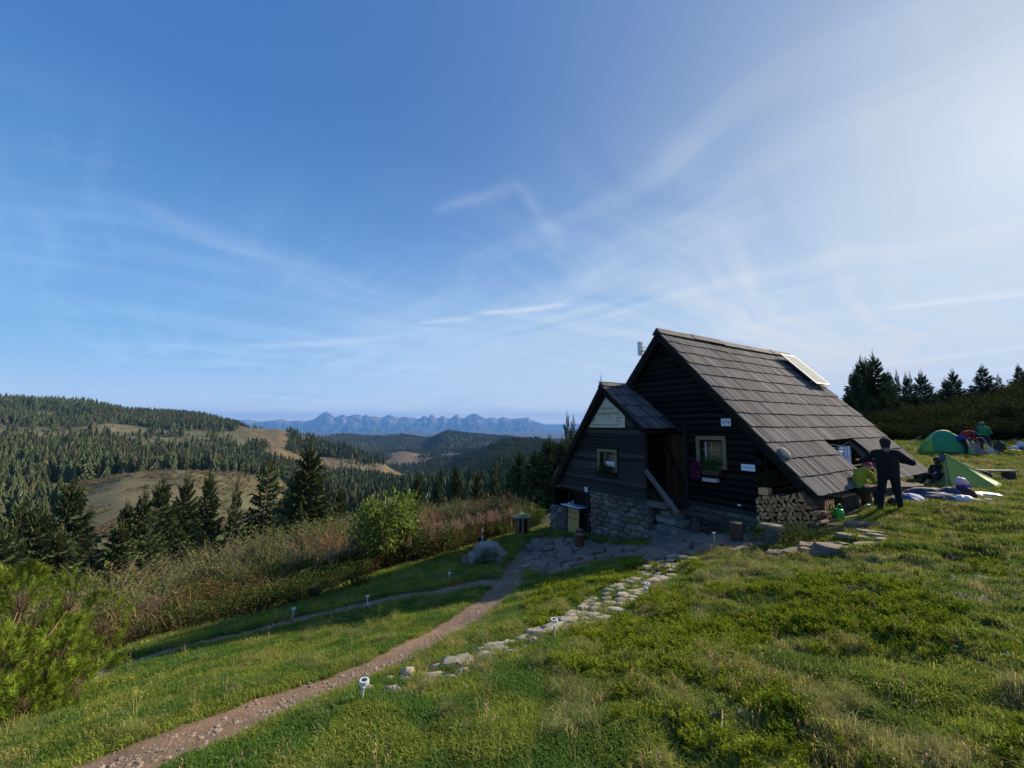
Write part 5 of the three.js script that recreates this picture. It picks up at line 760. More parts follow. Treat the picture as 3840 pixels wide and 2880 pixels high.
{ // counter tray with cup and jar
  const t = ht('counter_tray', 'pale blue tray top on the basement counter', 'tray', -3.2, -1.46, 1.10); const tm = std([0.50, 0.56, 0.72], 0.4);
  pbox('top', 0, 0.02, 0, 1.05, 0.025, 0.42, tm, t, 0, 0, 0.02); pbox('rim', 0, 0.04, 0.2, 1.05, 0.03, 0.015, tm, t, 0, 0, 0.02); pbox('cloth', 0.25, 0.04, -0.02, 0.4, 0.012, 0.2, std([0.12, 0.2, 0.42], 0.9), t); pbox('support', 0, -0.52, -0.16, 0.95, 1.04, 0.06, M.dark, t);
  const c = ht('cup', 'grey-green cup standing on the counter tray', 'cup', -3.3, -1.43, 1.06); lathe('wall', [[0.0, 0.005], [0.05, 0.005], [0.055, 0.15], [0.05, 0.15], [0.045, 0.012], [0, 0.012]], std([0.22, 0.30, 0.29], 0.4), c);
  const j = ht('jar', 'small white jar on the counter tray left of the cup', 'jar', -3.46, -1.432, 1.10); lathe('glass', [[0, 0], [0.03, 0], [0.032, 0.05], [0.02, 0.07], [0.02, 0.085], [0, 0.085]], M.white, j, 16);
}
{ // antlers
  const t = ht('antlers', 'small dark antlers mounted on the annex planks', 'antlers', -1.2, -0.66, AD + 0.03), m = std([0.05, 0.035, 0.03], 0.7); pbox('plaque', 0, 0.02, 0, 0.07, 0.10, 0.02, m, t);
  for (const k of [-1, 1]) { const a = pipe('antler', [[0, 0.04, 0.01], [k * 0.06, 0.14, 0.06], [k * 0.12, 0.25, 0.04], [k * 0.11, 0.34, 0.05]], 0.011, m, t); pipe('tine', [[k * 0.09, 0.19, 0.05], [k * 0.04, 0.26, 0.09]], 0.008, m, a, 5, 6); }
}
{ // solar panel, antenna box and a stone on the roof
  const t = ht('roof_solar_panel', 'pale solar panel raised on the far top of the roof', 'solar panel', ...rp(1.25, 0.22, -8.25)), m = new THREE.MeshPhysicalMaterial({ color: new THREE.Color().setRGB(0.22, 0.26, 0.26), roughness: 0.8, specularIntensity: 0.2 });
  const g = new THREE.Group(); g.name = 'panel'; g.rotation.set(0, 0, -PHI); t.add(g);
  pbox('glass', 0, 0.02, 0, 1.78, 0.012, 1.22, m, g); for (const [x, z, w, d] of [[0, 0.62, 1.86, 0.04], [0, -0.62, 1.86, 0.04], [0.91, 0, 0.04, 1.2], [-0.91, 0, 0.04, 1.2]]) pbox('frame', x, 0.012, z, w, 0.045, d, std([0.33, 0.38, 0.36], 0.6), g);
  for (const [x, z] of [[-0.7, 0.5], [0.7, 0.5], [-0.7, -0.5], [0.7, -0.5]]) pbox('strut', x, -0.09, z, 0.03, 0.18, 0.03, M.metal, g);
  const a = ht('antenna_box', 'slim silver antenna box on the left roof edge near the ridge', 'antenna', -0.70, 4.06, 0.06); pbox('case', 0, 0.24, 0.0, 0.10, 0.48, 0.14, std([0.55, 0.56, 0.58], 0.35, { metalness: 0.4 }), a); pbox('cover', -0.056, 0.24, 0, 0.012, 0.44, 0.10, M.white, a); pbox('bracket', 0.12, 0.25, 0, 0.2, 0.025, 0.03, M.metal, a); pbox('bracket', 0.10, 0.14, 0, 0.14, 0.05, 0.05, M.white, a);
  const r = rng(5), st = new THREE.Group(); const [x, f] = fromHouse(3.47, -0.27); const sg = thing('roof_stone', 'pale block lying on the roof shingles near the front edge', 'stone', x, 0.80 + 0.07, -f, -TH); const gg = new THREE.DodecahedronGeometry(0.16, 1), p = gg.attributes.position; for (let i = 0; i < p.count; i++) { const k = 0.8 + 0.35 * noise2(p.getX(i) * 9 + 3, p.getY(i) * 9 + p.getZ(i) * 5); p.setXYZ(i, p.getX(i) * k * 1.15, p.getY(i) * k * 0.55, p.getZ(i) * k * 0.8); } gg.computeVertexNormals(); const mm = mesh('block', gg, std([0.50, 0.40, 0.27], 0.9, { bumpMap: TX.stone, bumpScale: 0.01 }), sg); mm.rotation.z = -PHI; mm.position.set(0.02, 0.03, 0);
}
// flowers
function flowers(seed, w, h, d, n, greens, blooms, nb, sz = 0.05) { const r = rng(seed), A = new Acc(); for (let k = 0; k < n + nb; k++) { const p = [(r() + r() - 1) * w / 2, h * r() * (0.5 + 0.5 * r()), (r() + r() - 1) * d / 2], di = V3(r() - 0.5, r() - 0.2, r() - 0.5).normalize(), wv = V3(r() - 0.5, r() - 0.5, r() - 0.5).cross(di).normalize(), bl = k >= n; A.leaf(p, di.toArray(), wv.toArray(), sz * (bl ? 0.8 : 1) * (0.7 + 0.6 * r()), sz * (bl ? 0.4 : 0.25), jit(bl ? blooms[k % blooms.length] : greens[k % greens.length], r, 0.5)); } return A.geo(); }
const GR = [[0.05, 0.09, 0.025], [0.035, 0.065, 0.02], [0.07, 0.11, 0.03]];
{
  const pb = ht('petunia_basket', 'trailing magenta petunias at the left of the log wall window', 'flowers', 1.12, 0.0, -0.10); mesh('blooms', flowers(1, 0.42, 0.55, 0.24, 500, GR, [[0.46, 0.02, 0.20], [0.34, 0.015, 0.14]], 900, 0.045), leafMat, pb); pbox('pot', 0.1, 0.28, -0.02, 0.3, 0.16, 0.15, M.dark, pb);
  const gb = ht('geranium_pot', 'bushy green pot plant in the middle of the window', 'plant', 1.60, 0.18, -0.10); mesh('leaves', flowers(2, 0.66, 0.55, 0.26, 1500, [[0.055, 0.12, 0.03], [0.075, 0.15, 0.04]], [[0.2, 0.02, 0.05]], 40, 0.05), leafMat, gb); pbox('pot', 0, 0.05, 0, 0.5, 0.13, 0.16, std([0.10, 0.05, 0.04], 0.8), gb);
  const wp = ht('white_planter', 'white planter with dark pink flowers below the window', 'planter', 1.55, -0.04, -0.12); pbox('box', 0, 0.05, 0, 0.44, 0.10, 0.14, std([0.5, 0.48, 0.48], 0.6), wp); const fl = mesh('flowers', flowers(3, 0.44, 0.16, 0.16, 160, GR, [[0.26, 0.03, 0.09]], 160, 0.04), leafMat, wp); fl.position.y = 0.09;
  const hb = ht('hanging_basket', 'dark green hanging plant under the eave right of the notice', 'plant', 3.16, 0.08, 0.0); mesh('leaves', flowers(4, 0.62, 0.42, 0.35, 900, [[0.03, 0.05, 0.02], [0.045, 0.06, 0.022]], [[0.1, 0.02, 0.02]], 20, 0.045), leafMat, hb); pipe('hanger', [[0, 0.2, 0], [0, 0.5, 0], [0, 0.95, 0]], 0.006, M.black, hb, 4, 4);
  const ab = ht('window_box', 'window box of dull green plants under the annex window', 'planter', -1.45, -0.14, AD + 0.10); pbox('box', 0, 0.06, 0, 0.86, 0.13, 0.15, M.dark, ab); const af = mesh('plants', flowers(5, 0.9, 0.32, 0.2, 900, [[0.05, 0.07, 0.03], [0.065, 0.08, 0.03]], [[0.14, 0.03, 0.02]], 30, 0.05), leafMat, ab); af.position.y = 0.1;
  const sb = ht('stair_planter', 'wooden flower box with dull green plants beside the handrail', 'planter', 0.62, -0.80, 1.10); pbox('box', 0, 0.08, 0, 0.62, 0.18, 0.2, M.grey, sb); const sf = mesh('plants', flowers(6, 0.62, 0.36, 0.26, 800, [[0.045, 0.065, 0.028], [0.06, 0.08, 0.03]], [[0.3, 0.28, 0.25]], 25, 0.05), leafMat, sb); sf.position.y = 0.14;
}
// stumps, stools and benches
const endTex = dataTex(128, (u, v) => { const x = u - 0.5, y = v - 0.5, q = Math.hypot(x, y), k = 0.62 + 0.25 * Math.sin(q * 95 + 3 * tfbm(u, v, 4, 2)) * 0.5 + 0.2 * tfbm(u, v, 16, 3); return [k, k * 0.86, k * 0.62]; });
function stumpGeo(r, h, seed) { const g = new THREE.CylinderGeometry(r * 0.94, r * 1.08, h, 18, 4), p = g.attributes.position; for (let i = 0; i < p.count; i++) { const a = Math.atan2(p.getZ(i), p.getX(i)), k = 1 + 0.12 * (noise2(Math.cos(a) * 2 + seed, Math.sin(a) * 2 + 5) - 0.5); p.setX(i, p.getX(i) * k); p.setZ(i, p.getZ(i) * k); } g.translate(0, h / 2, 0); g.computeVertexNormals(); return g; }
function stump(name, label, x, f, r, h, bark, end, cat = 'stump', y) { const t = wt(name, label, cat, x, f, x); if (y !== undefined) t.position.y = y; const bm = std(bark, 0.95, { map: rep(TX.wood, 3, 1), bumpMap: rep(TX.wood, 3, 1), bumpScale: 0.015 }), em = std(end, 0.85, { map: endTex }); const o = mesh('trunk', stumpGeo(r, h + 0.05, x), [bm, em, em], t); o.position.y = -0.04; return t; }
stump('log_stool', 'short brown log stool in front of the basement door', 2.20, 13.05, 0.155, 0.38, [0.16, 0.06, 0.042], [0.32, 0.25, 0.20], 'stool');
stump('log_stool', 'second brown log stool under the welcome board', 2.33, 13.75, 0.14, 0.36, [0.15, 0.05, 0.036], [0.30, 0.22, 0.18], 'stool');
stump('log_stool', 'reddish log stool standing before the plank bench', 4.89, 8.67, 0.125, 0.44, [0.12, 0.060, 0.045], [0.40, 0.29, 0.17], 'stool');
{ const t = stump('grey_stump', 'weathered grey stump with a flat stone on top', 5.34, 8.16, 0.13, 0.36, [0.15, 0.155, 0.155], [0.2, 0.2, 0.19]); const r = rng(9), c = [[-.2, -.12], [.16, -.16], [.26, .02], [.1, .16], [-.18, .1]], [g] = cellStone(c, 0, 0.06, 0.02, r), o = mesh('flat_stone', g, M.slab[1], t); o.rotation.x = -Math.PI / 2; o.position.y = 0.34; }
{ const t = ht('plank_bench', 'rough dark plank bench along the stone plinth', 'bench', 2.45, -1.20, 1.05); const b = mesh('seat', bev(2.0, 0.09, 0.30, 0.02), woodU([0.085, 0.075, 0.07]), t); b.position.set(0, 0.42, 0); b.rotation.y = 0.05; for (const s of [-0.62, 0.78]) { const o = mesh('support', stumpGeo(0.13, 0.62, s + 3), std([0.085, 0.08, 0.078], 0.95, { map: TX.wood }), t); o.position.set(s, -0.23 + (s > 0 ? 0.06 : -0.02), 0); } }
// firewood
{
  const wm = [[0.62, 0.30, 0.11], [0.52, 0.24, 0.085], [0.70, 0.37, 0.15], [0.42, 0.195, 0.072]].map(c => std(c, 0.9, { bumpMap: TX.wood, bumpScale: 0.004 })), bm = std([0.13, 0.085, 0.06], 0.95, { map: TX.wood }), r = rng(31);
  const wedge = (a0, a1, R, L) => { const s = new THREE.Shape(), n = 7; if (a1 - a0 < 6.2) s.moveTo(0, 0); for (let k = 0; k <= n; k++) { const a = mix(a0, a1, k / n), x = Math.cos(a) * R, y = Math.sin(a) * R * 0.92; k === 0 && a1 - a0 > 6.2 ? s.moveTo(x, y) : s.lineTo(x, y); } s.closePath(); const g = new THREE.ExtrudeGeometry(s, { depth: L, bevelEnabled: true, bevelThickness: 0.003, bevelSize: 0.003, bevelSegments: 1 }); g.computeBoundingBox(); const c = g.boundingBox.getCenter(V3()); g.translate(-c.x, -c.y, -c.z); return g; };
  const gs = [wedge(0, 6.28, 0.058, 0.34), wedge(0, 3.1, 0.078, 0.34), wedge(0, 1.9, 0.10, 0.34), wedge(0.2, 3.6, 0.068, 0.34), wedge(0, 1.4, 0.115, 0.34)];
  let n = 0; const lay = (s, Y, d, ry, g, tilt) => { const [x, f] = fromHouse(s, d), o = new THREE.Mesh(gs[g], [wm[Math.floor(r() * 4)], bm]); o.castShadow = o.receiveShadow = true; o.name = numbered('firewood_log'); o.position.set(x, Y, -f); o.rotation.set(0, -TH + ry + (r() - 0.5) * 0.12, tilt, 'YXZ'); scene.add(o); tag(o, 'split firewood log in the stack under the front eave', 'firewood', 'firewood stacked under the eave'); n++; };
  for (let j = 0; j < 8; j++) for (let i = 0; i < 12 - (j > 4 ? j - 4 : 0); i++) { const s = 3.02 + i * 0.112 + (j % 2) * 0.056 + (r() - 0.5) * 0.03, Y = mix(-0.93, -0.70, i / 10) + j * 0.099 + (r() - 0.5) * 0.02; if (Y > roofY(s) - 0.20) continue; lay(s, Y, 0.10 + (r() - 0.5) * 0.06, 0, Math.floor(r() * 5), r() * 6.28); }
  for (let j = 0; j < 6; j++) for (let i = 0; i < 5; i++) { const d = -0.28 - i * 0.11, Y = -0.72 + j * 0.098; if (Y > roofY(4.2) - 0.05 + 0.2) continue; lay(4.10, Y, d, Math.PI / 2, Math.floor(r() * 5), r() * 6.28); }
  const loose = (label, x, f, ry, mt) => { const o = new THREE.Mesh(gs[2], [mt, bm]); o.castShadow = true; o.name = numbered('firewood_log'); o.position.set(x, gh(x, f) + 0.05, -f); o.rotation.set(0.2, ry, 0.4); scene.add(o); tag(o, label, 'firewood'); };
  loose('bright split log lying in front of the firewood stack', 6.95, 9.05, 0.5, std([0.5, 0.4, 0.25], 0.85)); loose('thin pale split log right of the bright one', 7.28, 8.95, 1.4, std([0.4, 0.33, 0.22], 0.85));
  const ch = ht('chopping_block', 'square-cut wood block on top of the firewood stack', 'wood block', 3.12, -0.16, 0.06); pbox('block', 0, 0.09, 0, 0.22, 0.17, 0.25, wm[2], ch, 0, 0.1, 0.03);
}
{ // watering can
  const t = wt('watering_can', 'bright green plastic watering can beside the firewood', 'watering can', 7.85, 9.50, 0.25), g = new THREE.MeshPhysicalMaterial({ color: new THREE.Color().setRGB(0.015, 0.30, 0.035), roughness: 0.35, clearcoat: 0.3 });
  lathe('body', [[0, 0], [0.105, 0], [0.115, 0.02], [0.112, 0.08], [0.116, 0.085], [0.116, 0.10], [0.11, 0.105], [0.108, 0.16], [0.112, 0.165], [0.112, 0.18], [0.105, 0.185], [0.095, 0.25], [0.06, 0.265], [0.06, 0.25], [0, 0.25]], g, t).scale.set(1, 1, 0.85);
  pipe('spout', [[-0.08, 0.06, 0], [-0.16, 0.13, 0], [-0.22, 0.23, 0], [-0.27, 0.29, 0]], 0.022, g, t, 8); cyl('rose', -0.285, 0.305, 0, 0.022, 0.05, 0.05, g, t, 14, 0, 0.9); pipe('handle', [[-0.06, 0.25, 0], [-0.05, 0.33, 0], [0.02, 0.365, 0], [0.08, 0.33, 0], [0.10, 0.24, 0], [0.11, 0.16, 0]], 0.014, g, t, 8);
}
{ // planks lying by the woodpile, benches in the roof gap
  const pl = (label, x0, f0, x1, f1, w, h, mt) => { const t = thing('loose_plank', label, 'plank', (x0 + x1) / 2, (gh(x0, f0) + gh(x1, f1)) / 2 + h / 2 + 0.01, -(f0 + f1) / 2, Math.atan2(f1 - f0, x1 - x0)), o = mesh('plank', bev(Math.hypot(x1 - x0, f1 - f0), h, w, 0.005), mt, t); o.rotation.z = Math.atan2(gh(x1, f1) - gh(x0, f0), Math.hypot(x1 - x0, f1 - f0)); return t; };
  pl('pale squared plank lying on the grass by the watering can', 7.50, 9.38, 8.30, 9.52, 0.07, 0.06, M.pale); pl('grey plank lying behind the pale squared plank', 8.28, 10.1, 8.05, 9.62, 0.12, 0.03, M.grey);
  const b = ht('eave_bench', 'wooden bench board on a log base under the eave gap', 'bench', 4.02, -0.72, -2.0); pbox('seat', 0, 0.52, 0, 0.34, 0.05, 0.95, M.pale, b); pbox('base', -0.02, 0.24, -0.05, 0.28, 0.5, 0.8, woodV([0.09, 0.06, 0.045]), b);
  const [sx, sf] = fromHouse(4.05, -2.62), [sx2, sf2] = fromHouse(4.22, -2.98); stump('post_stump', 'upright grey log under the eave beside the bench', sx, sf, 0.12, 0.62, [0.14, 0.11, 0.09], [0.3, 0.24, 0.17], 'post'); stump('seat_stump', 'short tan log the crouching person sits beside', sx2, sf2, 0.12, 0.36, [0.20, 0.14, 0.08], [0.34, 0.26, 0.16], 'stump');
  const dr = ht('drying_rack', 'pale blue curved drying rails in the dark roof gap', 'drying rack', 3.10, 0.55, -4.95), bl = std([0.35, 0.62, 0.72], 0.4); for (let k = 0; k < 4; k++) pipe('rail', [[0.02 * k, 0.46 - 0.10 * k, 0.75 - 0.1 * k], [0.05 + 0.02 * k, 0.40 - 0.10 * k, 0.1], [0.02 * k, 0.48 - 0.10 * k, -0.55 - 0.05 * k]], 0.008, bl, dr, 6); pbox('bracket', -0.1, 0.3, 0, 0.3, 0.03, 0.03, M.brown, dr); pbox('post', -0.05, 0.0, 0, 0.04, 1.2, 0.04, M.brown, dr);
  const tg = new THREE.PlaneGeometry(0.55, 0.75, 24, 8), tp = tg.attributes.position; for (let i = 0; i < tp.count; i++) tp.setZ(i, 0.03 * Math.sin(tp.getX(i) * 34) * (0.6 - tp.getY(i))); tg.computeVertexNormals();
  const tw = ht('towel', 'white and violet striped towel hanging on the drying rails', 'towel', 3.18, 0.15, -5.0, Math.PI / 2 - 0.25); const to = mesh('cloth', tg, std([1, 1, 1], 0.95, { side: THREE.DoubleSide, map: canvasTex(128, 64, (g, w, h) => { g.fillStyle = '#d9dbe6'; g.fillRect(0, 0, w, h); g.fillStyle = '#6a6cab'; for (const x of [8, 30, 38, 60, 86, 94, 116]) g.fillRect(x, 0, 6, h); }) }), tw); to.position.y = 0.40;
}
// solar path lights
{
  const spots = [[-1.08, 2.97, 'solar path light nearest the camera, by the lowest pale stones'], [0.42, 4.04, 'second solar light from the camera along the pale stones'], [1.81, 5.45, 'third solar light from the camera along the pale stones'], [4.30, 8.42, 'solar light at the terrace edge before the reddish stool'], [-1.52, 9.78, 'solar light on the lower lawn nearest the boulder heap'], [-3.02, 8.46, 'solar light in the middle of the lower lawn edge'], [-4.47, 8.27, 'solar light on the lower lawn beside the dark green bush']];
  const steel = std([0.80, 0.81, 0.82], 0.45, { metalness: 0.5 }), clear = new THREE.MeshPhysicalMaterial({ color: 0xffffff, roughness: 0.1, transmission: 0.9, thickness: 0 });
  spots.forEach(([x, f, label], i) => { const t = wt('solar_light', label, 'garden light', x, f, i, 'solar lights along the paths', -0.02), H = i === 0 ? 0.165 : i < 3 ? 0.225 : i === 3 ? 0.31 : 0.24; cyl('stake', 0, H * 0.35, 0, 0.009, 0.010, H * 0.7, steel, t, 8); cyl('lens', 0, H * 0.8, 0, 0.019, 0.026, H * 0.22, clear, t, 12); cyl('collar', 0, H * 0.69, 0, 0.012, 0.016, 0.012, steel, t, 12); cyl('cap', 0, H * 0.94, 0, 0.036, 0.034, 0.022, steel, t, 14); cyl('cell', 0, H * 0.94 + 0.0105, 0, 0.02, 0.02, 0.004, M.black, t, 12); t.rotation.z = (i % 3 - 1) * 0.12; });
}
{ // boulder heap, marker post, feeder, little stump
  const r = rng(55), rock = (R, k1) => { const g = new THREE.IcosahedronGeometry(1, 3), p = g.attributes.position; for (let i = 0; i < p.count; i++) { const x = p.getX(i), y = p.getY(i), z = p.getZ(i), k = 0.75 + 0.45 * fbm(x * 1.7 + k1, y * 1.7 + z * 2.3 + k1, 4); p.setXYZ(i, x * k * R[0], y * k * R[1], z * k * R[2]); } return toCreasedNormals(g, 0.5); };
  const put = (label, x, f, R, k, mt, dy = 0) => { const t = wt('boulder', label, 'boulder', x, f, k, null, dy); mesh('rock', rock(R, k), mt, t); };
  put('large rounded lichen-grey boulder at the fork of the paths', -0.72, 12.1, [0.50, 0.50, 0.42], 3, M.stone[4], 0.12); put('long grey boulder leaning on the left of the heap', -1.16, 11.9, [0.26, 0.30, 0.24], 7, M.stone[4], 0.08); put('small pale upright stone at the left end of the heap', -1.36, 11.75, [0.13, 0.24, 0.12], 9, M.slab[0], 0.1); put('flat reddish stone sticking out of the heap on the right', -0.30, 11.75, [0.24, 0.06, 0.15], 5, M.slab[2], 0.26); put('small tan stone low on the right of the heap', -0.36, 11.65, [0.14, 0.13, 0.12], 12, M.slab[2], 0.08); put('flat pale stone in the grass below the heap', -1.0, 11.45, [0.14, 0.05, 0.10], 15, M.slab[0], 0.0);
  bush('heap_plant', 'dark green plant growing in front of the boulder heap', -0.72, 11.58, 0.52, 0.75, lowG, leafMat, 'plant');
  for (let k = 0; k < 9; k++) { const x = 0.55 + 0.75 * r(), f = 13.2 + 1.2 * r(); put(['rounded grey stone heaped at the left end of the paving, ', ''][0] + ['front left', 'front', 'middle', 'back', 'topmost', 'rear left', 'outer', 'inner', 'rear right'][k], x, f, [0.16 + 0.08 * r(), 0.13, 0.14 + 0.06 * r()], 20 + k, M.stone[k % 4], 0.06); }
  const mp = wt('marker_post', 'red and white marker post behind the boulder heap', 'post', -1.02, 13.7); const rd = std([0.50, 0.05, 0.04], 0.6); [[0.1, 0], [0.3, 1], [0.5, 0], [0.62, 1], [0.74, 0]].forEach(([y, c], i) => cyl('band', 0, y, 0, 0.022, 0.022, i > 2 ? 0.12 : 0.2, c ? rd : M.white, mp, 10)); pbox('board', -0.08, 0.42, 0, 0.16, 0.16, 0.02, M.dark, mp, 0, 0, 0.2); pbox('board', 0.08, 0.40, 0.02, 0.14, 0.10, 0.02, M.dark, mp, 0, 0, -0.2);
  const fd = wt('log_feeder', 'hollow log hive with a mossy green cover at the lawn end', 'log hive', 0.40, 15.9, 0.3); const lb = woodV([0.22, 0.12, 0.07]); const half = new THREE.CylinderGeometry(0.24, 0.27, 0.72, 14, 1, true, 0.5, 4.6); half.translate(0, 0.36, 0); mesh('shell', half, std([0.20, 0.12, 0.075], 0.95, { map: rep(TX.wood, 4, 1), side: THREE.DoubleSide }), fd); for (const a of [-0.9, -0.2, 1.1]) cyl('stave', Math.sin(a) * 0.26, 0.35, Math.cos(a) * 0.26, 0.045, 0.04, 0.7, std([0.34, 0.24, 0.16], 0.9, { map: TX.wood }), fd, 8, 0, 0.05 * a); const cv = mesh('cover', new THREE.CylinderGeometry(0.10, 0.38, 0.13, 10), std([0.12, 0.19, 0.085], 0.9), fd); cv.position.y = 0.78; cyl('rim', 0, 0.71, 0, 0.38, 0.38, 0.02, M.grey, fd, 10);
  stump('dark_stump', 'small dark stump on the lawn edge between the low bushes', -4.95, 10.1, 0.13, 0.30, [0.035, 0.035, 0.04], [0.05, 0.05, 0.05]);
  const st = (label, x0, f0, x1, f1) => { const t = thing('dry_stick', label, 'stick', x0, gh(x0, f0) + 0.02, -f0), m = std([0.36, 0.29, 0.2], 0.9), e = [x1 - x0, gh(x1, f1) - gh(x0, f0), f0 - f1]; pipe('stem', [[0, 0, 0], [e[0] * 0.5, e[1] * 0.5 + 0.012, e[2] * 0.45], e], 0.004, m, t, 5, 8); };
  st('pale dry stick lying in the grass on the lower right', 1.93, 2.41, 2.08, 2.50); st('forked brown stick lying in the grass at the bottom', 1.12, 2.24, 1.22, 2.42); st('short twig crossing the forked brown stick', 1.10, 2.36, 1.19, 2.38);
}
// ---------------------------------------------------------------- the camp
const fabric = (c, tr = 0.3) => new THREE.MeshPhysicalMaterial({ color: new THREE.Color().setRGB(...c), roughness: 0.75, transmission: tr, thickness: 0, side: THREE.DoubleSide, bumpMap: TX.cloth, bumpScale: 0.004 });
function sheetGeo(n, m, fn) { const p = [], uv = [], idx = []; for (let j = 0; j <= m; j++) for (let i = 0; i <= n; i++) { p.push(...fn(i / n, j / m)); uv.push(i / n, j / m); } for (let j = 0; j < m; j++) for (let i = 0; i < n; i++) { const a = j * (n + 1) + i, b = a + n + 1; idx.push(a, a + 1, b, a + 1, b + 1, b); } const g = new THREE.BufferGeometry(); g.setAttribute('position', new THREE.Float32BufferAttribute(p, 3)); g.setAttribute('uv', new THREE.Float32BufferAttribute(uv, 2)); g.setIndex(idx); g.computeVertexNormals(); return g; }
{ // pyramid tent: ridgeless, one pole, six panels
  const t = wt('pyramid_tent', 'light green pyramid tent pitched on the grass', 'tent', 15.45, 13.35, 0), y0 = x => 0.02, fm = [fabric([0.30, 0.42, 0.08]), fabric([0.25, 0.37, 0.10]), fabric([0.34, 0.45, 0.10])];
  const apex = [-0.35, 1.10, -0.25], base = [[-0.95, 0.4], [0.1, 0.58], [0.35, 0.62], [1.15, 0.18], [0.7, -0.75], [-0.55, -0.85]];
  base.forEach((a, i) => { const b = base[(i + 1) % base.length], L = Math.hypot(b[0] - a[0], b[1] - a[1]); mesh('panel', sheetGeo(8, 12, (u, v) => { const k = 1 - v * 0.985, sag = 0.07 * Math.sin(u * Math.PI) * Math.sin(v * Math.PI) * Math.min(1, L), bx = mix(a[0], b[0], u), bz = mix(a[1], b[1], u), hem = 0.03 + 0.05 * Math.sin(u * Math.PI) * Math.min(1, L); return [apex[0] + (bx - apex[0]) * k - sag * (bx) * 0.35, mix(apex[1], hem, k) - sag * 0.9, apex[2] + (bz - apex[2]) * k - sag * bz * 0.35]; }), fm[i % 3], t); });
  pbox('vent', apex[0] - 0.14, 0.96, apex[2] + 0.02, 0.10, 0.24, 0.10, std([0.05, 0.07, 0.12], 0.9), t, 0, 0, -0.5); cyl('pole', apex[0], 0.54, apex[2], 0.012, 0.012, 1.06, M.metal, t, 8);
  base.forEach((a, i) => pipe('seam', [[apex[0] + (a[0] - apex[0]) * 0.015, apex[1] + 0.004, apex[2] + (a[1] - apex[2]) * 0.015], [mix(apex[0], a[0], 0.5), mix(apex[1], 0.03, 0.5) + 0.006, mix(apex[2], a[1], 0.5)], [a[0], 0.035, a[1]]], 0.007, fm[2], t, 5, 8));
  for (const [gx, gz] of [[-1.5, 0.75], [1.75, 0.3]]) pipe('guy_line', [[apex[0] + (gx > 0 ? 0.05 : -0.05), 1.0, apex[2]], [gx, 0.0, gz]], 0.003, M.white, t, 4, 2);
  for (const [x, z] of base) cyl('peg', x * 1.04, 0.02, z * 1.04, 0.006, 0.006, 0.08, M.metal, t, 6);
}
{ // dome tent, with porch panels
  const t = wt('dome_tent', 'large green dome tent at the foot of the bank', 'tent', 25.55, 23.0, -0.4), W = 1.12, H = 1.30, D = 0.55;
  const cols = [[0.16, 0.40, 0.06], [0.26, 0.45, 0.06], [0.03, 0.27, 0.13], [0.03, 0.29, 0.14], [0.06, 0.34, 0.13], [0.22, 0.42, 0.06]].map(c => fabric(c, 0.25));
  const P = (a, b) => { const e = Math.pow(Math.sin(b), 0.8), c = Math.cos(b); return [-Math.cos(a) * W * (0.35 * Math.abs(c) + 0.65) * (Math.abs(Math.cos(a)) < 0.01 ? 1 : 1), Math.sin(a) * H * e, c * D * (0.55 + 0.45 * Math.sin(a))]; };
  [[0.0, 0.5], [0.5, 0.85], [0.85, 1.4], [1.4, 2.0], [2.0, 2.5], [2.5, 3.1416]].forEach(([a0, a1], i) => mesh('panel', sheetGeo(6, 16, (u, v) => P(mix(a0, a1, u), mix(0.02, Math.PI - 0.02, v))), cols[i], t));
  mesh('roof_panel', sheetGeo(14, 4, (u, v) => { const p = P(mix(0.75, 2.35, u), mix(1.25, 1.9, v)); return [p[0], p[1] + 0.025, p[2]]; }), fabric([0.12, 0.36, 0.22], 0.25), t);
  for (const b of [0.9, 1.57, 2.2]) pipe('pole', Array.from({ length: 15 }, (_, k) => { const p = P(mix(0.03, 3.11, k / 14), b); return [p[0], p[1] + 0.012, p[2]]; }), 0.008, M.black, t, 5, 40);
  for (const [gx, gz] of [[-2.3, 0.5], [-1.9, -0.9], [2.0, 0.8]]) pipe('guy_line', [[gx * 0.45, 0.95, gz * 0.4], [gx, 0.02, gz]], 0.004, M.white, t, 4, 2);
  const wn = mesh('window', sheetGeo(4, 4, (u, v) => { const p = P(mix(0.22, 0.44, u), mix(0.7, 1.1, v)); return [p[0] * 1.01, p[1], p[2] * 1.02]; }), fabric([0.35, 0.45, 0.42], 0.3), t);
}
{ const t = wt('small_tent', 'small grey and white tent half pitched right of the dome tent', 'tent', 26.75, 22.45, -0.3), g1 = fabric([0.35, 0.37, 0.42]), g2 = fabric([0.13, 0.13, 0.17]), w = fabric([0.55, 0.60, 0.55]); const tri = (a, b, c, m) => { const A = new Acc(); A.tri(a, b, c); const g = A.geo(); g.deleteAttribute('color'); mesh('panel', g, m, t); }; tri([-0.75, 0.02, 0.3], [-0.3, 0.02, 0.4], [-0.5, 0.6, 0], g1); tri([-0.3, 0.02, 0.4], [0.25, 0.02, 0.4], [-0.5, 0.6, 0], g2); tri([0.25, 0.02, 0.4], [0.1, 0.62, -0.05], [-0.5, 0.6, 0], g2); tri([0.2, 0.02, 0.42], [0.75, 0.02, 0.3], [0.45, 0.6, 0.05], g1); tri([0.45, 0.6, 0.05], [0.75, 0.02, 0.3], [0.8, 0.02, -0.5], w); tri([-0.5, 0.6, 0], [0.1, 0.62, -0.05], [-0.2, 0.86, -0.3], w); tri([-0.5, 0.6, 0], [-0.75, 0.02, 0.3], [-0.7, 0.02, -0.6], w); pipe('pole', [[-0.1, 0.3, -0.2], [0.05, 0.85, -0.1], [0.3, 0.95, 0], [0.5, 0.5, 0.1]], 0.015, std([0.6, 0.55, 0.4], 0.5), t); }
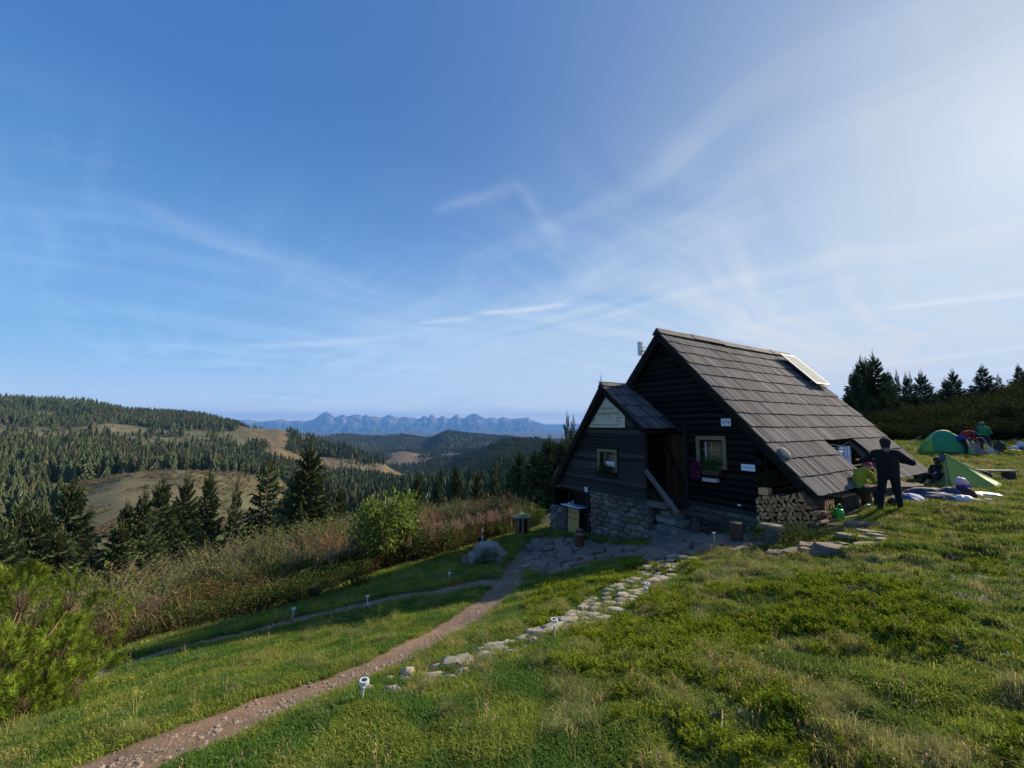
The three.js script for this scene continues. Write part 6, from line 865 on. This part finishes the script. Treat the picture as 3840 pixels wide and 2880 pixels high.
function logBench(label, x0, f0, x1, f1) { const t = thing('log_bench', label, 'bench', (x0 + x1) / 2, (gh(x0, f0) + gh(x1, f1)) / 2, -(f0 + f1) / 2, Math.atan2(f1 - f0, x1 - x0)), L = Math.hypot(x1 - x0, f1 - f0); const g = bev(L, 0.06, 0.34, 0.015), s = mesh('seat', g, woodU([0.34, 0.32, 0.30]), t); s.position.y = 0.36; for (const k of [-0.36, 0.36]) { const o = mesh('support', stumpGeo(0.17, 0.36, k + 4), std([0.07, 0.05, 0.04], 0.95, { map: TX.wood }), t); o.position.set(k * L, -0.02, 0); } }
logBench('split-log bench left of the pyramid tent', 15.2, 14.75, 16.3, 14.85); logBench('split-log bench showing right of the pyramid tent', 16.8, 14.1, 17.9, 14.0);
// gear on the tarp
function lump(name, label, cat, x, f, R, mt, k, dy = 0) { const g = new THREE.IcosahedronGeometry(1, 4), p = g.attributes.position; for (let i = 0; i < p.count; i++) { const a = p.getX(i), b = p.getY(i), c = p.getZ(i), n = 0.72 + 0.5 * fbm(a * 1.6 + k, b * 1.6 + c * 2 + k, 4) + 0.05 * Math.sin(a * 5 + c * 4 + b * 3 + k); p.setXYZ(i, a * n * R[0], Math.max(b, -0.55) * n * R[1], c * n * R[2]); } g.computeVertexNormals(); const t = wt(name, label, cat, x, f, k, null, dy); const o = mesh('fabric', g, mt, t); o.position.y = R[1] * 0.4; return t; }
{
  const cl = (c, rough = 0.8) => std(c, rough, { bumpMap: TX.cloth, bumpScale: 0.006, side: THREE.DoubleSide });
  const tarp = thing('ground_tarp', 'dark tarpaulin spread on the grass under the camping gear', 'tarp', 12.1, gh(12.1, 10.9), -10.9); const C = [[10.9, 10.75], [11.7, 10.2], [13.9, 11.35], [12.9, 12.0]]; mesh('sheet', sheetGeo(24, 16, (u, v) => { const x = mix(mix(C[0][0], C[1][0], v), mix(C[3][0], C[2][0], v), u), f = mix(mix(C[0][1], C[1][1], v), mix(C[3][1], C[2][1], v), u); return [x - 12.1, gh(x, f) - gh(12.1, 10.9) + 0.025 + 0.02 * fbm(x * 5, f * 5, 2), -(f - 10.9)]; }), cl([0.16, 0.18, 0.22], 0.6), tarp);
  lump('sleeping_bag', 'bright blue sleeping bag at the left end of the tarp', 'sleeping bag', 10.95, 10.75, [0.62, 0.14, 0.24], cl([0.03, 0.10, 0.32]), 1); lump('jacket_pile', 'heap of dark slate clothing in the middle of the tarp', 'clothes', 11.55, 10.55, [0.48, 0.20, 0.36], cl([0.06, 0.09, 0.14]), 2); lump('duffel_bag', 'dark navy duffel bag behind the clothing heap', 'bag', 11.9, 11.3, [0.55, 0.24, 0.26], cl([0.025, 0.035, 0.075]), 3); lump('backpack', 'dark violet backpack lying on the tarp', 'backpack', 12.1, 10.85, [0.42, 0.22, 0.28], cl([0.035, 0.035, 0.085]), 4);
  lump('plastic_bag', 'white plastic bag at the front of the tarp', 'bag', 11.62, 10.18, [0.22, 0.13, 0.17], cl([0.46, 0.50, 0.56], 0.5), 5); lump('yellow_sack', 'yellow stuff sack at the front of the tarp', 'sack', 11.98, 10.22, [0.24, 0.14, 0.18], cl([0.36, 0.30, 0.03]), 6); lump('dark_rucksack', 'dark maroon rucksack under the blue sack', 'rucksack', 12.28, 10.68, [0.24, 0.24, 0.22], cl([0.05, 0.018, 0.025]), 7);
  lump('blue_sack', 'blue and violet stuff sack on the dark rucksack', 'sack', 12.30, 10.72, [0.14, 0.14, 0.14], cl([0.05, 0.05, 0.30]), 8, 0.22); lump('pink_sack', 'round pink and white stuff sack topping the gear heap', 'sack', 12.30, 10.76, [0.14, 0.14, 0.14], cl([0.66, 0.44, 0.52], 0.5), 9, 0.38);
  lump('white_towel', 'white towel draped beside the pink sack', 'towel', 12.55, 10.9, [0.18, 0.26, 0.15], cl([0.5, 0.52, 0.58]), 10); lump('food_bag', 'pale crumpled food bag at the right end of the tarp', 'bag', 13.1, 11.2, [0.26, 0.15, 0.2], cl([0.48, 0.52, 0.42], 0.5), 11); lump('foil_blanket', 'silvery crumpled blanket at the far right of the tarp', 'blanket', 13.55, 11.35, [0.42, 0.10, 0.25], cl([0.34, 0.38, 0.38], 0.35), 12); lump('orange_bag', 'small orange-brown bag left of the food bag', 'bag', 12.8, 11.25, [0.16, 0.13, 0.14], cl([0.32, 0.16, 0.05]), 13); lump('cook_pot', 'small white bundle near the front right of the tarp', 'bundle', 12.6, 10.45, [0.12, 0.07, 0.10], cl([0.5, 0.48, 0.44]), 14);
  const bo = wt('plastic_bottle', 'pale green plastic bottle lying at the crouching person\'s feet', 'bottle', 9.38, 10.4, 0.3, null, 0.045), pm = new THREE.MeshPhysicalMaterial({ color: new THREE.Color().setRGB(0.45, 0.8, 0.6), roughness: 0.15, transmission: 0.6, thickness: 0 }); const bb = lathe('body', [[0, -0.13], [0.04, -0.13], [0.042, 0.05], [0.03, 0.10], [0.014, 0.13], [0.014, 0.15], [0, 0.15]], pm, bo, 16); bb.rotation.z = Math.PI / 2;
  lump('black_boots', 'black boots with pale soles behind the standing man', 'boots', 10.05, 10.35, [0.16, 0.13, 0.14], cl([0.03, 0.03, 0.035], 0.5), 15); lump('dark_mat', 'dark folded mat between the standing man and the tarp', 'mat', 10.35, 10.9, [0.5, 0.05, 0.3], cl([0.03, 0.035, 0.05]), 16);
  lump('far_backpack', 'black backpack standing at the far right edge', 'backpack', 28.3, 22.6, [0.30, 0.42, 0.24], cl([0.018, 0.02, 0.025]), 17); lump('far_yellow_bag', 'yellow bag lying by the black backpack', 'bag', 28.75, 22.3, [0.30, 0.13, 0.2], cl([0.42, 0.28, 0.03]), 18); lump('far_white_bag', 'white bag behind the yellow bag at the far right', 'bag', 29.2, 22.6, [0.22, 0.20, 0.18], cl([0.5, 0.52, 0.54]), 19); lump('far_white_box', 'second white bag at the far right edge', 'bag', 29.7, 22.7, [0.22, 0.34, 0.18], cl([0.42, 0.46, 0.55]), 20); lump('far_dark_bag', 'dark blue bag lying under the white bags', 'bag', 29.5, 22.3, [0.5, 0.16, 0.22], cl([0.03, 0.035, 0.06]), 21);
}
// ---------------------------------------------------------------- people: tapered bones joined smoothly into one body
function person(name, label, x, f, turn, dy, sc, bones, res, extra) {
  // bones: [ax,ay,az, bx,by,bz, ra, rb, colour, k]
  const lo = [1e9, 1e9, 1e9], hi = [-1e9, -1e9, -1e9]; for (const b of bones) for (let i = 0; i < 3; i++) { lo[i] = Math.min(lo[i], b[i] - b[6] - 0.05, b[i + 3] - b[7] - 0.05); hi[i] = Math.max(hi[i], b[i] + b[6] + 0.05, b[i + 3] + b[7] + 0.05); }
  const half = Math.max(hi[0] - lo[0], hi[1] - lo[1], hi[2] - lo[2]) / 2, c = [0, 1, 2].map(i => (lo[i] + hi[i]) / 2), mc = new MarchingCubes(res, new THREE.MeshStandardMaterial(), false, false, 400000); mc.isolation = 0; const hs = res / 2;
  const sd = (b, px, py, pz) => { const dx = b[3] - b[0], dy2 = b[4] - b[1], dz = b[5] - b[2], l = dx * dx + dy2 * dy2 + dz * dz, t = l ? clamp(((px - b[0]) * dx + (py - b[1]) * dy2 + (pz - b[2]) * dz) / l) : 0; return Math.hypot(px - b[0] - dx * t, py - b[1] - dy2 * t, pz - b[2] - dz * t) - mix(b[6], b[7], t); };
  for (let k = 0; k < res; k++) for (let j = 0; j < res; j++) for (let i = 0; i < res; i++) { const px = c[0] + (i - hs) / hs * half, py = c[1] + (j - hs) / hs * half, pz = c[2] + (k - hs) / hs * half; let d = 1; for (const b of bones) { const e = sd(b, px, py, pz); if (e > 0.35) { if (e < d) d = e; continue; } const kk = b[9] ?? 0.045, h = Math.max(kk - Math.abs(d - e), 0) / kk; d = Math.min(d, e) - h * h * kk * 0.25; } if (d < 0.06 && d > -0.06) d += 0.012 * (fbm(px * 11 + pz * 6, py * 7 + pz * 4, 2) - 0.5); mc.field[i + j * res + k * res * res] = -d; }
  mc.update(); const n = mc.count, P = new Float32Array(n * 3), C = new Float32Array(n * 3);
  for (let i = 0; i < n; i++) { const p = [0, 1, 2].map(q => c[q] + mc.positionArray[i * 3 + q] * half); P.set(p, i * 3); let best = 1e9, col = bones[0][8]; for (const b of bones) { const e = sd(b, ...p); if (e < best) { best = e; col = b[8]; } } const w = 0.9 + 0.25 * (fbm(p[0] * 9 + p[2] * 5, p[1] * 9, 3) - 0.4); C.set([col[0] * w, col[1] * w, col[2] * w], i * 3); }
  let g = new THREE.BufferGeometry(); g.setAttribute('position', new THREE.BufferAttribute(P, 3)); g.setAttribute('color', new THREE.BufferAttribute(C, 3)); g = mergeVertices(g, 1e-4); g.computeVertexNormals();
  const t = thing('person', label, 'person', x, gh(x, f) + dy, -f, turn); mesh('body', g, vcol(0.98), t); t.scale.setScalar(sc); if (extra) extra(t); return t;
}
const SK = [0.42, 0.25, 0.18], mir = (b) => b.map((v, i) => i === 0 || i === 3 ? -v : v);
function hand(x, y, z, dx, dy, dz, side, col = SK) { // palm and five curled fingers leaving it
  const d = V3(dx, dy, dz).normalize(), s = V3(0, 1, 0).cross(d); if (s.lengthSq() < 0.01) s.set(1, 0, 0); s.normalize(); const o = V3(x, y, z), e = o.clone().addScaledVector(d, 0.085), out = [[...o.toArray(), ...e.toArray(), 0.034, 0.038, col, 0.02]], n = d.clone().cross(s);
  for (let k = 0; k < 4; k++) { const r = e.clone().addScaledVector(s, (k - 1.5) * 0.021), L = [0.055, 0.065, 0.06, 0.045][k], m = r.clone().addScaledVector(d, L * 0.6), q = m.clone().addScaledVector(d, L * 0.3).addScaledVector(n, -0.03 * side); out.push([...r.toArray(), ...m.toArray(), 0.010, 0.009, col, 0.008], [...m.toArray(), ...q.toArray(), 0.009, 0.008, col, 0.008]); }
  const r = o.clone().addScaledVector(s, -0.03).addScaledVector(d, 0.03), m = r.clone().addScaledVector(s, -0.03).addScaledVector(d, 0.03), q = m.clone().addScaledVector(d, 0.03); out.push([...r.toArray(), ...m.toArray(), 0.012, 0.010, col, 0.01], [...m.toArray(), ...q.toArray(), 0.010, 0.009, col, 0.008]); return out;
}
const face = (x, y, z, fx, fy, fz) => { const d = V3(fx, fy, fz).normalize(), o = V3(x, y, z).addScaledVector(d, 0.088), s = V3(0, 1, 0).cross(d).normalize(), u = d.clone().cross(s), at = (a, b, c) => o.clone().addScaledVector(s, a).addScaledVector(u, b).addScaledVector(d, c).toArray(); const dk = [0.05, 0.03, 0.025]; return [[...at(0, 0.012, 0.0), ...at(0, -0.02, 0.02), 0.010, 0.015, SK, 0.012], [...at(-0.033, 0.018, -0.002), ...at(-0.03, 0.018, -0.002), 0.009, 0.009, dk, 0.004], [...at(0.033, 0.018, -0.002), ...at(0.03, 0.018, -0.002), 0.009, 0.009, dk, 0.004], [...at(-0.02, -0.058, 0.0), ...at(0.02, -0.058, 0.0), 0.007, 0.007, [0.28, 0.10, 0.09], 0.006], [...at(-0.085, 0, -0.09), ...at(-0.085, -0.03, -0.085), 0.018, 0.013, SK, 0.01], [...at(0.085, 0, -0.09), ...at(0.085, -0.03, -0.085), 0.018, 0.013, SK, 0.01]]; };
function capGeo(r, seedless) { const g = new THREE.SphereGeometry(r, 20, 12, 0, 6.2832, 0, 1.75); return g; }
{ // man standing with his back to the camera, elbows out, hands before his chest (faces -z locally)
  const J = [0.008, 0.006, 0.009], T = [0.007, 0.008, 0.014], B = [0.05, 0.04, 0.035], bones = [
    [0, 1.00, 0, 0, 1.24, 0.01, 0.165, 0.175, J], [-0.10, 1.00, 0, -0.12, 1.38, 0.0, 0.115, 0.105, J], [0.10, 1.00, 0, 0.12, 1.38, 0.0, 0.115, 0.105, J], [-0.15, 1.40, 0, 0.15, 1.40, 0, 0.085, 0.085, J], [0, 1.42, 0, 0, 1.53, -0.01, 0.066, 0.058, SK], [0, 1.46, 0.01, 0, 1.485, 0.01, 0.072, 0.068, [0.20, 0.14, 0.12]],
    [0, 1.57, -0.035, 0, 1.66, -0.03, 0.075, 0.085, SK], [0, 1.60, 0.005, 0, 1.67, 0.0, 0.085, 0.092, [0.02, 0.016, 0.015]], [0, 0.93, 0.01, 0, 0.98, 0.0, 0.155, 0.16, T],
    [-0.20, 1.40, 0, -0.44, 1.20, -0.06, 0.078, 0.064, J], [-0.44, 1.20, -0.06, -0.17, 1.20, -0.30, 0.062, 0.046, J], [0.20, 1.40, 0, 0.45, 1.18, -0.06, 0.078, 0.064, J], [0.45, 1.18, -0.06, 0.16, 1.22, -0.30, 0.062, 0.046, J],
    [-0.10, 0.90, 0, -0.15, 0.50, -0.02, 0.108, 0.078, T], [-0.15, 0.50, -0.02, -0.20, 0.10, 0.02, 0.074, 0.056, T], [0.10, 0.90, 0, 0.13, 0.50, -0.02, 0.108, 0.078, T], [0.13, 0.50, -0.02, 0.16, 0.10, 0.02, 0.074, 0.056, T],
    [-0.20, 0.05, 0.04, -0.22, 0.04, -0.14, 0.05, 0.042, B], [0.16, 0.05, 0.04, 0.18, 0.04, -0.14, 0.05, 0.042, B], ...hand(-0.17, 1.20, -0.30, 0.9, 0.2, -0.5, 1), ...hand(0.16, 1.22, -0.30, -0.9, 0.2, -0.5, -1), ...face(0, 1.63, -0.02, 0, 0, -1)];
  person('person', 'man in dark jacket and trousers standing with his back to the camera', 9.36, 9.75, -0.62, 0, 1.0, bones, 118, t => { const c = mesh('cap', new THREE.SphereGeometry(0.112, 20, 12, 0, 6.283, 0, 1.75), std([0.018, 0.014, 0.02], 0.9), t); c.position.set(0, 1.675, -0.005); const r = mesh('pocket_bulge', new THREE.SphereGeometry(0.05, 10, 8), std([0.10, 0.015, 0.03], 0.8), t); r.position.set(-0.20, 1.10, 0.0); r.scale.set(0.7, 1.2, 0.8); });
}
{ // person in a pink hat sitting bent forward (faces +x locally)
  const Y = [0.34, 0.36, 0.025], T = [0.022, 0.026, 0.022], bones = [[0, 0.50, 0, 0.10, 0.74, 0, 0.145, 0.15, Y], [0.10, 0.74, 0, 0.24, 0.92, 0, 0.15, 0.12, Y], [0.22, 0.90, -0.13, 0.22, 0.90, 0.13, 0.08, 0.08, Y], [0.26, 0.96, 0, 0.33, 1.02, 0, 0.062, 0.058, SK], [0.37, 1.05, 0, 0.40, 1.09, 0, 0.088, 0.085, SK], [0, 0.46, 0, 0.02, 0.46, 0, 0.15, 0.15, T],
    [0.22, 0.90, 0.17, 0.34, 0.66, 0.21, 0.068, 0.055, Y], [0.34, 0.66, 0.21, 0.56, 0.60, 0.10, 0.052, 0.040, Y], [0.22, 0.90, -0.17, 0.34, 0.66, -0.21, 0.068, 0.055, Y], [0.34, 0.66, -0.21, 0.56, 0.60, -0.08, 0.052, 0.040, Y],
    [0.02, 0.46, 0.10, 0.44, 0.46, 0.14, 0.105, 0.080, T], [0.44, 0.46, 0.14, 0.40, 0.09, 0.15, 0.075, 0.055, T], [0.02, 0.46, -0.10, 0.44, 0.46, -0.14, 0.105, 0.080, T], [0.44, 0.46, -0.14, 0.40, 0.09, -0.15, 0.075, 0.055, T], [0.36, 0.05, 0.15, 0.55, 0.04, 0.16, 0.048, 0.04, [0.03, 0.03, 0.03]], [0.36, 0.05, -0.15, 0.55, 0.04, -0.16, 0.048, 0.04, [0.03, 0.03, 0.03]], ...hand(0.56, 0.60, 0.10, 1, -0.2, -0.3, 1), ...hand(0.56, 0.60, -0.08, 1, -0.2, 0.3, -1), ...face(0.40, 1.06, 0, 0.85, -0.5, 0)];
  const [px, pf] = fromHouse(4.20, -2.50);
  person('person', 'person in a pink hat and yellow-green jacket sitting bent forward under the eave', px, pf, 0.15, 0.02, 0.98, bones, 100, t => { const c = mesh('hat', new THREE.SphereGeometry(0.112, 20, 12, 0, 6.283, 0, 1.65), std([0.46, 0.02, 0.09], 0.85), t); c.position.set(0.375, 1.09, 0); c.rotation.z = -0.35; });
}
{ // person bending at the dome tent (faces +x)
  const R = [0.30, 0.02, 0.03], U = [0.02, 0.05, 0.30], T = [0.012, 0.012, 0.025], bones = [[0, 0.88, 0, 0.20, 1.12, 0, 0.15, 0.15, R], [0.20, 1.12, 0, 0.42, 1.20, 0, 0.15, 0.12, R], [0, 0.82, 0, 0.02, 0.90, 0, 0.17, 0.17, U], [0.48, 1.20, 0, 0.55, 1.19, 0, 0.06, 0.058, SK], [0.60, 1.17, 0, 0.64, 1.14, 0, 0.10, 0.095, [0.04, 0.06, 0.25]], [0.38, 1.18, 0.18, 0.44, 0.86, 0.2, 0.066, 0.052, R], [0.44, 0.86, 0.2, 0.52, 0.62, 0.16, 0.05, 0.04, R], [0.38, 1.18, -0.18, 0.44, 0.86, -0.2, 0.066, 0.052, R], [0.44, 0.86, -0.2, 0.52, 0.62, -0.16, 0.05, 0.04, R], [0, 0.80, 0.1, 0.10, 0.45, 0.12, 0.105, 0.078, T], [0.10, 0.45, 0.12, 0.06, 0.09, 0.12, 0.074, 0.054, T], [0, 0.80, -0.1, 0.12, 0.45, -0.12, 0.105, 0.078, T], [0.12, 0.45, -0.12, 0.20, 0.09, -0.12, 0.074, 0.054, T], [0.04, 0.05, 0.12, 0.2, 0.04, 0.12, 0.05, 0.042, T], [0.18, 0.05, -0.12, 0.34, 0.04, -0.12, 0.05, 0.042, T], ...hand(0.52, 0.62, 0.16, 0.3, -1, 0, 1), ...hand(0.52, 0.62, -0.16, 0.3, -1, 0, -1), ...face(0.64, 1.15, 0, 0.6, -0.8, 0)];
  person('person', 'person in red and blue bending over in front of the dome tent', 25.85, 22.35, -0.25, 0, 1.05, bones, 84);
}
{ // person in a green jacket with hood, back to the camera (faces -z)
  const G = [0.02, 0.20, 0.08], D = [0.02, 0.06, 0.05], T = [0.02, 0.018, 0.045], bones = [[0, 1.00, 0, 0, 1.26, 0.01, 0.165, 0.18, G], [0, 1.26, 0.01, 0, 1.38, 0, 0.18, 0.13, G], [-0.15, 1.38, 0, 0.15, 1.38, 0, 0.085, 0.085, G], [0, 1.44, 0, -0.02, 1.5, -0.04, 0.07, 0.07, D], [-0.03, 1.56, -0.06, -0.03, 1.62, -0.06, 0.115, 0.11, D], [0, 0.94, 0, 0, 0.98, 0, 0.16, 0.16, T], [-0.2, 1.36, 0, -0.28, 1.08, -0.06, 0.075, 0.06, D], [-0.28, 1.08, -0.06, -0.18, 0.98, -0.28, 0.056, 0.045, D], [0.2, 1.36, 0, 0.28, 1.08, -0.06, 0.075, 0.06, G], [0.28, 1.08, -0.06, 0.2, 0.98, -0.28, 0.056, 0.045, G], [-0.1, 0.9, 0, -0.12, 0.5, -0.02, 0.108, 0.078, T], [-0.12, 0.5, -0.02, -0.12, 0.1, 0.02, 0.074, 0.055, T], [0.1, 0.9, 0, 0.15, 0.5, 0, 0.108, 0.078, T], [0.15, 0.5, 0, 0.22, 0.1, 0.04, 0.074, 0.055, T], [-0.12, 0.05, 0.04, -0.13, 0.04, -0.13, 0.05, 0.042, [0.3, 0.3, 0.3]], [0.22, 0.05, 0.05, 0.24, 0.04, -0.12, 0.05, 0.042, [0.4, 0.4, 0.4]], ...hand(-0.18, 0.98, -0.28, 0.5, 0, -1, 1), ...hand(0.2, 0.98, -0.28, -0.5, 0, -1, -1), ...face(-0.03, 1.58, -0.1, -0.2, -0.2, -1)];
  person('person', 'person in a green hooded jacket standing beside the small tent', 27.35, 22.5, -0.7, 0, 1.0, bones, 84, t => { const h = mesh('hood', new THREE.SphereGeometry(0.135, 16, 10), std([0.03, 0.12, 0.09], 0.85), t); h.position.set(-0.03, 1.60, -0.03); h.scale.set(1, 1, 1.05); });
}
{ // person sitting on the grass beside the pyramid tent (faces -x)
  const D = [0.014, 0.014, 0.02], T = [0.018, 0.018, 0.026], bones = [[0, 0.16, 0, 0.04, 0.42, 0, 0.16, 0.155, D], [0.04, 0.42, 0, 0.06, 0.58, 0, 0.155, 0.12, D], [0.06, 0.58, -0.14, 0.06, 0.58, 0.14, 0.08, 0.08, D], [0.05, 0.64, 0, 0.03, 0.72, 0, 0.06, 0.058, SK], [0.01, 0.78, 0, 0.01, 0.83, 0, 0.09, 0.092, [0.05, 0.03, 0.025]], [0, 0.13, 0.1, -0.32, 0.36, 0.14, 0.105, 0.08, T], [-0.32, 0.36, 0.14, -0.58, 0.08, 0.15, 0.075, 0.055, T], [0, 0.13, -0.1, -0.34, 0.30, -0.12, 0.105, 0.08, T], [-0.34, 0.30, -0.12, -0.60, 0.08, -0.12, 0.075, 0.055, T], [-0.58, 0.06, 0.15, -0.70, 0.08, 0.16, 0.05, 0.045, D], [-0.60, 0.06, -0.12, -0.72, 0.08, -0.12, 0.05, 0.045, D], [0.06, 0.56, 0.18, -0.06, 0.36, 0.24, 0.066, 0.054, D], [-0.06, 0.36, 0.24, -0.28, 0.40, 0.16, 0.05, 0.04, D], [0.06, 0.56, -0.18, -0.06, 0.36, -0.24, 0.066, 0.054, D], [-0.06, 0.36, -0.24, -0.28, 0.38, -0.1, 0.05, 0.04, D], ...hand(-0.28, 0.40, 0.16, -1, 0, -0.3, 1), ...hand(-0.28, 0.38, -0.1, -1, 0, 0.3, -1), ...face(0.0, 0.79, 0, -1, -0.1, 0)];
  person('person', 'person in dark clothes sitting on the grass left of the pyramid tent', 14.95, 13.75, 0.2, 0.02, 1.0, bones, 84, t => { const h = mesh('hair', new THREE.SphereGeometry(0.108, 16, 10, 0, 6.283, 0, 1.75), std([0.02, 0.016, 0.016], 0.9), t); h.position.set(0.03, 0.83, 0); h.rotation.z = -0.3; });
}
renderer.render(scene, camera);
